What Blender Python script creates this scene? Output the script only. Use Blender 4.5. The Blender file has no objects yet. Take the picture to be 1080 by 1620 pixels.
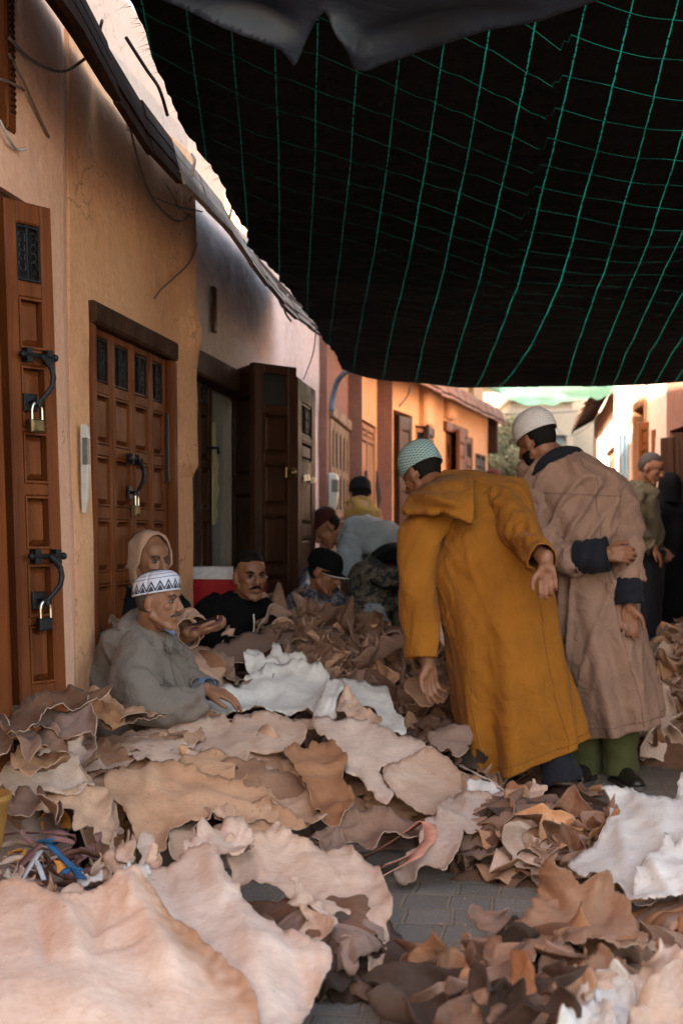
import bpy, bmesh, math, random
import numpy as np
from mathutils import Vector, Matrix, noise
from mathutils.geometry import delaunay_2d_cdt

scene = bpy.context.scene
COL = scene.collection
PI = math.pi
# ------------------------------------------------------------------ camera
F = 2250.0; CAMZ = 1.05; HY = 850.0
cam_d = bpy.data.cameras.new('camera'); cam = bpy.data.objects.new('camera', cam_d); COL.objects.link(cam)
cam.location = (0, 0, CAMZ); cam.rotation_euler = (PI/2, 0, 0)
cam_d.sensor_fit = 'VERTICAL'; cam_d.sensor_height = 36; cam_d.sensor_width = 24
cam_d.lens = 50; cam_d.shift_y = (HY-810)/1620.0
cam_d.clip_end = 400; cam_d.clip_start = 0.05
cam_d.dof.use_dof = True; cam_d.dof.focus_distance = 4.9; cam_d.dof.aperture_fstop = 4.0
scene.camera = cam

def P(px, py, Y):
    return Vector(((px-540)*Y/F, Y, CAMZ+(HY-py)*Y/F))
def GY(py):                      # depth of a ground point seen at row py
    return CAMZ*F/(py-HY)
def G(px, py, z=0.0):            # point of height z seen at the pixel
    Y = (CAMZ-z)*F/(py-HY); return Vector(((px-540)*Y/F, Y, z))

# ------------------------------------------------------------------ object helpers
def wloc(o):
    v = Vector(o.location)
    while o.parent: o = o.parent; v += Vector(o.location)
    return v
def tag(o, label=None, cat=None, group=None, kind=None):
    if label: o['label'] = label
    if cat: o['category'] = cat
    if group: o['group'] = group
    if kind: o['kind'] = kind
    return o
def thing(name, loc, label, cat, group=None):
    o = bpy.data.objects.new(name, None); COL.objects.link(o); o.location = loc; o.empty_display_size = 0.1
    return tag(o, label, cat, group)
def mesh_obj(name, verts, faces, mats, parent=None, smooth=True, fmat=None, uvs=None, attrs=None, origin=None):
    """verts are world coordinates; uvs = dict vert index->uv or per-vertex list"""
    if origin is None:
        if parent is not None: origin = wloc(parent)
        else:
            a = np.array([tuple(v) for v in verts]); origin = Vector(((a[:,0].min()+a[:,0].max())/2, (a[:,1].min()+a[:,1].max())/2, a[:,2].min()))
    me = bpy.data.meshes.new(name)
    me.from_pydata([tuple(Vector(v)-origin) for v in verts], [], [list(f) for f in faces])
    if not isinstance(mats, (list, tuple)): mats = [mats]
    for m in mats: me.materials.append(m)
    if fmat is not None: me.polygons.foreach_set('material_index', fmat)
    if smooth: me.polygons.foreach_set('use_smooth', [True]*len(me.polygons))
    if uvs is not None:
        uvl = me.uv_layers.new(name='UVMap')
        li = np.empty(len(me.loops), dtype=np.int32); me.loops.foreach_get('vertex_index', li)
        uvl.data.foreach_set('uv', np.array(uvs, dtype=np.float32)[li].ravel())
    if attrs:
        for k, vals in attrs.items():
            a = me.attributes.new(k, 'FLOAT', 'POINT'); a.data.foreach_set('value', np.array(vals, dtype=np.float32))
    me.update()
    o = bpy.data.objects.new(name, me); COL.objects.link(o)
    if parent is not None: o.parent = parent
    o.location = origin - (wloc(parent) if parent is not None else Vector((0,0,0)))
    return o
def bake(o):
    """apply all modifiers"""
    dg = bpy.context.evaluated_depsgraph_get(); dg.update()
    me = bpy.data.meshes.new_from_object(o.evaluated_get(dg)); o.modifiers.clear(); o.data = me
    return o
def solid(o, th, off=-1, back=None, rim=None):
    m = o.modifiers.new('thickness', 'SOLIDIFY'); m.thickness = th; m.offset = off
    if back is not None: m.material_offset = back
    if rim is not None: m.material_offset_rim = rim
    return o

class MB:
    """collects shapes into one mesh"""
    def __init__(s): s.v = []; s.f = []; s.m = []; s.mi = 0
    def add(s, vs, fs):
        b = len(s.v); s.v += [Vector(x) for x in vs]; s.f += [[b+i for i in f] for f in fs]; s.m += [s.mi]*len(fs)
    def hexa(s, p, bevel=0):
        s.add(p, [(0,3,2,1),(4,5,6,7),(0,1,5,4),(1,2,6,5),(2,3,7,6),(3,0,4,7)])
    def box(s, c, h, rot=None):
        c = Vector(c); R = rot or Matrix.Identity(3)
        p = [c + R @ Vector((x*h[0], y*h[1], z*h[2])) for z in (-1,1) for x,y in ((-1,-1),(1,-1),(1,1),(-1,1))]
        s.hexa(p)
    def tube(s, pts, r, n=8, caps=True):
        pts = [Vector(p) for p in pts]
        rs = r if isinstance(r, (list, tuple)) else [r]*len(pts)
        rings = []; up = None
        for i, p in enumerate(pts):
            d = (pts[min(i+1, len(pts)-1)] - pts[max(i-1, 0)]).normalized()
            if up is None:
                up = d.cross(Vector((0,0,1)))
                if up.length < .1: up = d.cross(Vector((1,0,0)))
                up.normalize()
            up = (up - d*up.dot(d)).normalized(); b = d.cross(up)
            rings.append([p + (up*math.cos(a)+b*math.sin(a))*rs[i] for a in [2*PI*k/n for k in range(n)]])
        s.loft(rings, caps)
    def loft(s, rings, caps=True, closed=True):
        n = len(rings[0]); vs = [v for r in rings for v in r]; fs = []
        for i in range(len(rings)-1):
            for k in range(n if closed else n-1):
                k2 = (k+1) % n
                fs.append((i*n+k, i*n+k2, (i+1)*n+k2, (i+1)*n+k))
        if caps: fs.append(tuple(range(n))[::-1]); fs.append(tuple((len(rings)-1)*n+k for k in range(n)))
        s.add(vs, fs)
    def ellipsoid(s, c, A, n=16, m=10):
        """A: 3 axis vectors"""
        c = Vector(c); rings = []
        vs = [c - A[2]]; fs = []
        for i in range(1, m):
            t = PI*i/m; z = -math.cos(t); r = math.sin(t)
            for k in range(n):
                a = 2*PI*k/n; vs.append(c + A[0]*(r*math.cos(a)) + A[1]*(r*math.sin(a)) + A[2]*z)
        vs.append(c + A[2]); last = len(vs)-1
        for k in range(n): fs.append((0, 1+(k+1)%n, 1+k)); fs.append((last, 1+(m-2)*n+k, 1+(m-2)*n+(k+1)%n))
        for i in range(m-2):
            for k in range(n): fs.append((1+i*n+k, 1+i*n+(k+1)%n, 1+(i+1)*n+(k+1)%n, 1+(i+1)*n+k))
        s.add(vs, fs)
    def sphere(s, c, r, n=14, m=9):
        s.ellipsoid(c, [Vector((r,0,0)), Vector((0,r,0)), Vector((0,0,r))], n, m)
    def cone(s, a, b, ra, rb, n=14):
        """round capped cone"""
        a = Vector(a); b = Vector(b); d = (b-a)
        if d.length < 1e-6: return s.sphere(a, ra)
        d.normalize(); pts = []; rs = []
        for t in (-1, -.92, -.7, -.38, 0): pts.append(a + d*(ra*t)); rs.append(max(ra*math.sqrt(max(0, 1-t*t)), ra*.02))
        for t in (0, .38, .7, .92, 1): pts.append(b + d*(rb*t)); rs.append(max(rb*math.sqrt(max(0, 1-t*t)), rb*.02))
        s.tube(pts, rs, n)
    def build(s, name, mat, parent=None, smooth=False, **k):
        return mesh_obj(name, s.v, s.f, mat, parent, smooth, fmat=s.m if isinstance(mat, (list, tuple)) else None, **k)

def crom(pts, n):
    """catmull-rom resample of a list of numeric tuples to n samples"""
    A = np.array([tuple(p) for p in pts], dtype=float); m = len(A)
    out = []
    for i in range(n):
        t = i/(n-1)*(m-1); k = min(int(t), m-2); u = t-k
        p0 = A[max(k-1,0)]; p1 = A[k]; p2 = A[k+1]; p3 = A[min(k+2,m-1)]
        out.append(0.5*((2*p1)+(-p0+p2)*u+(2*p0-5*p1+4*p2-p3)*u*u+(-p0+3*p1-3*p2+p3)*u**3))
    return out
def fbm(x, y, z, o=3):
    return noise.fractal(Vector((x, y, z)), 1.0, 2.0, o)
def nz(x, y, z): return noise.noise(Vector((x, y, z)))

# ------------------------------------------------------------------ materials
def newmat(name):
    m = bpy.data.materials.new(name); m.use_nodes = True
    nt = m.node_tree; b = nt.nodes['Principled BSDF']
    return m, nt, b
def N(nt, t, **k):
    n = nt.nodes.new(t)
    for a, v in k.items():
        if a in n.inputs.keys() if hasattr(n.inputs, 'keys') else False: n.inputs[a].default_value = v
        else: setattr(n, a, v)
    return n
def L(nt, a, b): nt.links.new(a, b)
def c4(c): return (c[0], c[1], c[2], 1)
def ramp(nt, fac, stops):
    r = nt.nodes.new('ShaderNodeValToRGB'); el = r.color_ramp.elements
    while len(el) < len(stops): el.new(.5)
    for e, (p, c) in zip(el, stops): e.position = p; e.color = c4(c) if len(c) == 3 else c
    L(nt, fac, r.inputs[0]); return r.outputs[0]
def noise_tex(nt, vec, scale, detail=4, rough=.55, dist=0):
    n = nt.nodes.new('ShaderNodeTexNoise'); n.inputs['Scale'].default_value = scale
    n.inputs['Detail'].default_value = detail; n.inputs['Roughness'].default_value = rough; n.inputs['Distortion'].default_value = dist
    if vec is not None: L(nt, vec, n.inputs['Vector'])
    return n.outputs['Fac']
def mapping(nt, src, scale=(1,1,1), rot=(0,0,0), loc=(0,0,0)):
    m = nt.nodes.new('ShaderNodeMapping'); m.inputs['Scale'].default_value = scale; m.inputs['Rotation'].default_value = rot; m.inputs['Location'].default_value = loc
    L(nt, src, m.inputs['Vector']); return m.outputs[0]
def mixc(nt, fac, a, b, mode='MIX'):
    m = nt.nodes.new('ShaderNodeMix'); m.data_type = 'RGBA'; m.blend_type = mode
    for sock, v in ((m.inputs[0], fac), (m.inputs[6], a), (m.inputs[7], b)):
        if hasattr(v, 'is_linked') or hasattr(v, 'links'): L(nt, v, sock)
        elif isinstance(v, (int, float)): sock.default_value = v
        else: sock.default_value = c4(v)
    return m.outputs[2]
def math_n(nt, op, a, b=None, clamp=False):
    m = nt.nodes.new('ShaderNodeMath'); m.operation = op; m.use_clamp = clamp
    for i, v in enumerate((a, b)):
        if v is None: continue
        if isinstance(v, (int, float)): m.inputs[i].default_value = v
        else: L(nt, v, m.inputs[i])
    return m.outputs[0]
def bump(nt, b, h, strength=.3, dist=.01, prev=None):
    n = nt.nodes.new('ShaderNodeBump'); n.inputs['Strength'].default_value = strength; n.inputs['Distance'].default_value = dist
    L(nt, h, n.inputs['Height'])
    if prev is not None: L(nt, prev, n.inputs['Normal'])
    L(nt, n.outputs[0], b.inputs['Normal']); return n.outputs[0]
def coord(nt, kind='Object'):
    return nt.nodes.new('ShaderNodeTexCoord').outputs[kind]
def geopos(nt): return nt.nodes.new('ShaderNodeNewGeometry').outputs['Position']

def m_plain(name, col, rough=.7, var=.15, scale=30, bumpd=.002, metal=0, spec=.5, detail=4):
    m, nt, b = newmat(name); g = geopos(nt)
    f = noise_tex(nt, g, scale, detail)
    lo = [c*(1-var) for c in col]; hi = [min(1, c*(1+var)) for c in col]
    L(nt, ramp(nt, f, [(.3, lo), (.7, hi)]), b.inputs['Base Color'])
    b.inputs['Roughness'].default_value = rough; b.inputs['Metallic'].default_value = metal; b.inputs['Specular IOR Level'].default_value = spec
    if bumpd: bump(nt, b, noise_tex(nt, g, scale*4, 3), .5, bumpd)
    return m
def m_plaster(name, c1, c2, stain=(.28,.15,.08), seed=0):
    m, nt, b = newmat(name); g = geopos(nt); g2 = mapping(nt, g, loc=(seed*3.1, seed*1.7, seed))
    f = noise_tex(nt, g2, 1.3, 6, .6, .6); base = ramp(nt, f, [(.3, c1), (.68, c2)])
    fine = noise_tex(nt, g2, 35, 4, .6); base = mixc(nt, .25, base, ramp(nt, fine, [(.3, [c*.75 for c in c1]), (.7, [min(1,c*1.25) for c in c2])]))
    # dirty runs and patches
    st = noise_tex(nt, mapping(nt, g2, scale=(2.4, 2.4, 1.1)), 1.0, 6, .7, 1.0)
    base = mixc(nt, ramp(nt, st, [(.58, (0,0,0)), (.76, (.35,.35,.35))]), base, stain)
    # hairline cracks
    v = nt.nodes.new('ShaderNodeTexVoronoi'); v.feature = 'DISTANCE_TO_EDGE'; v.inputs['Scale'].default_value = 3.2
    wv = nt.nodes.new('ShaderNodeVectorMath'); wv.operation = 'ADD'; L(nt, g2, wv.inputs[0])
    nn = nt.nodes.new('ShaderNodeTexNoise'); nn.inputs['Scale'].default_value = 6; nn.inputs['Detail'].default_value = 5; L(nt, g2, nn.inputs['Vector'])
    sc = nt.nodes.new('ShaderNodeVectorMath'); sc.operation = 'SCALE'; sc.inputs['Scale'].default_value = .25; L(nt, nn.outputs['Color'], sc.inputs[0]); L(nt, sc.outputs[0], wv.inputs[1])
    L(nt, wv.outputs[0], v.inputs['Vector'])
    crk = ramp(nt, v.outputs['Distance'], [(0, (1,1,1)), (.012, (0,0,0))])
    msk = ramp(nt, noise_tex(nt, g2, 1.7, 3), [(.52, (0,0,0)), (.62, (1,1,1))])
    cm = math_n(nt, 'MULTIPLY', crk, msk)
    base = mixc(nt, math_n(nt, 'MULTIPLY', cm, .6), base, [c*.35 for c in stain])
    L(nt, base, b.inputs['Base Color']); b.inputs['Roughness'].default_value = .88; b.inputs['Specular IOR Level'].default_value = .25
    n1 = bump(nt, b, noise_tex(nt, g2, 9, 7, .6), .5, .03)
    bump(nt, b, noise_tex(nt, g2, 90, 4, .65), .35, .006, n1)
    return m
def m_wood(name, c1, c2, rough=.42, scale=1.0, worn=.3):
    m, nt, b = newmat(name); g = geopos(nt); oi = nt.nodes.new('ShaderNodeObjectInfo')
    st = mapping(nt, g, scale=(26*scale, 26*scale, 1.6*scale))
    f = noise_tex(nt, st, 1.0, 6, .6, .8); base = ramp(nt, f, [(.28, c1), (.7, c2)])
    big = noise_tex(nt, g, 4, 4); base = mixc(nt, ramp(nt, big, [(.45, (0,0,0)), (.75, (worn,)*3)]), base, [c*.4 for c in c1])
    L(nt, base, b.inputs['Base Color'])
    L(nt, ramp(nt, big, [(.3, (rough*.9,)*3), (.7, (min(1, rough*1.6),)*3)]), b.inputs['Roughness']); b.inputs['Specular IOR Level'].default_value = .2
    bump(nt, b, f, .35, .004)
    return m
def m_hide(name, c1, c2, dark=(.28,.15,.08), rough=.75, edge=.35):
    m, nt, b = newmat(name); oc = coord(nt); oi = nt.nodes.new('ShaderNodeObjectInfo')
    off = nt.nodes.new('ShaderNodeVectorMath'); off.operation = 'ADD'; L(nt, oc, off.inputs[0])
    sc = nt.nodes.new('ShaderNodeVectorMath'); sc.operation = 'SCALE'; sc.inputs[0].default_value = (7.3, 3.1, 5.7); L(nt, oi.outputs['Random'], sc.inputs['Scale'])
    L(nt, sc.outputs[0], off.inputs[1]); v = off.outputs[0]
    base = ramp(nt, noise_tex(nt, v, 3.2, 5, .6, .7), [(.32, c1), (.66, c2)])
    blo = ramp(nt, noise_tex(nt, v, 8, 6, .65, 1.2), [(.5, (0,0,0)), (.78, (.5,.5,.5))])
    base = mixc(nt, blo, base, dark)
    vein = noise_tex(nt, mapping(nt, v, scale=(1, 3, 1), rot=(0,0,.6)), 11, 5, .7, 2.0)
    base = mixc(nt, ramp(nt, vein, [(.5, (0,0,0)), (.56, (.22,.22,.22)), (.62, (0,0,0))]), base, dark)
    fine = noise_tex(nt, v, 70, 4, .6); base = mixc(nt, .09, base, ramp(nt, fine, [(.3, [c*.62 for c in c1]), (.7, [min(1, c*1.2) for c in c2])]))
    sc2 = noise_tex(nt, mapping(nt, v, scale=(1, 6, 1), rot=(0, 0, 1.1)), 16, 5, .7, .6); base = mixc(nt, ramp(nt, sc2, [(.6, (0,0,0)), (.66, (.28,.28,.28)), (.7, (0,0,0))]), base, dark)
    spk = noise_tex(nt, v, 42, 3, .6); base = mixc(nt, ramp(nt, spk, [(.66, (0,0,0)), (.74, (.45,.45,.45))]), base, [c*.7 for c in dark])
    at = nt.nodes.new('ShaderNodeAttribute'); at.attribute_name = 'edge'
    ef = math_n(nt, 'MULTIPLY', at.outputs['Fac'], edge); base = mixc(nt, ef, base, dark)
    hs = nt.nodes.new('ShaderNodeHueSaturation'); L(nt, base, hs.inputs['Color'])
    mr = nt.nodes.new('ShaderNodeMapRange'); mr.inputs[3].default_value = .80; mr.inputs[4].default_value = 1.10; L(nt, oi.outputs['Random'], mr.inputs[0]); L(nt, mr.outputs[0], hs.inputs['Value'])
    r2 = math_n(nt, 'FRACT', math_n(nt, 'MULTIPLY', oi.outputs['Random'], 17.3)); m2 = nt.nodes.new('ShaderNodeMapRange'); m2.inputs[3].default_value = .92; m2.inputs[4].default_value = 1.18; L(nt, r2, m2.inputs[0]); L(nt, m2.outputs[0], hs.inputs['Saturation'])
    L(nt, hs.outputs[0], b.inputs['Base Color'])
    b.inputs['Roughness'].default_value = rough; b.inputs['Specular IOR Level'].default_value = .3
    b.inputs['Sheen Weight'].default_value = .04
    n1 = bump(nt, b, noise_tex(nt, v, 9, 5, .5, .8), .4, .010)
    n2 = bump(nt, b, noise_tex(nt, mapping(nt, v, scale=(1, 2.2, 1), rot=(0, 0, .5)), 26, 6, .65, 1.5), .45, .006, n1)
    bump(nt, b, noise_tex(nt, v, 150, 3, .7), .3, .0015, n2)
    return m
def m_cloth(name, col, var=.12, rough=.9, wr=.5, fine=220, sheen=.05, spec=.2):
    m, nt, b = newmat(name); v = coord(nt)
    f = noise_tex(nt, v, 6, 5); base = ramp(nt, f, [(.3, [c*(1-var) for c in col]), (.7, [c*(1+var) for c in col])])
    w = noise_tex(nt, v, fine, 2, .7); base = mixc(nt, .15, base, ramp(nt, w, [(.3, [c*.7 for c in col]), (.7, [min(1, c*1.25) for c in col])]))
    L(nt, base, b.inputs['Base Color']); b.inputs['Roughness'].default_value = rough
    b.inputs['Specular IOR Level'].default_value = spec; b.inputs['Sheen Weight'].default_value = sheen
    n1 = bump(nt, b, noise_tex(nt, v, 13, 3, .5, 1.0), wr, .02)
    bump(nt, b, w, .3, .001, n1)
    return m
def m_skin(name, col):
    m, nt, b = newmat(name); v = coord(nt)
    f = noise_tex(nt, v, 18, 4); L(nt, ramp(nt, f, [(.3, [c*.8 for c in col]), (.7, [min(1, c*1.15) for c in col])]), b.inputs['Base Color'])
    b.inputs['Roughness'].default_value = .5; b.inputs['Subsurface Weight'].default_value = .08; b.inputs['Subsurface Radius'].default_value = (.02, .008, .004); b.inputs['Subsurface Scale'].default_value = .3
    bump(nt, b, noise_tex(nt, v, 90, 4, .7), .35, .003)
    return m

M = {}
M['plaster_pink'] = m_plaster('plaster_pink', (.80,.43,.28), (.86,.50,.35), seed=1)
M['plaster_orange'] = m_plaster('plaster_orange', (.80,.39,.20), (.88,.49,.28), seed=2)
M['plaster_mauve'] = m_plaster('plaster_mauve', (.44,.27,.22), (.54,.34,.27), seed=3)
M['plaster_lilac'] = m_plaster('plaster_lilac', (.58,.45,.42), (.70,.57,.53), stain=(.32,.2,.16), seed=3)
M['plaster_far'] = m_plaster('plaster_far', (.60,.30,.15), (.70,.38,.20), seed=4)
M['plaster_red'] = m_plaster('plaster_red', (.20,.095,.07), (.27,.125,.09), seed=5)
M['plaster_pale'] = m_plaster('plaster_pale', (.66,.48,.40), (.74,.56,.47), stain=(.4,.28,.2), seed=6)
M['plaster_cream'] = m_plaster('plaster_cream', (.55,.46,.36), (.64,.55,.44), stain=(.35,.28,.2), seed=7)
M['plaster_grey'] = m_plaster('plaster_grey', (.22,.20,.17), (.32,.30,.26), stain=(.5,.42,.24), seed=8)
M['cream_patch'] = m_plain('cream_patch', (.55,.45,.26), .9)
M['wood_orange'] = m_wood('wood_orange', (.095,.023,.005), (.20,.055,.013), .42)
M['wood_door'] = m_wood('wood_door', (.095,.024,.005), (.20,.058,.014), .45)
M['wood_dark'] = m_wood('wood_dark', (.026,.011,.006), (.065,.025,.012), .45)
M['wood_frame'] = m_wood('wood_frame', (.035,.015,.009), (.085,.036,.018), .6)
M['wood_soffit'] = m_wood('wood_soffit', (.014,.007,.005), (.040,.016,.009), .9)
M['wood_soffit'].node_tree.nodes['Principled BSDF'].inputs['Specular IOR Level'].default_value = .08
M['wood_grey'] = m_wood('wood_grey', (.13,.105,.09), (.30,.24,.20), .8, 1.4)
M['wood_tan'] = m_wood('wood_tan', (.24,.11,.06), (.40,.20,.11), .65)
M['wood_eave'] = m_wood('wood_eave', (.15,.07,.045), (.28,.14,.09), .7)
M['wood_pale'] = m_wood('wood_pale', (.16,.10,.06), (.30,.19,.12), .6)
M['iron'] = m_plain('iron', (.018,.018,.02), .45, .3, 40, .002, metal=.6)
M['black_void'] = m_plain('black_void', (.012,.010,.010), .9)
M['steel'] = m_plain('steel', (.65,.58,.48), .25, .1, 50, 0, metal=1)
M['brass'] = m_plain('brass', (.20,.14,.07), .4, .3, 50, .001, metal=.9)
M['white_plastic'] = m_plain('white_plastic', (.62,.60,.54), .45, .08, 20, .001)
M['glass'] = m_plain('glass', (.03,.03,.03), .08, .1, 3, 0)
M['display'] = m_plain('display', (.16,.16,.15), .25)
M['wire'] = m_plain('wire', (.16,.12,.10), .6)
M['wire_pale'] = m_plain('wire_pale', (.40,.36,.33), .6)
M['cable_blue'] = m_plain('cable_blue', (.10,.14,.20), .5)
M['blue_paint'] = m_plain('blue_paint', (.30,.42,.52), .6)
M['hide_pale'] = m_hide('hide_pale', (.60,.41,.325), (.75,.565,.47), dark=(.40,.21,.125))
M['hide_white'] = m_hide('hide_white', (.70,.64,.60), (.82,.77,.73), dark=(.50,.40,.34), edge=.1)
M['hide_tan'] = m_hide('hide_tan', (.52,.27,.16), (.70,.43,.285), dark=(.33,.17,.09))
M['hide_rust'] = m_hide('hide_rust', (.31,.145,.085), (.48,.27,.17), dark=(.24,.10,.045))
M['hide_mauve'] = m_hide('hide_mauve', (.24,.14,.105), (.40,.255,.195), dark=(.17,.09,.06))
M['hide_brown'] = m_hide('hide_brown', (.12,.058,.036), (.28,.15,.10), dark=(.06,.03,.02))
M['hide_dark'] = m_hide('hide_dark', (.05,.028,.02), (.11,.06,.04), dark=(.03,.018,.012))
M['hide_under'] = m_hide('hide_under', (.25,.125,.07), (.42,.23,.135), dark=(.2,.1,.06))
M['hide_rim'] = m_plain('hide_rim', (.42,.28,.20), .8, .2, 60)

# ------------------------------------------------------------------ wall frames
class Frame:
    """a vertical plane: s along, z up, out towards the lane; it leans outwards as it rises like the photographed walls"""
    def __init__(s, p0, p1, lean=-.018, flip=False):
        s.p0 = Vector((p0[0], p0[1], 0)); d = Vector((p1[0]-p0[0], p1[1]-p0[1], 0)); s.len = d.length; s.d = d.normalized()
        s.n = Vector((s.d.y, -s.d.x, 0)) * (-1 if flip else 1); s.lean = lean
    def at(s, a, z, out=0):
        return s.p0 + s.d*a + s.n*(out + s.lean*z) + Vector((0,0,z))
    def s_px(s, px, z=1.0, out=0):
        k = (px-540)/F; o = s.p0 + s.n*(out+s.lean*z)
        return (k*o.y - o.x)/(s.d.x - k*s.d.y)
    def sz(s, px, py, out=0):
        z = 1.0
        for _ in range(4):
            a = s.s_px(px, z, out); Y = s.at(a, z, out).y; z = CAMZ + (HY-py)*Y/F
        return a, z
def fbox(mb, fr, s0, s1, z0, z1, o0, o1, ch=0):
    """box in a frame; ch chamfers its outer face"""
    c = min(ch, (s1-s0)*.45, (z1-z0)*.45)
    if ch == 0:
        p = [fr.at(s0,z0,o0), fr.at(s1,z0,o0), fr.at(s1,z0,o1), fr.at(s0,z0,o1), fr.at(s0,z1,o0), fr.at(s1,z1,o0), fr.at(s1,z1,o1), fr.at(s0,z1,o1)]
        mb.hexa(p); return
    om = o1 - ch
    v = [fr.at(s0,z0,o0), fr.at(s1,z0,o0), fr.at(s1,z1,o0), fr.at(s0,z1,o0),
         fr.at(s0,z0,om), fr.at(s1,z0,om), fr.at(s1,z1,om), fr.at(s0,z1,om),
         fr.at(s0+c,z0+c,o1), fr.at(s1-c,z0+c,o1), fr.at(s1-c,z1-c,o1), fr.at(s0+c,z1-c,o1)]
    f = [(3,2,1,0),(0,1,5,4),(1,2,6,5),(2,3,7,6),(3,0,4,7),(4,5,9,8),(5,6,10,9),(6,7,11,10),(7,4,8,11),(8,9,10,11)]
    mb.add(v, f)

def wall_sheet(name, fr, s0, s1, z0, z1, openings, mat, parent, reveal=.22, amp=.008, step=.09, seed=0, profile=None):
    """hand-plastered wall face with openings (s0,s1,z0,z1) and plastered reveals"""
    def cuts(a, b, extra):
        e = sorted(set([a, b] + [x for x in extra if a < x < b])); out = []
        for x, y in zip(e, e[1:]):
            n = max(1, int((y-x)/step)); out += [x+(y-x)*i/n for i in range(n)]
        return out + [b]
    S = cuts(s0, s1, [o for op in openings for o in op[:2]]); Z = cuts(z0, z1, [o for op in openings for o in op[2:4]])
    def disp(s, z):
        d = amp*2.2*fbm(s*.9+seed, z*.9, seed*3.3, 4) + amp*.35*nz(s*7, z*7, seed)
        if profile: d += profile(s, z)
        return d
    V = []; idx = {}
    for i, s in enumerate(S):
        for j, z in enumerate(Z): idx[i,j] = len(V); V.append(fr.at(s, z, disp(s, z)))
    Fc = []
    inside = lambda s, z: any(o[0] < s < o[1] and o[2] < z < o[3] for o in openings)
    solidc = {}
    for i in range(len(S)-1):
        for j in range(len(Z)-1):
            solidc[i,j] = not inside((S[i]+S[i+1])/2, (Z[j]+Z[j+1])/2)
            if solidc[i,j]: Fc.append((idx[i,j], idx[i+1,j], idx[i+1,j+1], idx[i,j+1]))
    back = {}
    def bk(i, j):
        if (i,j) not in back: back[i,j] = len(V); V.append(fr.at(S[i], Z[j], -reveal))
        return back[i,j]
    for (i,j), so in list(solidc.items()):
        if not so: continue
        for di, dj, a, b in ((1,0,(i+1,j),(i+1,j+1)), (-1,0,(i,j+1),(i,j)), (0,1,(i+1,j+1),(i,j+1)), (0,-1,(i,j),(i+1,j))):
            nb = solidc.get((i+di, j+dj))
            if nb is False or (nb is None):
                Fc.append((idx[a], bk(*a), bk(*b), idx[b]))
    return mesh_obj(name, V, Fc, mat, parent, smooth=False)

def shell(name, fr, s0, s1, z1, depth, mat, parent, o0=-.23):
    """side, back and roof walls closing a house behind its face"""
    mb = MB(); t = .15
    fbox(mb, fr, s0, s0+t, -.1, z1, -depth, o0); fbox(mb, fr, s1-t, s1, -.1, z1, -depth, o0)
    fbox(mb, fr, s0, s1, -.1, z1, -depth-t, -depth-.002); fbox(mb, fr, s0, s1, z1+.002, z1+.12, -depth-t, o0+.2)
    return mb.build(name, mat, parent)
random.seed(7)
# ------------------------------------------------------------------ ground
def ground_mat():
    m, nt, b = newmat('pavers'); g = geopos(nt)
    rot = mapping(nt, g, rot=(0, 0, math.radians(8.3)))
    wob = nt.nodes.new('ShaderNodeTexNoise'); wob.inputs['Scale'].default_value = 3; L(nt, rot, wob.inputs['Vector'])
    sc = nt.nodes.new('ShaderNodeVectorMath'); sc.operation = 'SCALE'; sc.inputs['Scale'].default_value = .04; L(nt, wob.outputs['Color'], sc.inputs[0])
    ad = nt.nodes.new('ShaderNodeVectorMath'); ad.operation = 'ADD'; L(nt, rot, ad.inputs[0]); L(nt, sc.outputs[0], ad.inputs[1])
    br = nt.nodes.new('ShaderNodeTexBrick'); L(nt, ad.outputs[0], br.inputs['Vector'])
    br.inputs['Scale'].default_value = 1.0; br.inputs['Brick Width'].default_value = .125; br.inputs['Row Height'].default_value = .155
    br.inputs['Mortar Size'].default_value = .007; br.inputs['Mortar Smooth'].default_value = .35; br.offset = .12; br.inputs['Bias'].default_value = 0
    br.inputs['Color1'].default_value = (.15,.125,.105,1); br.inputs['Color2'].default_value = (.25,.21,.18,1); br.inputs['Mortar'].default_value = (.30,.20,.13,1)
    d = noise_tex(nt, g, 5, 6, .65); base = mixc(nt, ramp(nt, d, [(.45, (0,0,0)), (.7, (.55,.55,.55))]), br.outputs['Color'], (.20,.15,.115))
    f = noise_tex(nt, g, 110, 4, .7); base = mixc(nt, .4, base, ramp(nt, f, [(.35, (.08,.068,.058)), (.7, (.33,.28,.24))]))
    L(nt, base, b.inputs['Base Color']); b.inputs['Roughness'].default_value = .72
    inv = math_n(nt, 'SUBTRACT', 1.0, br.outputs['Fac'])
    n1 = bump(nt, b, inv, .8, .012); n2 = bump(nt, b, f, .4, .004, n1); bump(nt, b, noise_tex(nt, g, 12, 4), .5, .012, n2)
    return m
gv = []; gf = []
xs = [-70,-30,-10] + [-5+i*.25 for i in range(41)] + [10,30,70]; ys = [-40,-10,-2] + [2+i*.25 for i in range(60)] + [20,30,60,120]
for y in ys:
    for x in xs: gv.append((x, y, .006*fbm(x*.9, y*.9, 0) if abs(x) < 8 and 0 < y < 18 else 0))
for j in range(len(ys)-1):
    for i in range(len(xs)-1): a = j*len(xs)+i; gf.append((a, a+1, a+1+len(xs), a+len(xs)))
tag(mesh_obj('ground', gv, gf, ground_mat()), kind='structure')

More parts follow.
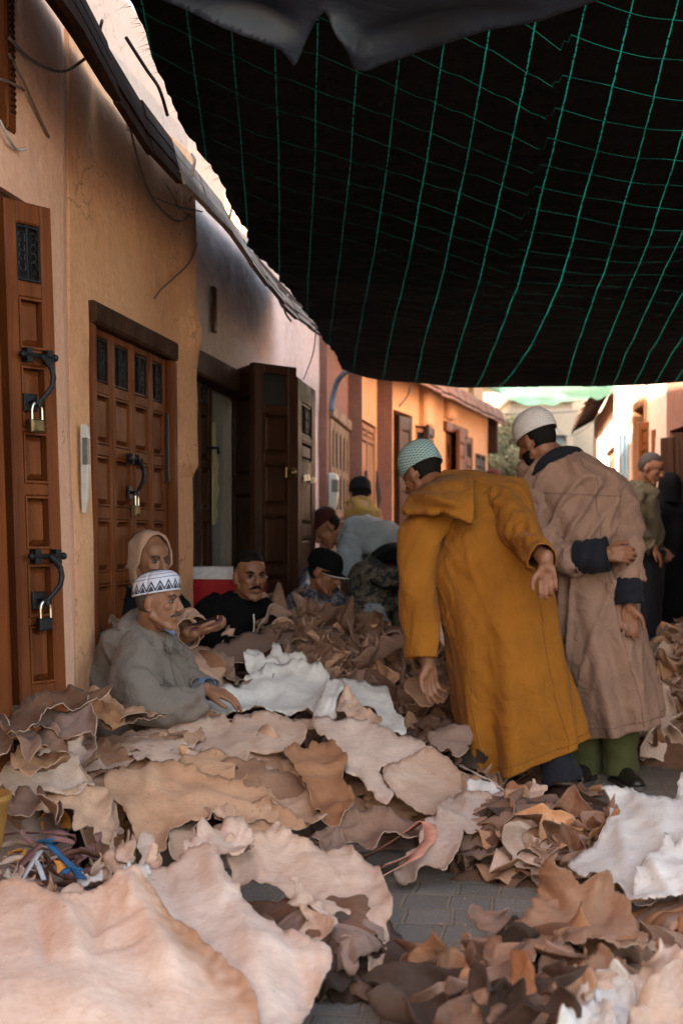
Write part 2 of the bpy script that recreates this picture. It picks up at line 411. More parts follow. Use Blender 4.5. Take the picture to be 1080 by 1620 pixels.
# ------------------------------------------------------------------ doors
def door_leaf(fr, s0, s1, z0, z1, o, cols, rows, mat, house, th=.045, sw=.045, rw=.07, both=False, name='door', label=None, grille_mat='iron', cell_void='black_void', fancy=True):
    """cols = number of columns; rows = [(z0,z1,kind)] kind panel | grille | glass"""
    mb = MB()
    fbox(mb, fr, s0, s1, z0, z1, o-th, o-th+.014)
    cw = (s1-s0)/cols
    def stile(a, b): fbox(mb, fr, a, b, z0, z1, o-th+.0142, o, .006)
    stile(s0, s0+sw*.8)
    for c in range(1, cols): stile(s0+c*cw-sw*.5, s0+c*cw-.002); stile(s0+c*cw+.002, s0+c*cw+sw*.5)
    stile(s1-sw*.8, s1)
    rows = sorted(rows); voids = MB(); gr = []
    for c in range(cols):
        a = s0+c*cw + (sw*.8 if c == 0 else sw*.5); b = s0+(c+1)*cw - (sw*.8 if c == cols-1 else sw*.5)
        prev = z0
        for (r0, r1, k) in rows + [(z1, z1, None)]:
            if r0-prev > .004: fbox(mb, fr, a, b, prev, r0, o-th+.0142, o-.002, .006)
            prev = r1
            if k == 'panel':
                g = .012; fbox(mb, fr, a+g, b-g, r0+g, r1-g, o-th+.0143, o-.007, .016)
                # moulding lip round the panel
                for (q0,q1,w0,w1) in ((a,b,r0,r0+.007),(a,b,r1-.007,r1),(a,a+.007,r0+.007,r1-.007),(b-.007,b,r0+.007,r1-.007)):
                    fbox(mb, fr, q0, q1, w0, w1, o-th+.0143, o-.001)
            elif k: gr.append((a, b, r0, r1, k))
    d = mb.build(name, M[mat], house)
    if label: d['label'] = label
    if gr:
        for a, b, r0, r1, k in gr:
            g = MB(); v = MB()
            fbox(v, fr, a, b, r0, r1, o-th+.0143, o-th+.018)
            v.build('pane', M['glass' if k == 'glass' else cell_void], d)  # behind grilles a black plate paints the unlit gap
            if k == 'glass': continue
            ob = o-.012; h = r1-r0; w = b-a; cx = (a+b)/2
            fbox(g, fr, a+.002, a+.009, r0, r1, ob-.004, ob+.004); fbox(g, fr, b-.009, b-.002, r0, r1, ob-.004, ob+.004)
            for zz in (r0+.004, r1-.010): fbox(g, fr, a+.009, b-.009, zz, zz+.006, ob-.004, ob+.004)
            if fancy:
                g.tube([fr.at(cx, r0+.01+h*.98*t, ob) for t in (0,.5,.98)], .0035, 5)
                for sgn in (-1, 1):
                    for zc, rr in ((r0+h*.25, w*.2), (r0+h*.42, w*.16), (r0+h*.75, w*.2), (r0+h*.58, w*.16)):
                        pts = [fr.at(cx+sgn*(w*.22+rr*.9*math.cos(t)*(1-.06*i)), zc+rr*1.3*math.sin(t)*(1-.06*i), ob) for i, t in enumerate([j*PI/4 for j in range(9)])]
                        g.tube(pts, .003, 5)
            else:
                for q in (.33, .66): fbox(g, fr, a+w*q-.004, a+w*q+.004, r0, r1, ob-.003, ob+.003)
            g.build('grille', M[grille_mat], d)
    return d
def latch(fr, sc, z, o, door, w=.2, drop=.28, lock='brass', side=-1):
    mb = MB()
    mb.tube([fr.at(sc-w/2, z, o+.02), fr.at(sc+w/2, z, o+.02)], .0085, 10)
    for q in (-w/2, w/2): mb.sphere(fr.at(sc+q, z, o+.02), .012)
    for q in (-w*.32, w*.32): fbox(mb, fr, sc+q-.012, sc+q+.012, z-.022, z+.022, o, o+.026)
    pts = crom([fr.at(sc+.0, z, o+.03), fr.at(sc+.03, z-drop*.25, o+.045), fr.at(sc+.028, z-drop*.6, o+.045), fr.at(sc-.01, z-drop*.9, o+.03), fr.at(sc-.015, z-drop*1.03, o+.03)], 9)
    mb.tube(pts, [.008,.009,.0095,.0095,.009,.008,.0075,.009,.009], 8)
    a = fr.at(sc, z, o+.02)
    cz = z-drop*.93
    fbox(mb, fr, sc-.055, sc+.0, cz-.028, cz+.028, o, o+.008, .003)
    mb.tube([fr.at(sc-.03, cz, o), fr.at(sc-.03, cz, o+.04)], .008, 8)
    mb.build('latch', M['iron'], door)
    pl = MB(); bz = cz-.075
    fbox(pl, fr, sc-.055, sc-.001, bz-.020, bz+.022, o+.018, o+.040, .006)
    pl.build('padlock', M[lock], door)
    sh = MB(); sh.tube([fr.at(sc-.028+.021*math.cos(t), bz+.05+.024*math.sin(t) if 0 <= t <= PI else bz, o+.032) for t in [PI*i/8 for i in range(9)]], .0055, 8)
    for q in (-.049, -.007): sh.tube([fr.at(sc+q, bz+.02, o+.032), fr.at(sc+q, bz+.052, o+.032)], .0055, 8)
    sh.build('shackle', M['steel'], door)

def beam(fr, s0, s1, z0, z1, o0, o1, mat, house, name='lintel', ch=.01):
    mb = MB(); fbox(mb, fr, s0, s1, z0, z1, o0, o1, ch); return mb.build(name, M[mat], house)

# main left line
def Lx(Y, off=0): return -1.73+.147*Y+off
FA = Frame((Lx(-7, .02), -7), (Lx(5.24, .02), 5.24), -.018)
FB = Frame((Lx(5.24), 5.24), (Lx(7.02), 7.02), -.010)
FC = Frame((Lx(7.02, -.05), 7.02), (Lx(11.2, -.05), 11.2), -.006)

# ---- house A : nearest, two storeys
hA = thing('plaster_house', FA.at(FA.len/2, 0), 'nearest pink plastered house at the left edge with glossy orange door leaves', 'house')
dAs1 = FA.s_px(83, 1.9); wz1 = FA.s_px(17, 2.6)
op = [(dAs1-1.15, dAs1, -.1, 2.16), (wz1-.9, wz1, 2.36, 3.6)]
def profA(s, z):
    e = (FA.len - s); return -.03*math.exp(-(e/.05)**2)
wall_sheet('wall', FA, 0, FA.len, -.1, 7.0, op, M['plaster_pink'], hA, reveal=.24, seed=1, profile=profA)
shell('outer_walls', FA, 0, FA.len, 7.0, 3.0, M['plaster_pink'], hA)
# arched lintel and black sheet painting the unlit interior
beam(FA, dAs1-1.15, dAs1-.003, 2.09, 2.157, -.2, -.003, 'wood_frame', hA)
v = MB(); fbox(v, FA, dAs1-1.15, dAs1-.01, -.05, 2.09, -.22, -.20); v.build('doorway_shade_sheet', M['black_void'], hA)
# open folding leaf facing the camera
pA0 = P(26, 850, 4.44); pA1 = P(100, 850, 4.60)
FL = Frame((pA0.x, pA0.y), (pA1.x, pA1.y), 0); 
class Lean(Frame):
    def at(s, a, z, out=0): return Frame.at(s, a, z, out) + Vector((s.lx*(z-1.0), 0, 0))
FL.__class__ = Lean; FL.lx = -.033
w = FL.len
zt = CAMZ+(850-318)*4.5/F
def zA(py): return CAMZ+(850-py)*4.52/F
d = door_leaf(FL, 0, w, .1, zt, 0, 1, [(zA(446), zA(355), 'grille'), (zA(552), zA(472), 'panel'), (zA(676), zA(580), 'panel'), (zA(764), zA(685), 'panel'), (zA(868), zA(785), 'panel'), (zA(975), zA(893), 'panel'), (zA(1080), zA(990), 'panel')],
              'wood_orange', hA, th=.05, sw=.06, label='folded back door leaf of glossy orange brown wood with two iron latches')
latch(FL, w*.52, zA(564), 0.002, d, w=.135, drop=.16, lock='brass')
latch(FL, w*.56, zA(880), 0.002, d, w=.135, drop=.15, lock='iron')
# the other leaf at the picture's edge
pB0 = P(-60, 850, 3.9); pB1 = P(14, 850, 4.1); FM = Frame((pB0.x, pB0.y), (pB1.x, pB1.y), 0); FM.__class__ = Lean; FM.lx = -.034
door_leaf(FM, 0, FM.len, .1, 2.0, 0, 1, [(.3,.7,'panel'),(.8,1.15,'panel'),(1.25,1.6,'panel')], 'wood_orange', hA, th=.045, sw=.1)
# slatted dark shutter behind gap
mb = MB()
for i in range(34): fbox(mb, FA, dAs1-.62, dAs1-.36, 1.35+i*.021, 1.35+i*.021+.012, -.17, -.14)
mb.build('shutter', M['iron'], hA)
# upper window frame
mb = MB()
fbox(mb, FA, wz1-.9, wz1-.075, 2.36, 2.44, -.1, .015, .008); fbox(mb, FA, wz1-.075, wz1, 2.36, 3.6, -.1, .018, .008); fbox(mb, FA, wz1-.16, wz1-.085, 2.44, 3.6, -.1, -.01, .01)
wf = mb.build('window_frame', M['wood_door'], hA)
mb = MB()
for i in range(60): fbox(mb, FA, wz1-.055, wz1-.02, 2.42+i*.02, 2.42+i*.02+.009, .018, .026)
mb.build('carved_beading', M['wood_dark'], wf)
mb = MB(); fbox(mb, FA, wz1-.9, wz1-.16, 2.44, 3.6, -.2, -.12); mb.build('pane', M['black_void'], wf)

# ---- house B : orange with four column door
hB = thing('plaster_house', FB.at(FB.len/2, 0), 'orange house whose closed carved door stands behind the grey robed man', 'house')
sB0 = FB.s_px(137, 1.9, -.02); sB1 = FB.s_px(268, 2.0, -.02); sB1b = sB1
zl = FB.sz(200, 502, 0)[1]
opB = [(sB0, sB1+.02, -.1, 1.945)]
def profB(s, z):
    d = .03*math.exp(-((s-FB.len+.05)/.3)**2)*(1 if z > 1.35 else 0) - .012 + .008*math.sin(s*2.1+1)
    b = .05*math.exp(-((z-2.05)/.12)**2)*math.exp(-((s-FB.len+.08)/.12)**2)
    return d+b
wall_sheet('wall', FB, -.02, FB.len, -.1, 2.92, opB, M['plaster_orange'], hB, reveal=.16, seed=2, profile=profB, step=.06)
shell('outer_walls', FB, 0, FB.len, 2.92, 3.0, M['plaster_pale'], hB)
beam(FB, sB0, sB1+.02, 1.87, 1.955, -.12, .02, 'wood_frame', hB)
beam(FB, sB0, sB0+.035, -.05, 1.868, -.12, .012, 'wood_orange', hB, 'door_frame'); beam(FB, sB1-.045, sB1+.02, -.05, 1.868, -.12, .012, 'wood_door', hB, 'door_frame')
def zB(px, py): return FB.sz(px, py, -.05)[1]
c0, c1 = sB0+.037, sB1-.047
rowsB = [(zB(150,605), zB(150,535), 'grille'), (zB(150,702), zB(150,624), 'panel'), (zB(150,800), zB(150,722), 'panel'), (zB(150,905), zB(150,822), 'panel'), (zB(150,1010), zB(150,925), 'panel')]
rowsB = [(a, b, k) for a, b, k in rowsB]
d = door_leaf(FB, c0, c1, .0, 1.868, -.018, 4, rowsB, 'wood_door', hB, sw=.075, label='closed brown carved door of four columns, each with a small iron grille')
sl, zl2 = FB.sz(206, 727, -.02); latch(FB, sl, zl2, -.016, d, w=.15, drop=.15, lock='brass')
mb = MB()
fbox(mb, FB, c1-.06, c1-.03, 1.3, 1.62, -.016, -.002, .004); mb.build('hinge', M['iron'], d)
# electricity meter box at the corner
def meter(fr, s, z0, z1, w, dep, label, nm='meter_box'):
    t = thing(nm, fr.at(s, z0, 0), label, 'meter box')
    mb = MB(); rings = []
    for zz, k in ((z0,.45),(z0+.06,.8),(z0+.16,1),(z1-.05,1),(z1-.012,.92),(z1,.6)):
        rings.append([fr.at(s+w*.5*x*k, zz, .004+dep*y*k) for x, y in ((-1,0),(1,0),(1,.85),(.85,1),(-.85,1),(-1,.85))])
    mb.loft(rings); mb.build('casing', M['white_plastic'], t)
    mb = MB(); fbox(mb, fr, s-w*.5-.003, s+w*.32, z1-.15, z1-.05, dep*.4, dep+.006, .004); mb.build('display_window', M['display'], t)
    return t
meter(FB, .045, CAMZ+(850-790)*5.3/F-.05, CAMZ+(850-672)*5.3/F, .030, .028, 'narrow white meter box between the folded orange leaf and the carved door')

# ---- house C : mauve wall, open shop
hC = thing('plaster_house', FC.at(FC.len/2, 0), 'mauve house with open dark folding leaves behind the seated black jacket man', 'house')
sC0 = .0; sC1 = FC.s_px(388, 1.9)
opC = [(.02, FC.s_px(500, 1.6)-.75, -.1, 1.93)]
sCe = opC[0][1]
def profC(s, z): return -.05*math.exp(-((s-3.0)/.35)**2) - .01 + .01*math.sin(s*1.7)
wall_sheet('wall', FC, -.02, FC.len, -.1, 2.74, opC, M['plaster_lilac'], hC, reveal=.2, seed=3, profile=profC, step=.07)
shell('outer_walls', FC, 0, FC.len, 2.74, 3.0, M['plaster_lilac'], hC)
beam(FC, 0, sC1+.05, 1.87, 2.0, -.12, .03, 'wood_frame', hC)
mb = MB(); fbox(mb, FC, .02, sCe, -.05, 1.93, -1.3, -1.25); mb.build('doorway_shade_sheet', M['black_void'], hC)  # black sheet in place of the shop's unlit inside
# grey plaster inner wall seen through the opening, with bare cream patch
sI0 = FC.s_px(326, 1.6, -.05); sI1 = FC.s_px(376, 1.6, -.12)
wall_sheet('inner_wall', FC, sI0-.1, sI1, -.05, 1.93, [], M['plaster_grey'], hC, reveal=.05, amp=.006, seed=9, profile=lambda s, z: -.09)
pv = []
for px, py in ((334,670),(341,668),(343,715),(347,735),(345,760),(348,775),(343,800),(346,815),(340,830),(337,815),(338,760),(335,720)):
    s_, z_ = FC.sz(px, py, -.07); pv.append(FC.at(s_, z_, -.072))
mesh_obj('bare_patch', pv + [p - FC.n*.012 for p in pv], [tuple(range(len(pv)))] + [(i, i+len(pv), (i+1)%len(pv)+len(pv), (i+1)%len(pv)) for i in range(len(pv))], M['cream_patch'], hC, smooth=False)
# leaf folded at left: two narrow columns
FCl = Frame((FC.at(.03, 0, -.03).x, FC.at(.03, 0).y), (P(336,850,7.75).x, 7.75), 0)
def zC(py, Y=7.2): return CAMZ+(850-py)*Y/F
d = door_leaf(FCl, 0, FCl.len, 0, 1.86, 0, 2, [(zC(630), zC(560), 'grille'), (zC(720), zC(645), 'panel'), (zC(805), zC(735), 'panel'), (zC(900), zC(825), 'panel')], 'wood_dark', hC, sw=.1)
mb = MB(); hs, hz = FCl.len*.8, zC(708, 7.6); mb.tube([FCl.at(hs, hz, .0), FCl.at(hs+.05, hz, .05), FCl.at(hs+.06, hz-.03, .05)], .008, 8); mb.build('handle', M['iron'], d)
# dark jamb and open pair standing out into the lane
p0 = P(372, 850, 8.15); p1 = P(404, 850, 8.0)
Fx = Frame((p0.x-.03, p0.y+.1), (p1.x, p1.y-.1), 0)
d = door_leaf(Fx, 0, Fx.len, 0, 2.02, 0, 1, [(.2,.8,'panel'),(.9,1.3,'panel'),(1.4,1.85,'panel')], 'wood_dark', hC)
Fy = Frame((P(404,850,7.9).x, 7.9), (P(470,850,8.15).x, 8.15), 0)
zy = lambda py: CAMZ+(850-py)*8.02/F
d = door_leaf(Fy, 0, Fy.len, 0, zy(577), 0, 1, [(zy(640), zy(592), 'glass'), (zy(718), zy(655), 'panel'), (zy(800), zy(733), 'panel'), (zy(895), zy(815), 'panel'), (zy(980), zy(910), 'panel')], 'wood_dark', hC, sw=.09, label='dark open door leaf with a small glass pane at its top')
Fz = Frame((P(470,850,8.16).x+.005, 8.16), (P(499,850,8.9).x, 8.9), 0)
zz_ = lambda py: CAMZ+(850-py)*8.5/F
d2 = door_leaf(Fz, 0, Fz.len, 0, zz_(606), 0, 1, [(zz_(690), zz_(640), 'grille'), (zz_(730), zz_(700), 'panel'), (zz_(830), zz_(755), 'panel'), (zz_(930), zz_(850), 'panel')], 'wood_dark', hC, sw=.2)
mb = MB(); a_, b_ = Fy.len-.06, zy(747)
fbox(mb, Fy, a_-.05, a_+.04, b_-.03, b_+.03, .001, .02, .004); mb.sphere(Fy.at(a_-.01, b_, .035), .02); mb.build('lock', M['brass'], d)
mb = MB()
for k, (px, py) in enumerate(((481,756),(491,760))):
    s_, z_ = Fz.sz(px, py); mb = MB(); fbox(mb, Fz, s_-.04, s_+.04, z_-.02, z_+.018, .003, .03, .004); mb.build('padlock', M['steel'], d2)
# pillar after the open doors
mb = MB(); fbox(mb, FC, FC.s_px(522,1), FC.len+.1, -.05, 2.6, -.2, .05, .02)
# little wooden plaque and paper scraps on the upper wall
s_, z_ = FC.sz(333, 490); mb2 = MB(); fbox(mb2, FC, s_-.03, s_+.03, z_-.12, z_+.12, 0.012, .03, .005)
tag(mb2.build('wooden_plaque', M['wood_dark']), 'small dark upright wooden plaque high on the mauve wall over the lintel', 'plaque')

# ---- pent eave over B and C
def lerpt(tab, y):
    if y <= tab[0][0]: return tab[0][1]
    for (a, za), (b, zb) in zip(tab, tab[1:]):
        if y <= b: return za+(zb-za)*(y-a)/(b-a)
    return tab[-1][1]
ZW = [(3,3.05),(4.9,2.90),(5.3,2.83),(5.7,2.75),(7.1,2.75),(7.9,2.70),(8.9,2.66),(11.2,2.60)]
ZT = [(3,2.95),(4.5,2.78),(4.8,2.66),(5.3,2.61),(6.4,2.55),(7.0,2.45),(7.8,2.40),(9.2,2.44)]
def main_eave(house, Ya, Yb, seg, mats, seed=0):
    rnd = random.Random(seed); soff = MB(); fas = MB(); n = int((Yb-Ya)/seg); up_ = Vector((0,0,1)); nn = FE.n
    for i in range(n):
        ya = Ya+(Yb-Ya)*i/n; yb = Ya+(Yb-Ya)*(i+1)/n-.006; q = []
        def pt(y, o, z): return Vector((Lx(y, o), y, z))
        j = rnd.uniform(-.008,.008); fh = lambda y: .20 if y < 5 else max(.11, .20-.045*(y-5))
        A = [pt(ya, 0, lerpt(ZW, ya)), pt(yb, 0, lerpt(ZW, yb)), pt(yb, .3, lerpt(ZT, yb)-fh(yb)+j), pt(ya, .3, lerpt(ZT, ya)-fh(ya)+j)]
        soff.hexa(A + [p+up_*.03 for p in A])
        for k in range(3):
            f0, f1 = k/3, (k+1)/3-.03
            def fp(y, f, o): return pt(y, o-.05*f, lerpt(ZT, y)-fh(y)*(1-f)+j-.01)
            o_ = .315+rnd.uniform(-.004,.004)
            fas.hexa([fp(ya,f0,o_), fp(yb,f0,o_), fp(yb,f0,o_-.025), fp(ya,f0,o_-.025), fp(ya,f1,o_), fp(yb,f1,o_), fp(yb,f1,o_-.025), fp(ya,f1,o_-.025)])
    e = soff.build('eave', mats[0], house); fas.build('fascia', mats[1], e)
def eave(house, fr, s0, s1, zw, zo, o1, seg, mats, name='eave', fh=.15, seed=0, off=0):
    rnd = random.Random(seed)
    soff = MB(); fas = MB(); n = max(1, int((s1-s0)/seg))
    for i in range(n):
        a = s0+(s1-s0)*i/n; b = s0+(s1-s0)*(i+1)/n-.004; j = rnd.uniform(-.012, .012); j2 = rnd.uniform(-.012,.012)
        t = .035
        P8 = [fr.at(a, zw, off), fr.at(b, zw, off), fr.at(b, zo+j2, o1+off), fr.at(a, zo+j, o1+off)]
        soff.hexa(P8 + [p+Vector((0,0,t)) for p in P8])
        lean = .07
        for k in range(3):
            z0 = fh*k/3; z1 = fh*(k+1)/3-.004
            q = [fr.at(a, zo+j+z0-.02, o1+off+.012-lean*k/3), fr.at(b, zo+j2+z0-.02, o1+off+.012-lean*k/3), fr.at(b, zo+j2+z0-.02, o1+off-.014-lean*k/3), fr.at(a, zo+j+z0-.02, o1+off-.014-lean*k/3)]
            dz = Vector((0,0,z1-z0)) - fr.n*(lean/3)
            fas.mi = 0; fas.hexa(q + [p+dz for p in q])
    e = soff.build(name, mats[0], house); fas.build('fascia', mats[1], e); return e
FE = Frame((Lx(3.2), 3.2), (Lx(11.2), 11.2), -.004)
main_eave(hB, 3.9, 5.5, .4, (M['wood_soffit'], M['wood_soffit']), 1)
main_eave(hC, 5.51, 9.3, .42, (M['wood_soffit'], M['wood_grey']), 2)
# upper storeys set back behind the eave
FU = Frame((Lx(5.0, -.9), 5.0), (Lx(11.5, -.9), 11.5), 0)
up = thing('upper_storey', FU.at(3, 2.9), 'bright pink upper storey seen in the gap between eave and black net', 'house')
wall_sheet('wall', FU, .6, FU.len, 2.87, 4.3, [(1.2,1.7,3.3,3.9)], M['plaster_pale'], up, reveal=.2, seed=11)
shell('outer_walls', FU, .6, FU.len, 4.3, 2.0, M['plaster_pale'], up)
mb = MB(); fbox(mb, FU, 1.2, 1.7, 3.3, 3.9, -.16, -.1); mb.build('window', M['blue_paint'], up)
# blue-white shutter leaf in the gap
# ------------------------------------------------------------------ far left houses
FD = Frame((-.10, 11.2), (.065, 12.9), 0)
hD = thing('plaster_house', FD.at(1, 0), 'narrow mauve house with a pale latticed door before the first red pillar', 'house')
sd0 = FD.s_px(520, 1.5, -.08)-.0; sd1 = FD.s_px(552, 1.5, -.08)
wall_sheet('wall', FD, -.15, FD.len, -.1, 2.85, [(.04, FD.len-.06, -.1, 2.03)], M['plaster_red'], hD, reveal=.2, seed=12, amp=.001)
shell('outer_walls', FD, -.1, FD.len, 2.85, 3.0, M['plaster_mauve'], hD)
zD = lambda py: CAMZ+(850-py)*12.0/F
d = door_leaf(FD, .05, FD.len-.07, 0, 2.0, .012, 5, [(1.62, 1.92, 'grille'), (1.28, 1.56, 'grille'), (.95, 1.22, 'grille'), (.1, .85, 'panel')], 'wood_pale', hD, sw=.14, fancy=False)
beam(FD, .03, FD.len-.05, 2.005, 2.10, -.1, .035, 'wood_pale', hD)
mb = MB(); mb.box((.10, 13.0, 1.4), (.085, .12, 1.44)); mb.build('pillar', M['plaster_red'], hD)
meter(FD, .0, zD(812)-.02, zD(748)-.04, .11, .07, 'white meter box between the dark folding leaves and the pale latticed door')
FE2 = Frame((.175, 13.1), (.36, 14.3), 0)
hE0 = thing('plaster_house', FE2.at(1, 0), 'small orange house between two pillars with pale flat wooden door', 'house')
a0, a1 = .02, FE2.len-.12
wall_sheet('wall', FE2, 0, FE2.len, -.1, 2.85, [(a0, a1, -.1, 2.15)], M['plaster_far'], hE0, reveal=.1, seed=13, amp=.001)
shell('outer_walls', FE2, 0, FE2.len, 2.85, 3.0, M['plaster_orange'], hE0)
zE = lambda py: CAMZ+(850-py)*14.3/F
d = door_leaf(FE2, a0+.01, a1-.01, 0, 2.13, -.01, 2, [(.1, .75, 'panel'), (.8, zE(705), 'panel'), (zE(700), 2.08, 'panel')], 'wood_tan', hE0, sw=.05)
mb = MB()
for px in (579, 595):
    s_, z_ = FE2.sz(px, 745, 0); mb.tube([FE2.at(s_, z_, .0), FE2.at(s_-.1, z_-.45, .04)], .014, 6); mb.tube([FE2.at(s_, z_, 0), FE2.at(s_+.12, z_-.5, .04)], .014, 6); mb.build('brace', M['iron'], d); mb = MB()
mb = MB(); mb.box((.43, 14.4, 1.4), (.08, .12, 1.44)); mb.build('pillar', M['plaster_red'], hE0)
FF = Frame((.48, 14.55), (2.08, 20.3), 0)
hF = thing('plaster_house', FF.at(3, 0), 'long orange shop house with open wooden shutters under a brown eave', 'house')
sf = lambda px: FF.s_px(px, 1.9)
opF = [(sf(622), sf(652), -.1, 2.38), (sf(656), sf(684), -.1, 2.3), (sf(704), sf(731), -.1, 2.34), (sf(735), sf(748), -.1, 2.38), (sf(751), sf(768), -.1, 2.2)]
wall_sheet('wall', FF, 0, FF.len, -.1, 2.85, opF, M['plaster_far'], hF, reveal=.25, seed=14, step=.12, amp=.002)
shell('outer_walls', FF, 0, FF.len, 2.85, 3.0, M['plaster_far'], hF)
mb = MB(); fbox(mb, FF, sf(618), sf(690), -.05, 2.4, -.9, -.85); mb.build('doorway_shade_sheet', M['black_void'], hF)  # black sheet: darkness inside the shops painted in
def zf(px, py, o=0): return FF.sz(px, py, o)[1]
def openleaf(x0, x1, Y0, Y1, ytop, ybot, cols, rows, mat, house, **k):
    f = Frame((P(x0,850,Y0).x, Y0), (P(x1,850,Y1).x, Y1), 0); Ym = (Y0+Y1)/2
    z = lambda py: CAMZ+(850-py)*Ym/F
    return door_leaf(f, 0, f.len, z(ybot) if ybot < 2000 else 0, z(ytop), 0, cols, [(z(b), z(a), kk) for a, b, kk in rows], mat, house, **k)
openleaf(632, 652, 15.2, 15.6, 659, 3000, 1, [(680,720,'panel'),(730,780,'panel')], 'wood_dark', hF, sw=.1)
openleaf(654, 677, 15.9, 16.1, 677, 3000, 1, [(684,712,'glass'),(722,775,'panel')], 'wood_tan', hF, sw=.08, label='open tan leaf with a bright glass pane')
openleaf(678, 689, 16.0, 16.9, 676, 3000, 1, [(690,720,'panel'),(730,780,'panel')], 'wood_dark', hF, sw=.1)
def closed(i, cols, rows, mat, Ym, **k):
    o = opF[i]; z = lambda py: CAMZ+(850-py)*Ym/F
    return door_leaf(FF, o[0]+.01, o[1]-.01, 0, o[3]-.01, .0, cols, [(z(b), z(a), kk) for a, b, kk in rows], mat, hF, fancy=False, **k)
closed(2, 3, [(702,725,'grille'),(735,760,'panel')], 'wood_door', 17.6, sw=.15)
closed(3, 1, [(698,722,'grille'),(735,760,'panel')], 'wood_door', 18.6, sw=.15)
closed(4, 2, [(706,728,'grille'),(738,760,'panel')], 'wood_dark', 19.8, sw=.12)
openleaf(727, 735, 17.6, 18.3, 682, 3000, 1, [(700,725,'panel')], 'wood_door', hF, sw=.1)
beam(FF, sf(703)-.1, sf(732)+.1, 2.34, 2.46, -.1, .05, 'wood_door', hF)
mb = MB()
for px in (664, 703): mb = MB(); fbox(mb, FF, sf(px)-.05, sf(px)+.35, 2.3 if px == 664 else 2.5, 2.84, -.05, .09, .03); mb.build('pilaster', M['plaster_far'], hF)
FDE = Frame((Lx(11.0), 11.0), (.30, 13.8), 0)
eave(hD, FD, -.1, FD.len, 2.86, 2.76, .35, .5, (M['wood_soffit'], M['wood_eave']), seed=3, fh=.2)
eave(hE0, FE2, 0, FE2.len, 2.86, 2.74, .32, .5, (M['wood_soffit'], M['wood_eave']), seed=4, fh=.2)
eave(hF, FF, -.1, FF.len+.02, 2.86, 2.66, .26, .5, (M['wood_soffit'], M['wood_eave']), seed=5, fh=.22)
mb = MB(); fbox(mb, FF, FF.len+.03, FF.len+.15, 2.25, 2.85, .0, .14, .02); mb.build('eave_bracket', M['wood_dark'], hF)
FG = Frame(tuple(FF.at(.6, 0, -1.2))[:2], tuple(FF.at(FF.len+.0, 0, -1.2))[:2], 0)
hG = thing('upper_storey', FG.at(2, 2.95), 'tall sunlit pink upper house rising behind the long brown eave', 'house')
sg = lambda px: FG.s_px(px, 3.5)
wall_sheet('wall', FG, sg(560), sg(764), 2.98, 6.5, [(sg(704), sg(712), 3.1, 3.95), (sg(741), sg(749), 3.55, 3.8)], M['plaster_far'], hG, reveal=.2, seed=15, step=.15)
shell('outer_walls', FG, sg(560), sg(764), 6.5, 2.5, M['plaster_far'], hG)
mb = MB(); fbox(mb, FG, sg(704), sg(712), 3.1, 3.95, -.19, -.12); fbox(mb, FG, sg(741), sg(749), 3.55, 3.8, -.19, -.12); mb.build('window', M['wood_dark'], hG)
# rounded turret wall end
c = FG.at(sg(764)+.2, 0, -.15); mb = MB(); rings = []
for z, r in ((2.5,.38),(3.1,.38),(3.25,.34),(3.36,.22),(3.4,.05)): rings.append([(c.x+r*math.cos(2*PI*k/20), c.y+r*math.sin(2*PI*k/20), z) for k in range(20)])
mb.loft(rings); mb.build('rounded_parapet', M['plaster_far'], hG, smooth=True)

# ------------------------------------------------------------------ right side
FR = Frame((2.73, 10.4), (2.78, 12.2), 0, flip=True); FR0 = Frame((2.5, 4.4), (2.73, 10.38), 0, flip=True)
hR = thing('plaster_house', FR.at(1, 0), 'dark shaded house at the right edge with small high window and brown door', 'house')
sr = FR.s_px(1062, 1.5)
wall_sheet('wall', FR, 0, FR.len, -.1, 2.9, [(FR.len-.62, FR.len-.2, 2.35, 2.62), (FR.len-1.6, FR.len-.15, -.1, 1.95)], M['plaster_red'], hR, reveal=.2, seed=21, step=.12)  # shade at this end painted in as darker plaster
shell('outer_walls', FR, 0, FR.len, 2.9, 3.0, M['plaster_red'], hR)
mb = MB(); fbox(mb, FR, FR.len-.62, FR.len-.2, 2.35, 2.62, -.19, -.12); mb.build('window', M['wood_dark'], hR)
mb = MB(); fbox(mb, FR, FR.len-1.6, FR.len-.15, -.05, 1.95, -.8, -.75); mb.build('doorway_shade_sheet', M['black_void'], hR)  # black sheet painted in for the dark inside
for k, (x0, x1, Y0, Y1) in enumerate(((1043,1064,11.9,11.75), (1066,1092,11.7,11.5))):
    openleaf(x0, x1, Y0, Y1, 692+k*-8, 3000, 2, [(705,738,'grille'),(748,800,'panel'),(810,860,'panel')], 'wood_dark', hR, sw=.07, fancy=False)
wall_sheet('bounce_wall', FR0, 0, FR0.len, -.1, 2.9, [], M['plaster_pale'], hR, reveal=.2, seed=27, step=.2)  # unseen pale wall, added to bounce light across the lane
shell('bounce_wall_shell', FR0, 0, FR0.len, 2.9, 3.0, M['plaster_pale'], hR)
FS = Frame((2.80, 12.22), (3.05, 15.9), 0, flip=True)
hS = thing('plaster_house', FS.at(2, 0), 'pale right hand house with bright sun patch above an open brown door', 'house')
s0_, s1_ = FS.s_px(1022, 1.8), FS.s_px(1002, 1.8)
wall_sheet('wall', FS, 0, FS.len, -.1, 4.6, [(s0_, s1_, -.1, 2.4)], M['plaster_pale'], hS, reveal=.2, seed=22, step=.12)
shell('outer_walls', FS, 0, FS.len, 4.6, 3.0, M['plaster_pale'], hS)
mb = MB()
fbox(mb, FS, s0_, s0_+.07, -.05, 2.4, -.15, .02, .01); fbox(mb, FS, s1_-.07, s1_, -.05, 2.4, -.15, .02, .01); fbox(mb, FS, s0_+.071, s1_-.071, 2.31, 2.4, -.15, .02, .01)
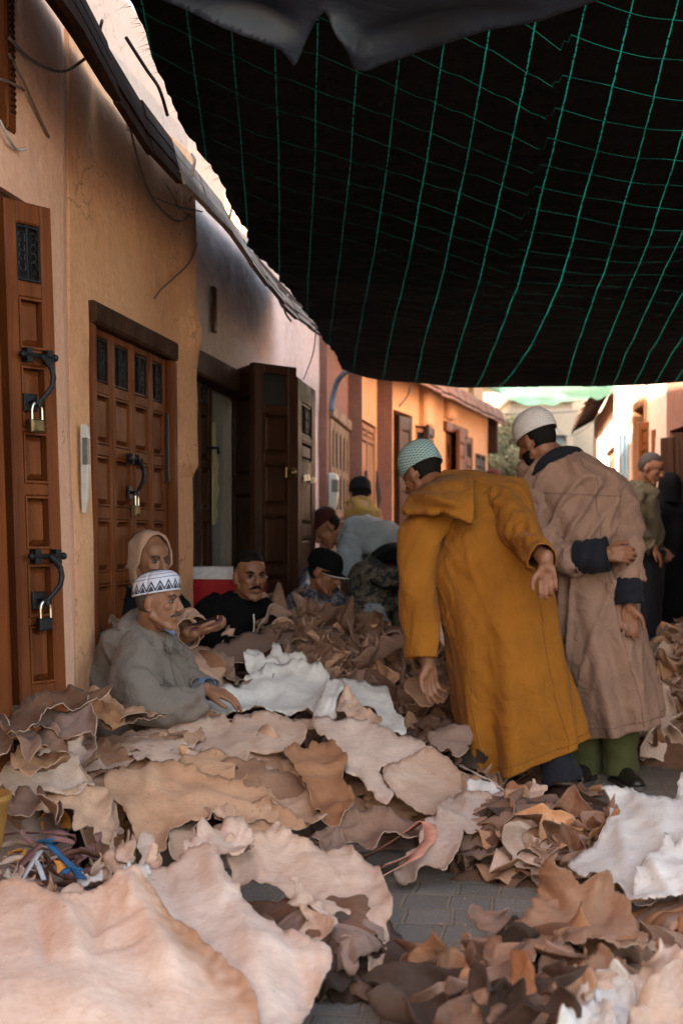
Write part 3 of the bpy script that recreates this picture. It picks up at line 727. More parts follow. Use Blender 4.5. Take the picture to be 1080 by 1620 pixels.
mb.build('door_frame', M['wood_tan'], hS)
door_leaf(FS, s0_+.075, s1_-.075, 0, 2.3, -.1, 1, [(1.9,2.25,'grille'),(1.2,1.8,'panel'),(.4,1.1,'panel')], 'wood_tan', hS, sw=.08)
openleaf(1009, 1026, 13.6, 13.3, 668, 3000, 1, [(680,705,'panel'),(712,745,'panel')], 'wood_door', hS, sw=.09, label='open brown leaf catching the sun')
openleaf(1029, 1049, 13.0, 12.7, 678, 3000, 1, [(690,760,'panel')], 'wood_orange', hS, sw=.1)
openleaf(977, 991, 14.9, 14.7, 680, 760, 2, [(690,750,'panel')], 'blue_paint', hS, sw=.04)
FT = Frame((3.06, 15.92), (3.75, 21.2), 0, flip=True)
hT = thing('plaster_house', FT.at(2.5, 0), 'far pink house on the right with dark sloping eave and grey window', 'house')
t0, t1 = FT.s_px(972, 1.5)+.15, FT.s_px(956, 1.5)
wall_sheet('wall', FT, 0, FT.len, -.1, 2.75, [(t0, t1, 1.0, 2.1)], M['plaster_pale'], hT, reveal=.15, seed=23, step=.15)
shell('outer_walls', FT, 0, FT.len, 2.75, 3.0, M['plaster_pale'], hT)
door_leaf(FT, t0+.02, t1-.02, 1.02, 2.08, -.05, 3, [(1.12,2.0,'grille')], 'wood_pale', hT, sw=.1, fancy=False, name='window')
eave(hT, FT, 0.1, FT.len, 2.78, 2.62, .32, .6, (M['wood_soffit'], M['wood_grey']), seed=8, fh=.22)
# back houses
def block(name, label, x0, x1, Y, ytop, mat, dep=4, wins=(), skew=0):
    p0 = P(x0, 850, Y); p1 = P(x1, 850, Y+skew); f = Frame((p0.x, p0.y), (p1.x, p1.y), 0)
    z = CAMZ+(850-ytop)*Y/F; h = thing(name, f.at(f.len/2, 0), label, 'house')
    ops = []
    for a, b, c_, d_ in wins:
        ops.append((f.s_px(a, 3), f.s_px(b, 3), CAMZ+(850-d_)*Y/F, CAMZ+(850-c_)*Y/F))
    wall_sheet('wall', f, 0, f.len, -.1, z, ops, M[mat], h, reveal=.3, step=.3, seed=Y)
    shell('outer_walls', f, 0, f.len, z, dep, M[mat], h, o0=-.31)
    mb = MB(); fbox(mb, f, -.05, f.len+.05, z+.13, z+.2, -dep-.1, .08); mb.build('roof_edge', M[mat], h)
    for o in ops:
        mb = MB(); fbox(mb, f, o[0], o[1], o[2], o[3], -.28, -.2); mb.build('window', M['blue_paint'], h)
    return h
block('plaster_house', 'cream house at the end of the lane left of the white knitted cap', 700, 812, 30, 618, 'plaster_cream', skew=.5)
block('plaster_house', 'low beige house at the end of the lane right behind the white knitted cap', 808, 906, 27, 646, 'plaster_cream', wins=((878,896,688,706),))
block('plaster_house', 'taller beige house at the lane end beside the far pink house', 893, 1010, 29, 634, 'plaster_cream', skew=-.5)
block('plaster_house', 'pale stretch of house closing the lane behind the leafy bush', 812, 960, 36, 690, 'plaster_pale')

# ------------------------------------------------------------------ wires
def wire(name, pts, r, mat, label, n=24, cat='cable', group=None):
    mb = MB(); mb.tube(crom(pts, n), r, 6); return tag(mb.build(name, M[mat], smooth=True), label, cat, group)
fo = lambda px, py, o=.02, fr=FB: (lambda q: fr.at(q[0], q[1], o))(fr.sz(px, py, o))
wire('loose_cable', [fo(15,60,.03,FA), fo(50,95,.03,FA), fo(95,113,.03,FA), fo(125,100,.05,FB), fo(150,75,.1,FB), P(162,32,5.0)], .006, 'wire', 'thin grey cable looping from the high window across to the dark eave')
wire('loose_cable', [fo(14,85,.02,FA), fo(38,130,.03,FA), fo(60,180,.02,FA), fo(78,217,.015,FA)], .005, 'wire', 'thin brown cable running down the pink wall to a nail under the high window')
wire('loose_cable', [fo(0,125,.02,FA), fo(20,132,.03,FA), fo(38,143,.03,FA)], .005, 'wire', 'short stub of cable poking right out of the high window frame')
wire('loose_cable', [fo(0,190,.02,FA), fo(15,220,.03,FA), fo(28,237,.02,FA), fo(42,235,.04,FA)], .005, 'wire_pale', 'pale cable end curling below the high window corner')
wire('loose_cable', [fo(203,185,.1), fo(215,240,.04), fo(230,290,.02), fo(250,325,.02), fo(280,350,.02), fo(300,340,.05)], .005, 'wire', 'grey wire sagging down the orange wall from the eave')
wire('loose_cable', [fo(312,385), fo(300,415), fo(275,440), fo(255,458), fo(245,472)], .004, 'wire', 'brown wire curving down the orange wall above the four panel door')
for i, (a, b, c_) in enumerate((((262,290),(285,330),(305,345)), ((240,310),(275,325),(320,335)), ((268,300),(290,350),(285,372)), ((300,320),(310,300),(318,312)))):
    wire('twig_wire', [fo(a[0],a[1],.08), fo(b[0],b[1],.12), fo(c_[0],c_[1],.1)], .0035, 'wire', 'tangled thin wire bunched against the orange wall under the eave', 10, 'wire', 'wires bunched under the eave')
sc_ = lambda px, py, o: (lambda q: FE.at(q[0], q[1], o))(FE.sz(px, py, o))
wire('eave_cable', [sc_(330,318,.25), sc_(352,352,.22), sc_(385,392,.25), sc_(420,432,.22), sc_(452,470,.25), sc_(480,498,.22), sc_(510,528,.28)], .012, 'black_void', 'thick black cable running under the grey eave boards', 40)
wire('hanging_string', [sc_(455,465,.28), sc_(450,490,.25), sc_(460,508,.2)], .006, 'wire_pale', 'pale string loop hanging from the eave over the mauve wall', 12, 'string')
wire('hanging_string', [sc_(502,495,.34), sc_(500,520,.33), sc_(495,560,.2), sc_(480,600,.12)], .004, 'wire_pale', 'long pale string dropping from the end of the eave to the open doors', 16, 'string')
for k, (px, py) in enumerate(((308,262),(368,328))):
    wire('hanging_string', [sc_(px-4,py-18,.30), sc_(px,py-8,.34), sc_(px-5,py+18,.33)], .006, 'wire_pale', ('pale tie round the eave where its boards turn grey', 'pale tie round the grey eave near its middle')[k], 8, 'string')
wire('hanging_string', [sc_(200,175,.24), sc_(204,185,.3), sc_(203,205,.26)], .008, 'wire_pale', 'short white rag tie hanging from the dark part of the eave', 8, 'string')
wire('blue_cable', [P(524,650,11.0), P(528,622,11.0), P(537,598,10.9), P(556,584,10.6), P(590,577,10.2), P(625,574,9.8)], .022, 'cable_blue', 'bent blue grey conduit reaching from the mauve wall to the net edge', 30)
wire('hanging_string', [P(648,612,14.8), P(645,625,14.9), P(632,642,15.0), P(622,655,15.2)], .008, 'cable_blue', 'blue string hanging from the far brown eave', 10, 'string')
wire('overhead_wire', [P(620,592,15), P(700,628,18), P(800,655,22), P(950,648,25)], .012, 'wire', 'dark wire crossing the lane in front of the cream houses', 20)
wire('overhead_wire', [P(845,625,18), P(900,690,24), P(985,630,20)], .008, 'wire_pale', 'pale slack wire between the end houses', 20)
wire('net_cord', [P(200,60,4.9), P(232,110,5.1), P(252,140,5.3), P(265,182,5.5)], .007, 'black_void', 'thick black cord hanging between the dark eave and the net edge', 16)

# ------------------------------------------------------------------ tree at lane end
def leafy(name, c, rx, ry, rz, n, col, label, seed):
    rnd = random.Random(seed); t = thing(name, (c[0], c[1], 0), label, 'tree')
    mb = MB(); pts = crom([(c[0], c[1], -.05), (c[0]+.06, c[1], c[2]*.4), (c[0]-.05, c[1]+.05, c[2])], 8); mb.tube(pts, [.09,.08,.075,.07,.06,.05,.045,.04], 8)
    for k in range(9):
        a = rnd.uniform(0, 2*PI); e = Vector((c[0]+rx*.75*math.cos(a), c[1]+ry*.75*math.sin(a), c[2]+rz*rnd.uniform(-.5,.85)))
        s = Vector(pts[3+k%5]); mb.tube(crom([s, (s+e)/2+Vector((0,0,.1)), e], 6), [.035,.03,.022,.016,.01,.006], 6)
    mb.build('trunk', M['wire'], t, smooth=True)
    V = []; Fc = []; clumps = [(Vector((rnd.gauss(0,.5), rnd.gauss(0,.5), rnd.gauss(0,.5))), rnd.uniform(.18,.36)) for _ in range(34)]
    for i in range(n):
        cl, cr = clumps[i % len(clumps)]; d = Vector((rnd.gauss(0,1), rnd.gauss(0,1), rnd.gauss(0,1))).normalized()*cr*rnd.random()**.4
        q = cl*1.0 + d
        if q.length > 1.15: continue
        p = Vector((c[0]+q.x*rx, c[1]+q.y*ry, c[2]+q.z*rz)); u = Vector((rnd.gauss(0,1), rnd.gauss(0,1), rnd.gauss(0,1))).normalized()
        w = u.cross(Vector((rnd.gauss(0,1), rnd.gauss(0,1), rnd.gauss(0,1)))).normalized(); l = rnd.uniform(.022,.04)
        b = len(V); V += [p-u*l, p+w*l*.45, p+u*l, p-w*l*.45]; Fc.append((b, b+1, b+2, b+3))
    mt, nt, bs = newmat('leaves'); g = geopos(nt); L(nt, ramp(nt, noise_tex(nt, g, 6, 3), [(.35, col), (.7, [min(1, x*1.9) for x in col])]), bs.inputs['Base Color']); bs.inputs['Roughness'].default_value = .6
    mesh_obj('crown', V, Fc, mt, t, smooth=False)
c = P(818, 735, 22.0)
leafy('leafy_bush', (c.x, c.y, c.z-.1), .75, .6, .85, 26000, (.26,.26,.16), 'grey green leafy bush at the end of the lane between orange house and white cap', 5)

# ------------------------------------------------------------------ thin plate sheet
def tps(ctrl):
    C = np.array(ctrl, float); X = C[:, :2]/100.0; n = len(X)
    def U(d2): return np.where(d2 > 1e-12, d2*np.log(np.maximum(d2, 1e-12)), 0)
    D = ((X[:,None]-X[None])**2).sum(-1); A = np.zeros((n+3, n+3)); A[:n,:n] = U(D)+np.eye(n)*1e-4
    A[:n,n] = 1; A[:n,n+1:] = X; A[n,:n] = 1; A[n+1:,:n] = X.T
    w = np.linalg.solve(A, np.concatenate([C[:,2], [0,0,0]]))
    def f(px, py):
        q = np.stack([np.asarray(px), np.asarray(py)], -1)/100.0
        D = ((q[...,None,:]-X)**2).sum(-1)
        return U(D)@w[:n] + w[n] + q@w[n+1:]
    return f

# ------------------------------------------------------------------ canopy
def net_mat():
    m, nt, b = newmat('shade_net'); nt.nodes.remove(b); out = nt.nodes['Material Output']
    uv = nt.nodes.new('ShaderNodeUVMap'); sep = nt.nodes.new('ShaderNodeSeparateXYZ'); L(nt, uv.outputs[0], sep.inputs[0])
    g = noise_tex(nt, geopos(nt), 3, 4)
    def line(v, w):
        fr = math_n(nt, 'FRACT', v); d = math_n(nt, 'ABSOLUTE', math_n(nt, 'SUBTRACT', fr, .5)); return math_n(nt, 'LESS_THAN', d, w)
    lu = line(sep.outputs[0], .017); lv = line(sep.outputs[1], .0075)
    dash = math_n(nt, 'GREATER_THAN', noise_tex(nt, geopos(nt), 90, 1), .40)
    lu = math_n(nt, 'MULTIPLY', lu, dash)
    gx = nt.nodes.new('ShaderNodeSeparateXYZ'); L(nt, geopos(nt), gx.inputs[0])
    dens = nt.nodes.new('ShaderNodeMapRange'); dens.inputs[1].default_value = -.12; dens.inputs[2].default_value = .95; dens.inputs[3].default_value = .10; dens.inputs[4].default_value = .55; L(nt, math_n(nt, 'SUBTRACT', gx.outputs[0], math_n(nt, 'MULTIPLY', math_n(nt, 'SUBTRACT', gx.outputs[1], 5.5), .12)), dens.inputs[0])
    br = math_n(nt, 'MULTIPLY', dens.outputs[0], ramp(nt, noise_tex(nt, geopos(nt), 2.2, 3), [(.3, (.3,.3,.3)), (.6, (1,1,1))]))
    fy = math_n(nt, 'MULTIPLY', math_n(nt, 'SUBTRACT', 9.0, gx.outputs[1]), .3, True)
    msk = math_n(nt, 'MAXIMUM', lu, math_n(nt, 'MULTIPLY', lv, math_n(nt, 'MULTIPLY', fy, .75)))
    dk = nt.nodes.new('ShaderNodeBsdfPrincipled'); L(nt, ramp(nt, noise_tex(nt, geopos(nt), 60, 3), [(.3, (.002,.002,.002)), (.7, (.006,.006,.006))]), dk.inputs['Base Color']); dk.inputs['Roughness'].default_value = .75; dk.inputs['Specular IOR Level'].default_value = .12
    bump(nt, dk, noise_tex(nt, geopos(nt), 8, 5), .5, .03)
    tr = nt.nodes.new('ShaderNodeBsdfTranslucent'); tr.inputs['Color'].default_value = (.015,.42,.25,1)
    df = nt.nodes.new('ShaderNodeBsdfDiffuse'); df.inputs['Color'].default_value = (.01,.25,.15,1)
    mx = nt.nodes.new('ShaderNodeMixShader'); mx.inputs[0].default_value = .35; L(nt, tr.outputs[0], mx.inputs[1]); L(nt, df.outputs[0], mx.inputs[2])
    m2 = nt.nodes.new('ShaderNodeMixShader'); L(nt, math_n(nt, 'MULTIPLY', msk, br), m2.inputs[0]); L(nt, dk.outputs[0], m2.inputs[1]); L(nt, mx.outputs[0], m2.inputs[2])
    L(nt, m2.outputs[0], out.inputs['Surface']); return m
netZ = [(3.0,2.98),(3.8,2.86),(4.53,2.76),(5.5,2.56),(6.9,2.36),(8.66,2.23),(9.6,2.12)]
def zcurve(Y):
    for (a, za), (b, zb) in zip(netZ, netZ[1:]):
        if Y <= b: 
            t = (Y-a)/(b-a); return za+(zb-za)*t
    return netZ[-1][1]
_zs = [sum(zcurve(3.0+i*.05+k*.05) for k in range(-8, 9))/17 for i in range(0, 133)]
def zsm(Y): return _zs[max(0, min(132, int(round((Y-3.0)/.05))))]
V = []; UV = []; nu, nv = 230, 150; Fc = []
rnd = random.Random(3)
for j in range(nv+1):
    v_ = j/nv
    for i in range(nu+1):
        u = i/nu; Y = 4.1+v_*(9.6-4.1)
        ye = Y + (.12*math.sin(u*9)+.05*math.sin(u*23) if j > nv-8 else 0)*((j-nv+8)/8 if j > nv-8 else 0)
        ye -= (1-min(1, u*14))*v_**8*.25
        xl = Lx(ye, .36); xr = 2.75+.02*ye
        jag = .05*nz(ye*3.2, 3.3, 0)+.022*nz(ye*11, 9, 0) if i == 0 else 0
        X = xl+(xr-xl)*u + jag
        sag = -.06*math.sin(PI*u)*(.4+v_) + .05*nz(X*1.1, ye*.8, 4) + .010*nz(X*3, ye*2.3, 8) + .006*math.sin((X-.1*ye)*9+1.3*nz(X, ye, 2))
        z = zsm(ye) + sag + .02
        V.append((X, ye, z))
        a_ = X
        for _ in range(6): a_ = X-(-.035+.05*min(1.1, max(0, a_-.1))+.085*min(.92, max(0, a_-.1))**2)*(ye-4.5)
        seam = a_ > .745; wob = .10*nz(X*.9, ye*.6, 6)+.035*nz(X*2.3, ye*2.0, 3)
        ub = a_/.142 + wob*.8
        vb = (ye - (.30*X if seam else .30*.75+.78*(X-.75)))/.225 + wob*2.2 + (.42 if seam else 0)
        UV.append((ub, vb))
for j in range(nv):
    for i in range(nu): a = j*(nu+1)+i; Fc.append((a, a+1, a+nu+2, a+nu+1))
net = thing('shade_net', (0.6, 6.4, 2.4), 'large black shade net with green grid threads stretched over the lane', 'canopy')
net_m = net_mat(); mesh_obj('netting', V, Fc, net_m, net, uvs=UV)
mb = MB()
rnd = random.Random(5)
for k in range(260):
    Y = rnd.uniform(4.2, 9.4); p = Vector((Lx(Y, .36), Y, zsm(Y)+.02)); l = rnd.uniform(.01,.045); a = rnd.uniform(-1.3,1.3)
    q = p + Vector((-l*math.cos(a), l*math.sin(a)*.7, -l*rnd.uniform(.0,1.0)))
    w_ = rnd.uniform(.0015,.004); mb.add([p+Vector((.02,-w_,.0)), p+Vector((.02,w_,0)), q], [(0,1,2)])
tag(mb.build('frayed_edge', M['black_void'], net), kind='stuff')
# ------------------------------------------------------------------ traced sheets
def smooth_poly(poly, k=4, tension=.5, rnd=None):
    A = [np.array(p, float) for p in poly]; n = len(A); out = []
    for i in range(n):
        p0, p1, p2, p3 = A[i-1], A[i], A[(i+1)%n], A[(i+2)%n]; d = np.linalg.norm(p2-p1)+1e-6
        t1 = (p2-p0)*tension*min(1, d/(np.linalg.norm(p1-p0)+1e-6)); t2 = (p3-p1)*tension*min(1, d/(np.linalg.norm(p3-p2)+1e-6))
        for j in range(k):
            u = j/k; out.append((2*u**3-3*u*u+1)*p1+(u**3-2*u*u+u)*t1+(-2*u**3+3*u*u)*p2+(u**3-u*u)*t2)
    return out
def resample(poly, step, rag, rnd, closed=True):
    pts = []
    poly = smooth_poly(poly)
    n = len(poly); arc = rnd.uniform(0, 50)
    for i in range(n):
        a = poly[i]; b = poly[(i+1) % n]; d = np.linalg.norm(b-a); k = max(1, int(round(d/step)))
        nn = np.array([b[1]-a[1], a[0]-b[0]])/max(d, 1e-6)
        for j in range(k):
            t = j/k; q = a+(b-a)*t; x, y = q[0]*.9+arc*9, q[1]*1.1
            nick = nz(x/15, y/15, 5.5); nick = -2.6*max(0, nick-.28)*4
            off = rag*(.7*nz(x/30, y/30, 0)+.5*nz(x/10, y/10, 3)+.45*nz(x/5, y/5, 7)+.3*nz(x/2.4, y/2.4, 9)+nick*.55)
            pts.append(q + nn*off)
    return pts
def _old_resample(poly, step, rag, rnd, closed=True):
    pts = []
    n = len(poly)
    for i in range(n):
        a = np.array(poly[i], float); b = np.array(poly[(i+1) % n], float); d = np.linalg.norm(b-a); k = max(1, int(d/step))
        nn = np.array([b[1]-a[1], a[0]-b[0]])/max(d, 1e-6); ph = rnd.uniform(0, 100)
        for j in range(k):
            t = j/k; env = math.sin(PI*t)**.6 if k > 1 else 0
            off = rag*(1.5*nz(ph+t*d/22, 3.1, 0)+.9*nz(ph+t*d/8, 7.7, 0)+.5*nz(ph+t*d/3.5, 1.7, 0))
            pts.append(a+(b-a)*t + nn*off*(.35+.65*env))
    return pts
def _front_normal(f, px, py):
    """surface normal of the sheet, turned to the side the viewer of the pile sees"""
    e = 2.0; p = P(px, py, f(px, py)); dx = P(px+e, py, f(px+e, py))-p; dy = P(px, py+e, f(px, py+e))-p
    n = dx.cross(dy).normalized()
    if n.dot(Vector((0, 0, CAMZ))-p) < 0: n = -n
    return n
SHIFT = [0.0]
def sheet(name, poly, ctrl, front, back, label, cat='hide', group=None, step=6.5, rag=3.0, amp=.008, ripple=.008, curl=.010, wr=7, seed=0, th=.0028, creases=(), parent=None, shade_stains=(), fine=.0015):
    rnd = random.Random(seed*31+5); f = tps([(q[0], q[1], q[2]-SHIFT[0]) for q in ctrl])
    bd = resample(poly, min(step*.6, 3.2), rag, rnd); B = np.array(bd)
    x0, y0 = B.min(0); x1, y1 = B.max(0)
    pts = []; gy = y0
    inner = []
    while gy < y1:
        gx = x0 + rnd.random()*step
        while gx < x1:
            inner.append((gx+rnd.uniform(-.3,.3)*step, gy+rnd.uniform(-.25,.25)*step*.6)); gx += step
        gy += step*.72
    I = np.array(inner)
    dmin = np.sqrt(((I[:,None]-B[None])**2).sum(-1)).min(1)
    # inside test
    ins = np.zeros(len(I), bool); n = len(B)
    for i in range(n):
        a, b = B[i], B[(i+1) % n]
        c = ((a[1] > I[:,1]) != (b[1] > I[:,1]))
        with np.errstate(divide='ignore', invalid='ignore'):
            xx = (b[0]-a[0])*(I[:,1]-a[1])/(b[1]-a[1]+1e-12)+a[0]
        ins ^= c & (I[:,0] < xx)
    I = I[ins & (dmin > step*.45)]
    allp = [Vector((p[0], p[1])) for p in B] + [Vector((p[0], p[1])) for p in I]
    r = delaunay_2d_cdt(allp, [], [list(range(len(B)))], 1, 1e-4)
    vv, ff = r[0], r[2]
    A = np.array([(v.x, v.y) for v in vv]); dd = np.sqrt(((A[:,None]-B[None])**2).sum(-1)).min(1)
    depth = f(A[:,0], A[:,1])
    e = 2.0; dxp = f(A[:,0]+e, A[:,1]); dyp = f(A[:,0], A[:,1]+e)
    V = []; edge = []
    for i in range(len(A)):
        px, py = A[i]; Y = min(depth[i], (CAMZ-.012)*F/(py-HY)) if py > HY+60 else depth[i]; p = P(px, py, Y); s = Y/F
        tx = P(px+e, py, dxp[i])-p; ty = P(px, py+e, dyp[i])-p; nn = tx.cross(ty).normalized()
        if nn.dot(Vector((0,0,CAMZ))-p) < 0: nn = -nn
        dm = dd[i]*s
        w = math.exp(-dm/.045)
        h = amp*(2.2*fbm(p.x*wr*.55+seed, p.y*wr*.8, p.z*wr+seed*2, 3) + .5*nz(p.x*wr*3, p.y*wr*3, p.z*wr*3+seed))
        # drawn folds: ridged noise
        rn = 1-abs(nz(p.x*wr*.6+seed*3, p.y*wr*.35, p.z*wr*.6)*2.2); h += amp*1.3*max(0, rn)**3
        ang = (px*.9+py*.7)*.045*wr/7
        h += w*ripple*(nz(px/26+seed, py/20, 1)*2.0 + .6*nz(px/9, py/9, seed))
        h += curl*w*w*(.3+1.4*max(0, nz(px/45+seed*7, py/45, 2)+.25))
        f1 = 1-abs(nz(px/34+seed, py/9+.6*nz(px/40, py/40, 2), seed*1.1)*3.0); f2 = 1-abs(nz(px/10+seed*2, py/26, 4.4)*3.0)
        h += fine*(max(0, f1)**2+max(0, f2)**2*.8)*(.5+1.6*w+.8*max(0, nz(px/70, py/50, seed+6)))
        for (cx0, cy0, cx1, cy1, ca, cw) in creases:
            vx, vy = cx1-cx0, cy1-cy0; t = max(0, min(1, ((px-cx0)*vx+(py-cy0)*vy)/(vx*vx+vy*vy)))
            q = math.hypot(px-cx0-vx*t, py-cy0-vy*t); h += ca*math.exp(-(q/cw)**2)*math.sin(PI*min(1, .15+t*.85))
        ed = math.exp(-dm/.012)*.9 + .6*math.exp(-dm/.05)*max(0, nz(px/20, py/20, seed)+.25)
        for (cx0, cy0, cx1, cy1, ca, cw) in shade_stains:  # brown strokes: fold shade painted in, together with tan margins
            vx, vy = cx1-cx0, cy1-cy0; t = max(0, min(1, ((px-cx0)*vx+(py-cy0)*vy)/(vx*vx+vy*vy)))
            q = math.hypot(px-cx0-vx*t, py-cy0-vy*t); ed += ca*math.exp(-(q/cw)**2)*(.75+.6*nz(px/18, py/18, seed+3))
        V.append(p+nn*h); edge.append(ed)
    # orient faces to the front
    sg = 0
    for fc in ff:
        a, b, c = (V[k] for k in fc[:3]); sg += (b-a).cross(c-a).dot(Vector((0,0,CAMZ))-a)
    Fc = [tuple(fc) if sg > 0 else tuple(fc)[::-1] for fc in ff]
    o = mesh_obj(name, V, Fc, [M[front], M[back], M['hide_rim'] if parent is None else M[front]], parent, attrs={'edge': edge})
    solid(o, th, -1, 1, 2)
    if parent is None: tag(o, label, cat, group)
    return o

def rim_sheet(*a, **k): return sheet(*a, **k)

# ------------------------------------------------------------------ heap cores
def dome(X, Y, cx, cy, rx, ry, h, rot=0, p=1.0):
    c, s = math.cos(rot), math.sin(rot); dx, dy = X-cx, Y-cy; u = (dx*c+dy*s)/rx; v = (-dx*s+dy*c)/ry; r = u*u+v*v
    return h*max(0, 1-r)**p if r < 1 else 0
def heap_core(name, H, x0, x1, y0, y1, mat, label, step=.035, cat='hide heap'):
    nx, ny = int((x1-x0)/step), int((y1-y0)/step); V = []; idx = {}; Fc = []
    for j in range(ny+1):
        for i in range(nx+1):
            x, y = x0+i*step, y0+j*step; h = H(x, y)
            if h > 0: h = max(0, h-.02 + .05*abs(nz(x*9, y*9, 0)) + .03*nz(x*22, y*22, 1))
            idx[i,j] = len(V); V.append((x+.3*step*nz(x*30, y*30, 4), y+.3*step*nz(x*30, y*30, 9), h-.004))
    for j in range(ny):
        for i in range(nx):
            q = (idx[i,j], idx[i+1,j], idx[i+1,j+1], idx[i,j+1])
            if max(V[k][2] for k in q) > .002: Fc.append(q)
    used = sorted({k for f in Fc for k in f}); mp = {k: n for n, k in enumerate(used)}
    o = mesh_obj(name, [V[k] for k in used], [tuple(mp[k] for k in f) for f in Fc], M[mat], smooth=True)
    return tag(o, label, cat, kind='stuff')

# ------------------------------------------------------------------ loose hide prototypes
def scrap_mesh(name, seed, R, mats, bend=1.0, ruff=.02, nr=8, na=52, elong=1.5, th=.003, lift=0):
    rnd = random.Random(seed); V = []; Fc = []; edge = []
    ph = [rnd.uniform(0, 6.28) for _ in range(6)]; bx = rnd.uniform(0, PI); kb = rnd.uniform(.6, 1.6)*bend/R; k2 = rnd.uniform(-.6,.8)*bend/R
    def rad(a): 
        return R*(1+.14*math.sin(2*a+ph[0])+.12*math.sin(3*a+ph[1])+.05*math.sin(5*a+ph[2])+.10*nz(math.cos(a)*2+seed, math.sin(a)*2, 1)+.05*nz(math.cos(a)*9+seed, math.sin(a)*9, 2))
    def pos(r, a):
        x = r*math.cos(a)*elong**.5; y = r*math.sin(a)/elong**.5; t = r/R
        z = ruff*t**2.2*(1.3*math.sin(4*a+ph[4])+.8*math.sin(7*a+ph[5])+1.2*nz(math.cos(a)*3, math.sin(a)*3, seed)) + .25*R*fbm(x/R*1.2+seed, y/R*1.2, 3, 2)
        # cylinder bend about an axis
        u = x*math.cos(bx)+y*math.sin(bx); v = -x*math.sin(bx)+y*math.cos(bx)
        th_ = u*kb
        if abs(kb) > 1e-3: uu = math.sin(th_)/kb; zz = (1-math.cos(th_))/kb
        else: uu, zz = u, 0
        z2 = z*math.cos(th_)+zz + .5*k2*v*v*1.0; uu -= z*math.sin(th_)
        return Vector((uu*math.cos(bx)-v*math.sin(bx), uu*math.sin(bx)+v*math.cos(bx), z2+lift))
    V.append(pos(0, 0)); edge.append(0)
    for i in range(1, nr+1):
        for k in range(na):
            a = 2*PI*k/na; V.append(pos(rad(a)*(i/nr)**.85, a)); edge.append((i/nr)**6)
    for k in range(na): Fc.append((0, 1+k, 1+(k+1) % na))
    for i in range(nr-1):
        for k in range(na): a = 1+i*na; Fc.append((a+k, a+na+k, a+na+(k+1)%na, a+(k+1)%na))
    o = mesh_obj(name, V, Fc, mats, attrs={'edge': edge}, origin=Vector((0,0,0)))
    solid(o, th, 0, 1, 2); bake(o); return o
SC_MATS = {'pale': ('hide_pale','hide_under'), 'tan': ('hide_tan','hide_brown'), 'mauve': ('hide_mauve','hide_under'), 'brown': ('hide_brown','hide_mauve'), 'white': ('hide_white','hide_pale'), 'rust': ('hide_rust','hide_brown'), 'dark': ('hide_dark','hide_dark')}
PROTO = {}
def proto(kind, v):
    k = (kind, v)
    if k not in PROTO:
        a, b = SC_MATS[kind]; o = scrap_mesh('leather_piece', hash(kind) % 1000 if False else sum(map(ord, kind))+v*17, .1, [M[a], M[b], M['hide_rim'] if kind in ('pale','white','tan') else M[b]], bend=.7+.5*(v % 4), ruff=.016+.008*(v % 3), elong=1.2+.3*(v % 4))
        PROTO[k] = [o, False]
    return PROTO[k]
def put(kind, v, loc, rot, scale, label, group, cat='leather piece', name='leather_piece'):
    pr = proto(kind, v); o = pr[0]
    if pr[1]: o = o.copy(); COL.objects.link(o)
    pr[1] = True
    o.name = name; o.location = loc; o.rotation_euler = rot; o.scale = (scale,)*3 if not isinstance(scale, tuple) else scale
    return tag(o, label, cat, group)

STUFF = {}   # beyond the individual pieces: accumulated into one mesh per heap
def scatter_heap(H, region, n, kinds, label, group, seed, smin=.7, smax=1.5, tilt=.7, stuff_n=0, stuff_name='loose_leather_scraps', stuff_label='', lift=.0, ok=None):
    rnd = random.Random(seed); x0, x1, y0, y1 = region; placed = 0; tries = 0; cand = []
    while placed < n+stuff_n and tries < 60000:
        tries += 1; x = rnd.uniform(x0, x1); y = rnd.uniform(y0, y1); h = H(x, y)
        if h < .02 or (ok and not ok(x, y)): continue
        placed += 1; cand.append((y, x, h))
    # the nearer ones are the individual pieces
    cand.sort(); e = .03
    vs, fs, ms, ed = [], [], [], []
    for i, (y, x, h) in enumerate(cand):
        gx = (H(x+e, y)-H(x-e, y))/(2*e); gy = (H(x, y+e)-H(x, y-e))/(2*e)
        k = rnd.choice(kinds); v = rnd.randrange(5); s = rnd.uniform(smin, smax)*(1 if rnd.random() > .12 else 1.5)
        q = Vector((-gx, -gy, 1)).normalized().to_track_quat('Z', 'Y').to_matrix()
        R = q @ Matrix.Rotation(rnd.uniform(0, 2*PI), 3, 'Z') @ Matrix.Rotation(rnd.gauss(0, tilt), 3, 'X') @ Matrix.Rotation(rnd.gauss(0, tilt*.6), 3, 'Y')
        loc = Vector((x, y, h+lift+rnd.uniform(0, .03)))
        if i < n: put(k, v, loc, R.to_euler(), s, label, group)
        else:
            me = proto(k, v)[0].data; b = len(vs); co = np.empty(len(me.vertices)*3); me.vertices.foreach_get('co', co); co = co.reshape(-1,3)*s
            vs += [Vector(c) for c in (co@np.array(R).T+np.array(loc))]; fs += [[b+j for j in p.vertices] for p in me.polygons]
            off = {'mauve':0,'brown':1,'tan':2,'pale':3,'white':4,'rust':5,'dark':1}[k]; ms += [off]*len(me.polygons)
    if vs:
        o = mesh_obj(stuff_name, vs, fs, [M[a] for a in ('hide_mauve','hide_brown','hide_tan','hide_pale','hide_white','hide_rust')], fmat=ms)
        tag(o, stuff_label, 'leather scraps', kind='stuff')

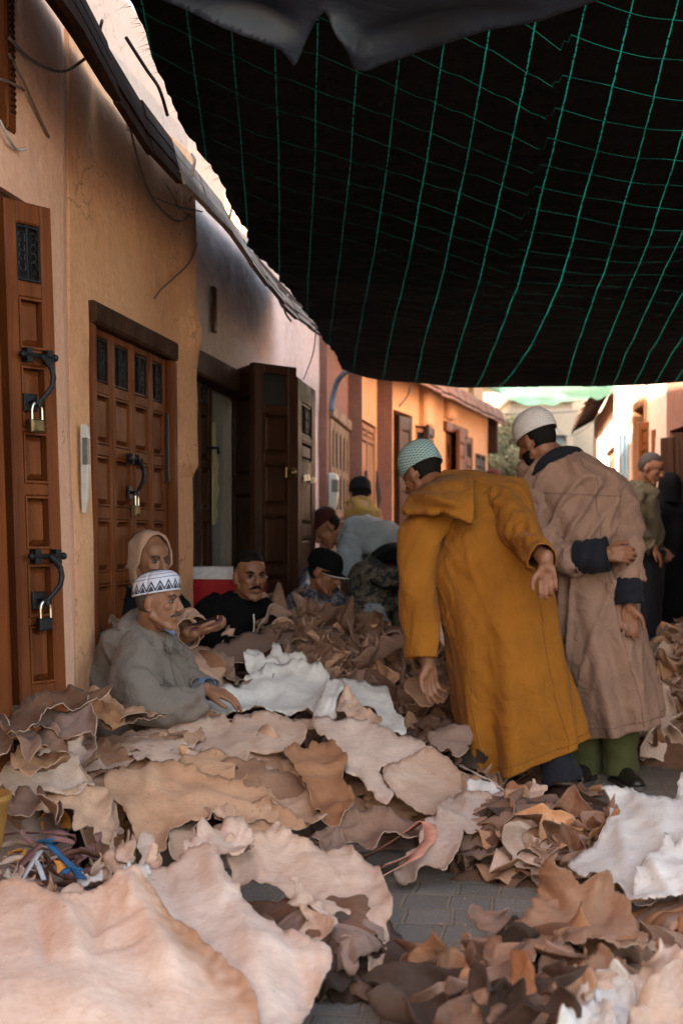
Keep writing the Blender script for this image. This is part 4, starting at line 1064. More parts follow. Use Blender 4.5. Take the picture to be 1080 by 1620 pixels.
# ------------------------------------------------------------------ stacked hides with ruffled edges
def disc_mesh(seed, mats, ruff=.03, droop=.03, na=150, nr=12):
    """unit-radius stacked hide; z given in metres"""
    rnd = random.Random(seed); V = []; Fc = []; edge = []
    ph = [rnd.uniform(0, 6.28) for _ in range(8)]
    def rad(a): return 1+.06*math.sin(2*a+ph[0])+.05*math.sin(4*a+ph[1])+.03*math.sin(7*a+ph[2])+.10*nz(math.cos(a)*2.5+seed, math.sin(a)*2.5, 1)+.035*nz(math.cos(a)*13+seed, math.sin(a)*13, 2)
    for i in range(nr+1):
        t = (i/nr)**.7
        for k in range(na):
            a = 2*PI*k/na; r = rad(a)*t
            w = max(0, (t-.45)/.55)**1.6
            ruf = 1.25*math.tanh(.8*math.sin(7*a+ph[3]+2*math.sin(3*a+ph[4]))+.55*math.sin(13*a+ph[5]+2*math.sin(2*a))+1.4*nz(math.cos(a)*5, math.sin(a)*5, seed*1.3))
            z = ruff*w*ruf - droop*w + .022*(1-t*t) + .03*nz(math.cos(a)*t*2.2+seed, math.sin(a)*t*2.2, 3)
            r2 = r*(1-.05*w*abs(math.sin(5*a+ph[7]))) 
            sw = .025*w*math.sin(11*a+ph[3]+1.2)
            V.append(Vector((r2*math.cos(a+sw), r2*math.sin(a+sw), z))); edge.append(t**8)
    for i in range(nr):
        for k in range(na): a = i*na; Fc.append((a+k, a+na+k, a+na+(k+1)%na, a+(k+1)%na))
    o = mesh_obj('stacked_hide', V, Fc, mats, attrs={'edge': edge}, origin=Vector((0,0,0)))
    return o
def stack(cx, cy, rx, ry, rot, n, h, kinds, label, group, seed, ruff=.03, droop=.03, taper=.35, shift=(0,0), z0=.012, tilt=0, protos=6):
    rnd = random.Random(seed); pr = []
    for v in range(protos):
        k = kinds[v % len(kinds)]; a, b = SC_MATS[k]
        o = disc_mesh(seed*10+v, [M[a], M[b], M[b]], ruff=ruff*(1+.2*(v % 3)), droop=droop)
        # bake true thickness in final scale
        o.scale = (1,1,1); me = o.data; co = np.empty(len(me.vertices)*3); me.vertices.foreach_get('co', co); co = co.reshape(-1,3)
        co[:,0] *= rx; co[:,1] *= ry; me.vertices.foreach_set('co', co.ravel()); me.update()
        solid(o, .0035, 0, 1, 2); bake(o); pr.append([o, False])
    for i in range(n):
        t = i/max(1, n-1); p = pr[rnd.randrange(protos) if i >= protos else i]
        o = p[0] if not p[1] else p[0].copy()
        if p[1]: COL.objects.link(o)
        p[1] = True
        s = (1-taper*t)*rnd.uniform(.9, 1.08)
        o.scale = (s, s, 1); fl = rnd.choice((0, PI))
        o.rotation_euler = (rnd.gauss(0,.03)+tilt, rnd.gauss(0,.03), rot+fl+rnd.gauss(0,.28))
        o.location = (cx+shift[0]*t+rnd.gauss(0,.012), cy+shift[1]*t+rnd.gauss(0,.012), z0+droop*.6+(h-droop*.6)*t)
        tag(o, label, 'hide', group)

random.seed(11)
# =================================================================== the piles
# --- foreground left: three big hides
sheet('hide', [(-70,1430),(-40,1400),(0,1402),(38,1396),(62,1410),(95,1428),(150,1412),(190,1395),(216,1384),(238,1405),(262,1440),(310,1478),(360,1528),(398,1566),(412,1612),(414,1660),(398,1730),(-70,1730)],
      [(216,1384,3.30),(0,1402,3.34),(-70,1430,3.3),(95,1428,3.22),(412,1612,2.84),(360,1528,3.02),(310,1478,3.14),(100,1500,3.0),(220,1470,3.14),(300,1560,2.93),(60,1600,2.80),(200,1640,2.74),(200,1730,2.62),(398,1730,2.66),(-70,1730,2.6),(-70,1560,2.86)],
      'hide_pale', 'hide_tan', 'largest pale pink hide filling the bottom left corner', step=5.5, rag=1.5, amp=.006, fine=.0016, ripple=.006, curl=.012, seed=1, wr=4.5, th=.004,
      creases=((190,1400,300,1600,.050,30),(100,1430,130,1540,.022,20),(265,1440,395,1590,-.012,22),(20,1570,230,1640,.03,50),(60,1450,75,1540,-.018,12),(150,1430,150,1520,-.022,14),(120,1480,260,1470,.012,8),(130,1500,250,1500,-.010,7),(216,1386,190,1480,.014,8)), shade_stains=((258,1430,398,1600,2.3,36),(100,1470,112,1560,.5,12),(200,1470,300,1500,.5,14),(215,1400,200,1440,.5,14),(-20,1420,30,1425,.5,16)))  # strokes paint the right valley's brown shade, partly its tan margin
sheet('hide', [(196,1392),(225,1365),(262,1372),(286,1366),(300,1346),(330,1344),(348,1370),(366,1410),(384,1440),(430,1462),(470,1482),(520,1500),(524,1528),(500,1580),(466,1640),(430,1730),(340,1730),(300,1560),(215,1440)],
      [(330,1344,3.62),(262,1372,3.56),(200,1392,3.40),(348,1370,3.56),(384,1440,3.40),(470,1482,3.20),(522,1510,3.10),(500,1580,2.98),(430,1730,2.70),(340,1730,2.72),(300,1560,2.96),(400,1530,3.06),(300,1440,3.30),(420,1600,2.90)],
      'hide_pale', 'hide_tan', 'pale hide second from the left in front with raised point at its top', step=5.5, rag=2.2, amp=.006, fine=.0016, ripple=.006, curl=.012, seed=2, wr=5,
      creases=((400,1500,500,1520,.03,24),(330,1355,350,1450,.03,16),(250,1390,330,1500,-.026,22),(360,1440,440,1600,.03,26),(450,1480,500,1600,-.02,16)), shade_stains=((330,1350,345,1400,.6,14),(470,1490,520,1520,.6,18),(380,1450,400,1520,.4,16)))
sheet('hide', [(346,1346),(378,1322),(408,1334),(436,1308),(452,1330),(470,1346),(510,1350),(552,1349),(560,1362),(598,1376),(606,1392),(612,1408),(620,1440),(614,1486),(604,1530),(608,1560),(604,1606),(588,1560),(572,1510),(540,1470),(500,1446),(470,1420),(430,1404),(392,1400),(362,1380)],
      [(436,1308,3.98),(346,1346,3.78),(510,1350,3.92),(600,1380,3.82),(620,1440,3.55),(610,1490,3.40),(604,1606,3.08),(572,1510,3.30),(500,1446,3.46),(430,1404,3.62),(392,1400,3.66),(540,1400,3.70),(470,1370,3.80),(590,1450,3.52)],
      'hide_pale', 'hide_tan', 'pale hide with nibbled edge draped over the dark stack beside the paving', step=5.5, rag=3.0, amp=.006, fine=.0016, ripple=.008, curl=.016, seed=3, wr=6,
      creases=((450,1330,560,1420,.012,22),(380,1340,430,1390,.01,12)))
sheet('hide', [(286,1366),(310,1340),(330,1318),(352,1310),(380,1316),(400,1335),(398,1352),(372,1362),(348,1352),(330,1366),(310,1372)],
      [(330,1318,3.86),(380,1316,3.90),(400,1345,3.80),(350,1345,3.70),(290,1366,3.66)], 'hide_pale', 'hide_mauve', 'small crumpled grey pink hide corner between the two pale front hides', step=5, rag=3, amp=.016, ripple=.014, curl=.02, seed=4, wr=14)
stack(-.04, 3.50, .17, .33, .1, 16, .10, ('dark','brown','mauve','dark'), 'dark brown stacked hide with ruffled edge under the pale hide beside the paving', 'dark stacked hides under the front pale hides', 4, ruff=.016, droop=.03, taper=.18, shift=(-.0,.02))
stack(-.62, 2.98, .50, .36, .25, 6, .06, ('mauve','tan'), 'tan hide lying flat under the largest pale hide', 'hides under the largest pale hide', 44, ruff=.010, droop=.02, taper=.15)
for i, (poly, Y, fm, bm, lb) in enumerate((
    ([(452,1396),(468,1404),(490,1418),(516,1448),(520,1466),(508,1464),(480,1440),(456,1430),(462,1412)], 3.46, 'hide_pale', 'hide_brown', 'pale curled hide tab standing at the left of the dark stack'),
    ([(470,1430),(492,1440),(530,1462),(536,1474),(512,1490),(486,1496),(470,1480),(482,1462)], 3.36, 'hide_pale', 'hide_brown', 'pale hide flap folded over the top of the dark stack'),
    ([(540,1478),(560,1488),(572,1500),(560,1520),(548,1544),(540,1520),(536,1496)], 3.28, 'hide_mauve', 'hide_brown', 'small pointed flap hanging on the dark stack'))):
    sheet('hide_flap', poly, [(x, y, Y+.04*((k*7) % 5)/5-(y-poly[0][1])*.0012) for k, (x, y) in enumerate(poly)], fm, bm, lb, step=4, rag=1.5, amp=.008, ripple=.01, curl=.02, seed=50+i, wr=14)
# hide edges poking up behind the largest one
for i, (x, y, w, h_, Y) in enumerate(((30,1400,34,26,3.45),(75,1410,40,30,3.42),(120,1420,40,24,3.4),(20,1385,30,20,3.55),(160,1375,38,34,3.55),(185,1368,30,30,3.6),(215,1378,36,30,3.5),(245,1362,30,26,3.62),(140,1398,44,26,3.48),(178,1350,24,40,3.7),(200,1345,26,44,3.66))):
    rnd = random.Random(i+77); poly = [(x-w*.5,y+h_*.6),(x-w*.45,y-h_*.1*rnd.random()),(x-w*.2,y-h_*rnd.uniform(.3,.9)),(x-w*.05,y-h_*.1),(x+w*.12,y-h_*rnd.uniform(.4,.9)),(x+w*.25,y-h_*.05),(x+w*.45,y-h_*rnd.uniform(.1,.5)),(x+w*.5,y+h_*.6)]
    sheet('hide_edge', poly, [(q[0], q[1], Y-(q[1]-y)*.0022+rnd.uniform(-.03,.03)) for q in poly], rnd.choice(('hide_pale','hide_white','hide_pale','hide_tan')), 'hide_tan', 'pale notched hide edge sticking up behind the largest pink hide', group='notched hide edges behind the largest pink hide', step=4, rag=1.5, amp=.008, ripple=.008, curl=.015, seed=60+i, wr=14)

def drape(x, y, r, H, off, kind, label, group, seed, elong=1.4, noise_a=.010, lip=.012):
    rnd = random.Random(seed); ph = [rnd.uniform(0, 6.28) for _ in range(5)]; rot = rnd.uniform(0, PI); V = []; edge = []; nr, na = 11, 84
    sx, sy = r*elong**.5, r/elong**.5
    for i in range(nr+1):
        t = (i/nr)**.8
        for k in range(na):
            a = 2*PI*k/na; R_ = 1+.12*math.sin(2*a+ph[0])+.07*math.sin(3*a+ph[1])+.03*math.sin(5*a+ph[2])+.08*nz(math.cos(a)*2.5+seed, math.sin(a)*2.5, 1)+.05*nz(math.cos(a)*9+seed, math.sin(a)*9, 2)
            nick = nz(math.cos(a)*5, math.sin(a)*5, seed+.5); R_ -= 1.1*max(0, nick-.36)
            u, v = R_*t*sx*math.cos(a), R_*t*sy*math.sin(a); px, py = x+u*math.cos(rot)-v*math.sin(rot), y+u*math.sin(rot)+v*math.cos(rot)
            w = t**6
            z = max(H(px, py), 0)+off+noise_a*1.6*fbm(px*6+seed, py*6, seed, 3)+w*lip*(1.6*nz(math.cos(a)*3, math.sin(a)*3, seed*2.2)+.5*nz(math.cos(a)*9, math.sin(a)*9, seed))
            V.append((px, py, max(z, .006+off*.2))); edge.append(t**8*(.4+.6*abs(math.sin(a*2+ph[3]))))
    Fc = [(i*na+k, (i+1)*na+k, (i+1)*na+(k+1)%na, i*na+(k+1)%na) for i in range(nr) for k in range(na)]
    a_, b_ = SC_MATS[kind]; o = mesh_obj('hide', V, Fc, [M[a_], M[b_], M['hide_rim'] if kind in ('pale','tan','white') else M[b_]], attrs={'edge': edge}); solid(o, .003, -1, 1, 2)
    return tag(o, label, 'hide', group)
def drape_heap(H, spots, r0, r1, kinds, label, group, seed, lift=.0, span=.05, **k):
    rnd = random.Random(seed); n = len(spots)
    for i, (x, y) in enumerate(spots): drape(x, y, rnd.uniform(r0, r1), H, lift+span*i/n, rnd.choice(kinds), label, group, seed*50+i, elong=rnd.uniform(1.1, 1.8), **k)
def spread(x0, x1, y0, y1, n, seed, H):
    rnd = random.Random(seed); out = []
    while len(out) < n:
        x, y = rnd.uniform(x0, x1), rnd.uniform(y0, y1)
        if H(x, y) > .03: out.append((x, y))
    out.sort(key=lambda q: -q[1]+rnd.uniform(-.25, .25)); return out

# --- middle left heap
def H_mid(x, y):
    return max(dome(x, y, -.62, 5.12, .90, .70, .32, -.1, .75), dome(x, y, .12, 5.3, .58, .62, .25, .1, .8), dome(x, y, -1.15, 4.85, .5, .6, .30, 0, .8), dome(x, y, -1.0, 3.95, .5, .4, .12, 0, .8), dome(x, y, -1.13, 4.15, .40, .48, .58, 0, .8))
heap_core('hide_heap', lambda x, y: H_mid(x, y)-.09, -1.9, .8, 3.5, 5.9, 'hide_mauve', 'crumpled brown hides filling out the big heap at left centre')
MID = 'large hides spread over the left centre heap'
SHIFT[0] = .13
drape_heap(lambda x, y: H_mid(x, y)+.035, spread(-1.3, .6, 4.25, 5.0, 15, 36, H_mid), .09, .15, ['tan','pale','tan','rust','pale'], 'small torn tan hide lying over the layered hides of the left centre heap', 'small torn hides on the left centre heap', 36, lift=.0, span=.03, lip=.018)
drape_heap(H_mid, spread(-1.5, .7, 4.1, 5.6, 40, 31, H_mid), .13, .24, ['tan','pale','tan','mauve','tan','pale'], 'tan hide layered among the others on the left centre heap', 'layered hides of the left centre heap', 31, lift=-.01, span=.045)
sheet('hide', [(100,1188),(150,1172),(205,1160),(260,1146),(300,1140),(360,1134),(420,1128),(455,1136),(484,1150),(478,1180),(448,1196),(420,1190),(395,1206),(372,1232),(352,1234),(318,1226),(296,1212),(282,1196),(240,1196),(206,1212),(200,1224),(160,1218),(132,1232),(128,1206)],
      [(100,1188,5.05),(300,1140,5.32),(420,1128,5.36),(484,1150,5.28),(440,1196,5.0),(360,1232,4.84),(282,1196,5.0),(200,1224,4.82),(132,1230,4.8),(300,1175,5.12),(200,1180,5.05)],
      'hide_pale', 'hide_tan', 'broad pale tan hide across the top of the left centre heap', seed=5, wr=7, amp=0.0043, rag=3.5, creases=((120,1210,300,1160,.008,8),(360,1150,400,1215,.01,12)))
SHIFT[0] = .22
sheet('hide', [(164,1236),(190,1212),(206,1216),(250,1206),(296,1214),(330,1230),(372,1236),(398,1226),(425,1250),(440,1275),(440,1302),(418,1300),(380,1306),(340,1296),(300,1304),(268,1318),(262,1352),(240,1348),(214,1326),(198,1292),(176,1268)],
      [(164,1236,4.78),(250,1206,4.92),(398,1226,4.95),(440,1302,4.66),(340,1296,4.62),(262,1352,4.44),(214,1326,4.48),(176,1268,4.64),(300,1255,4.74)],
      'hide_tan', 'hide_brown', 'wide golden tan hide on the front slope of the left centre heap', seed=6, wr=8, amp=0.0062, rag=3.5, creases=((230,1240,300,1290,.012,8),(300,1250,430,1290,.01,10),(262,1350,320,1300,.02,12)))
SHIFT[0] = .17
sheet('hide', [(372,1236),(400,1196),(408,1178),(400,1164),(440,1168),(452,1196),(462,1214),(470,1236),(490,1262),(500,1288),(520,1308),(496,1318),(478,1302),(452,1300),(430,1288),(420,1262),(396,1270),(386,1310),(372,1300)],
      [(400,1164,5.24),(372,1236,4.98),(440,1168,5.22),(470,1236,4.96),(520,1308,4.62),(430,1288,4.72),(386,1310,4.66)],
      'hide_tan', 'hide_brown', 'golden tan hide with a torn jagged edge in the middle of the heap', seed=7, wr=10, amp=0.0074, rag=4.5, curl=.03)
sheet('hide', [(380,1310),(384,1290),(396,1274),(422,1262),(448,1282),(470,1296),(492,1306),(470,1316),(440,1312),(410,1332),(395,1346)],
      [(380,1310,4.58),(422,1262,4.74),(492,1306,4.64),(395,1346,4.48)], 'hide_tan', 'hide_brown', 'smooth ochre hide fold at the front of the heap under the torn tan hide', seed=8, wr=7, amp=0.0037, rag=2)
sheet('hide', [(264,1340),(270,1318),(300,1300),(336,1296),(372,1298),(374,1318),(352,1312),(330,1318),(306,1326),(318,1346),(300,1370),(276,1372),(262,1360)],
      [(264,1340,4.44),(300,1300,4.60),(374,1300,4.60),(300,1370,4.38)], 'hide_tan', 'hide_brown', 'curled tan hide with a frayed lip at the front foot of the heap', seed=9, wr=12, amp=0.0074, rag=4, curl=.04)
sheet('hide', [(310,1330),(340,1310),(372,1316),(392,1340),(366,1352),(330,1352),(300,1366)], [(310,1330,4.42),(372,1316,4.48),(392,1340,4.4),(300,1366,4.3)], 'hide_rust', 'hide_brown', 'smooth orange brown hide tucked under the frayed lip of the tan one', seed=19, wr=7, amp=0.0037)
sheet('hide', [(494,1140),(540,1139),(580,1142),(620,1160),(656,1172),(690,1186),(668,1196),(660,1210),(620,1218),(604,1222),(612,1240),(622,1262),(610,1276),(596,1268),(580,1252),(566,1232),(548,1224),(540,1206),(530,1188),(516,1172),(500,1162)],
      [(494,1140,5.42),(580,1142,5.44),(690,1186,5.30),(604,1222,5.0),(610,1276,4.72),(548,1224,4.98),(516,1172,5.22),(620,1190,5.18)],
      'hide_pale', 'hide_tan', 'smooth pale pink hide with ragged point on the right half of the heap', seed=10, wr=6, amp=0.0037, rag=4)
sheet('hide', [(606,1212),(640,1204),(672,1188),(700,1196),(722,1222),(730,1248),(726,1270),(700,1288),(678,1292),(650,1282),(626,1262),(608,1238)],
      [(606,1212,5.02),(680,1190,5.22),(728,1250,5.0),(678,1292,4.78),(626,1262,4.84),(665,1240,4.98)],
      'hide_pale', 'hide_tan', 'rounded pinkish hide at the right end of the heap next to the paving', seed=12, wr=5, amp=0.0031, rag=2.5, curl=.01)
sheet('hide', [(448,1190),(480,1178),(520,1180),(548,1212),(540,1240),(560,1262),(556,1290),(530,1310),(500,1300),(488,1262),(470,1230)],
      [(448,1190,5.0),(520,1180,5.1),(556,1290,4.66),(500,1300,4.64),(500,1240,4.85)], 'hide_rust', 'hide_brown', 'crumpled orange tan hide between the torn hide and the smooth pale one', seed=13, wr=12, amp=0.0112, rag=4, curl=.03)
sheet('hide', [(490,1330),(530,1300),(580,1296),(640,1300),(676,1308),(690,1326),(650,1340),(610,1334),(590,1352),(556,1340),(530,1352),(500,1346)],
      [(490,1330,4.50),(580,1296,4.68),(676,1308,4.66),(690,1326,4.58),(530,1352,4.46),(610,1330,4.54)], 'hide_mauve', 'hide_brown', 'greyish brown hide lying on the paving edge at the foot of the heap', seed=14, wr=10, amp=0.0087, rag=4, curl=.03)
sheet('hide', [(520,1346),(534,1310),(552,1344),(560,1356),(540,1360),(512,1358)], [(520,1346,4.40),(534,1310,4.46),(560,1356,4.36),(512,1358,4.36)], 'hide_mauve', 'hide_brown', 'small pointed brown flap standing up at the paving edge', step=4, seed=15, wr=10, amp=0.0031)
sheet('hide', [(-30,1218),(0,1214),(40,1206),(70,1192),(104,1196),(130,1228),(150,1240),(130,1258),(100,1262),(70,1258),(40,1270),(10,1262),(-30,1270)],
      [(-30,1218,4.20),(70,1192,4.34),(130,1228,4.36),(100,1262,4.22),(0,1262,4.1)], 'hide_pale', 'hide_tan', 'pale hide sagging at the left edge below the brown curled hides', seed=16, wr=7, amp=0.0062, rag=3.5)
sheet('hide', [(20,1262),(60,1256),(100,1264),(130,1250),(160,1262),(168,1290),(180,1320),(176,1342),(150,1336),(132,1318),(112,1322),(104,1290),(60,1284),(34,1290)],
      [(20,1262,4.18),(100,1264,4.26),(160,1262,4.40),(176,1342,4.18),(112,1322,4.16)], 'hide_tan', 'hide_brown', 'rumpled tan hide hanging down left of the golden hide', seed=17, wr=11, amp=0.0099, rag=4, curl=.04)
sheet('hide', [(110,1216),(128,1232),(160,1262),(182,1296),(196,1320),(190,1336),(170,1306),(140,1282),(112,1262),(98,1240)],
      [(110,1216,4.8),(160,1262,4.62),(196,1320,4.42),(98,1240,4.7)], 'hide_tan', 'hide_under', 'narrow tan hide strip sliding down beside the golden hide', seed=18, wr=9, amp=0.0074, rag=4, curl=.04)
sheet('hide', [(215,1330),(228,1320),(246,1340),(250,1366),(258,1388),(236,1400),(222,1380)], [(215,1330,4.3),(246,1340,4.34),(258,1388,4.14),(222,1390,4.14)], 'hide_pale', 'hide_tan', 'small pale hide corner standing on edge in front of the golden hide', step=4, seed=20, wr=9, amp=0.0062)
SHIFT[0] = .05
# brown curled hides at the left top of the heap
BR = 'brown curled hides at the left end of the heap'
rnd = random.Random(21)
specs = [([(4,1162),(20,1130),(56,1118),(100,1106),(150,1098),(172,1102),(150,1116),(120,1124),(80,1136),(60,1150),(30,1166)], 5.0, 'hide_brown'),
 ([(40,1158),(64,1134),(108,1128),(140,1130),(156,1148),(150,1170),(128,1182),(104,1178),(84,1160),(60,1160)], 4.88, 'hide_mauve'),
 ([(-10,1150),(10,1150),(24,1172),(16,1196),(-10,1206),(-30,1190)], 4.72, 'hide_brown'),
 ([(14,1166),(40,1156),(60,1170),(66,1196),(58,1212),(44,1196),(24,1184)], 4.70, 'hide_mauve'),
 ([(120,1112),(150,1100),(176,1110),(196,1126),(230,1134),(258,1140),(240,1150),(210,1148),(190,1160),(170,1158),(150,1140),(130,1130)], 5.02, 'hide_tan'),
 ([(148,1118),(160,1112),(178,1120),(200,1146),(180,1160),(160,1150),(150,1136)], 4.92, 'hide_under'),
 ([(56,1166),(80,1150),(100,1160),(112,1184),(100,1200),(78,1190),(60,1180)], 4.72, 'hide_mauve'),
 ([(98,1186),(120,1176),(140,1190),(150,1176),(160,1182),(150,1206),(128,1214),(104,1204)], 4.74, 'hide_pale'),
 ([(20,1200),(50,1192),(84,1196),(112,1212),(80,1232),(50,1238),(20,1228)], 4.64, 'hide_tan'),
 ([(160,1130),(200,1138),(262,1142),(262,1148),(220,1156),(180,1160)], 4.96, 'hide_brown'),
 ([(0,1130),(30,1118),(60,1126),(50,1144),(20,1156),(0,1150)], 4.98, 'hide_brown'),
 ([(10,1270),(40,1262),(60,1276),(50,1300),(30,1306),(12,1292)], 4.4, 'hide_mauve'),
 ([(60,1280),(90,1272),(104,1296),(90,1312),(66,1306)], 4.38, 'hide_brown')]
for i, (poly, Y, mt) in enumerate(specs):
    if sum(q[0] for q in poly)/len(poly) < 118: Y = 4.22-(4.98-Y)*.45
    y0 = min(q[1] for q in poly)
    sheet('hide', poly, [(q[0], q[1], Y+.05-(q[1]-y0)*.004+rnd.uniform(-.035,.035)) for q in poly], mt, 'hide_under' if mt != 'hide_under' else 'hide_brown', 'brown curled hide on the left end of the heap below the orange door leaf', group=BR, step=5, rag=2.5, amp=0.0074, ripple=.014, curl=.035, seed=100+i, wr=11)
# --- white hides
SHIFT[0] = .10
sheet('hide', [(290,1141),(296,1124),(312,1112),(340,1104),(372,1090),(392,1076),(420,1066),(450,1060),(486,1058),(506,1066),(522,1074),(514,1096),(508,1116),(500,1140),(470,1140),(440,1132),(420,1137),(380,1132),(340,1138),(312,1142)],
      [(290,1141,5.55),(340,1104,5.78),(420,1066,6.05),(506,1062,6.1),(500,1140,5.6),(400,1135,5.55),(420,1100,5.84)],
      'hide_white', 'hide_pale', 'long white hide lying on top of the heap in front of the grey robed man', seed=30, wr=7, amp=0.0056, rag=3.5, ripple=.02, curl=.03, creases=((310,1130,480,1075,.008,8),))
sheet('hide', [(388,1046),(402,1034),(412,1036),(420,1050),(426,1044),(432,1022),(440,1028),(446,1038),(458,1040),(474,1040),(486,1054),(470,1060),(452,1058),(430,1064),(404,1072),(396,1084),(390,1066)],
      [(388,1046,6.2),(432,1022,6.32),(486,1054,6.2),(396,1084,6.0),(430,1058,6.12)], 'hide_white', 'hide_pale', 'bright white hide with three upright frilly points behind the long white one', step=4.5, seed=31, wr=16, amp=0.0124, rag=2.5, curl=.02)
sheet('hide', [(497,1138),(504,1104),(518,1078),(540,1074),(552,1082),(540,1096),(532,1112),(532,1136),(516,1138)],
      [(497,1138,5.55),(518,1078,5.86),(552,1082,5.86),(532,1136,5.52),(518,1110,5.62)], 'hide_white', 'hide_pale', 'white folded hide edge with parallel creases at the right of the long white hide', step=4, seed=32, wr=9, amp=0.0037, rag=1.5, creases=((510,1136,530,1080,.014,3),(520,1136,540,1080,.014,3),(503,1136,520,1080,.012,3)))
sheet('hide', [(540,1078),(560,1082),(590,1084),(610,1090),(616,1108),(628,1130),(644,1156),(640,1166),(616,1162),(600,1150),(590,1128),(570,1122),(556,1104)],
      [(540,1078,5.86),(610,1090,5.84),(644,1160,5.46),(600,1150,5.46),(570,1120,5.62)], 'hide_white', 'hide_pale', 'white hide hanging down to a point at the right end of the white ones', step=5, seed=33, wr=9, amp=0.0062, rag=2.5)
sheet('hide', [(532,1134),(534,1112),(548,1098),(566,1112),(576,1128),(592,1134),(604,1150),(580,1156),(556,1146)],
      [(532,1134,5.5),(548,1098,5.62),(604,1150,5.44)], 'hide_pale', 'hide_under', 'crumpled pale pink hide wrapped inside the white folded one', step=4, seed=34, wr=18, amp=0.0124, rag=3, curl=.03)
sheet('hide', [(350,1146),(390,1136),(430,1142),(470,1144),(500,1142),(520,1150),(500,1160),(460,1156),(420,1150)],
      [(350,1146,5.42),(430,1140,5.48),(520,1150,5.42),(460,1156,5.36)], 'hide_tan', 'hide_brown', 'thin tan hide edge showing between the white hides and the pale ones', step=5, seed=35, amp=0.0062, rag=3)
# --- far heap of brown hides
def H_far(x, y):
    return max(dome(x, y, -.18, 7.15, .85, 1.05, .62, .25, .7), dome(x, y, .30, 6.9, .62, 1.0, .42, 0, .8), dome(x, y, -.35, 6.2, .75, .7, .36, .2, .8), dome(x, y, .42, 5.95, .5, .55, .2, 0, .8), dome(x, y, -.85, 6.6, .5, .6, .45, 0, .8))
heap_core('hide_heap', lambda x, y: H_far(x, y)-.05, -1.5, 1.1, 5.2, 8.3, 'hide_brown', 'dark crumpled hides filling out the heap at the yellow robed man\'s hand')
sheet('hide', [(318,1046),(352,1020),(400,1004),(440,992),(470,980),(492,972),(512,982),(540,990),(570,996),(600,1004),(590,1012),(540,1010),(500,1016),(462,1018),(430,1030),(404,1040),(384,1052),(350,1052)],
      [(318,1046,6.2),(400,1004,6.75),(492,972,7.2),(600,1004,7.05),(540,1010,6.9),(430,1030,6.45),(350,1052,6.15)], 'hide_mauve', 'hide_brown', 'long flat mauve brown hide stretched over the far heap', step=6, seed=40, wr=9, amp=0.0050, rag=3)
sheet('hide', [(462,996),(478,980),(490,970),(508,978),(524,990),(500,1000)], [(462,996,7.25),(490,970,7.35),(524,990,7.2),(500,1000,7.1)], 'hide_brown', 'hide_mauve', 'brown peaked hide on top of the heap in front of the seated boy', step=5, seed=41, amp=0.0062)
sheet('hide', [(524,992),(546,966),(562,974),(578,976),(572,992),(548,998)], [(524,992,7.2),(546,966,7.35),(578,976,7.3),(548,998,7.15)], 'hide_pale', 'hide_tan', 'pale rolled hide standing on top of the far heap', step=4, seed=42, amp=0.0050)
sheet('hide', [(580,992),(604,996),(630,1006),(636,1014),(610,1010),(590,1022),(578,1012)], [(580,992,7.1),(630,1006,7.0),(590,1022,6.9)], 'hide_pale', 'hide_tan', 'pale folded hide at the right top of the far heap near the yellow sleeve', step=4, seed=43, amp=0.0074)
sheet('hide', [(306,1050),(330,1040),(362,1050),(372,1072),(398,1076),(392,1090),(372,1096),(350,1080),(330,1082),(322,1066)],
      [(306,1050,5.95),(330,1040,6.1),(372,1066,6.05),(392,1090,5.9),(330,1082,5.85)], 'hide_mauve', 'hide_brown', 'drooping grey brown hide hanging beside the grey robed man\'s hand', step=5, seed=45, wr=14, amp=0.0124, rag=3, curl=.03)
sheet('hide', [(636,1088),(660,1072),(690,1074),(712,1092),(700,1112),(672,1120),(650,1108)], [(636,1088,5.95),(690,1074,6.1),(712,1092,6.0),(660,1118,5.85)], 'hide_tan', 'hide_brown', 'flat tan hide at the foot of the heap under the hanging hand', step=5, seed=46, amp=0.0062)
sheet('hide', [(676,1164),(700,1150),(740,1158),(748,1180),(730,1196),(700,1192),(680,1184)], [(676,1164,5.5),(740,1158,5.6),(730,1196,5.35)], 'hide_mauve', 'hide_brown', 'soft mauve hide bulging beside the yellow robe hem', step=5, seed=47, amp=0.0099, wr=11)
SHIFT[0] = 0
# flaps leaning on the grey robed man's back
for i, (poly, Y, fm, lb) in enumerate((([(128,1012),(150,1000),(168,1004),(176,1020),(160,1030),(150,1044),(134,1030)], 5.75, 'hide_tan', 'tan hide flap leaning on the wall behind the grey robed man'),
    ([(120,1036),(138,1026),(148,1036),(136,1058),(122,1068)], 5.7, 'hide_white', 'pale narrow hide flap leaning behind the grey robed man'),
    ([(126,1068),(150,1040),(176,1030),(180,1080),(170,1110),(130,1110)], 5.6, 'hide_mauve', 'large grey brown hide propped behind the grey robed man'),
    ([(166,984),(176,972),(190,980),(186,1000),(172,1004)], 5.7, 'hide_mauve', 'small mauve hide corner behind the grey robed shoulder'))):
    sheet('hide_flap', poly, [(q[0], q[1], Y+.03*k/len(poly)) for k, q in enumerate(poly)], fm, 'hide_brown', lb, step=4, rag=1.5, amp=0.0062, ripple=.015, curl=.02, seed=120+i, wr=12)
drape_heap(H_far, spread(-.9, .9, 5.5, 7.8, 46, 32, H_far), .09, .20, ['brown','mauve','brown','mauve','tan'], 'brown hide layered on the far heap behind the yellow sleeve', 'layered hides of the far heap', 32, lift=.0, span=.05, noise_a=.016, lip=.03)
scatter_heap(H_far, (-.5, 1.0, 5.4, 7.7), 62, ['brown','mauve','brown','dark','mauve','tan','brown'], 'small curled brown leather piece in the heap under the yellow robed man\'s hanging hand', 'leather pieces in the heap under the hanging hand', 5, .5, 1.15, .6,
             stuff_n=420, stuff_label='countless small curled brown leather scraps covering the far heap')
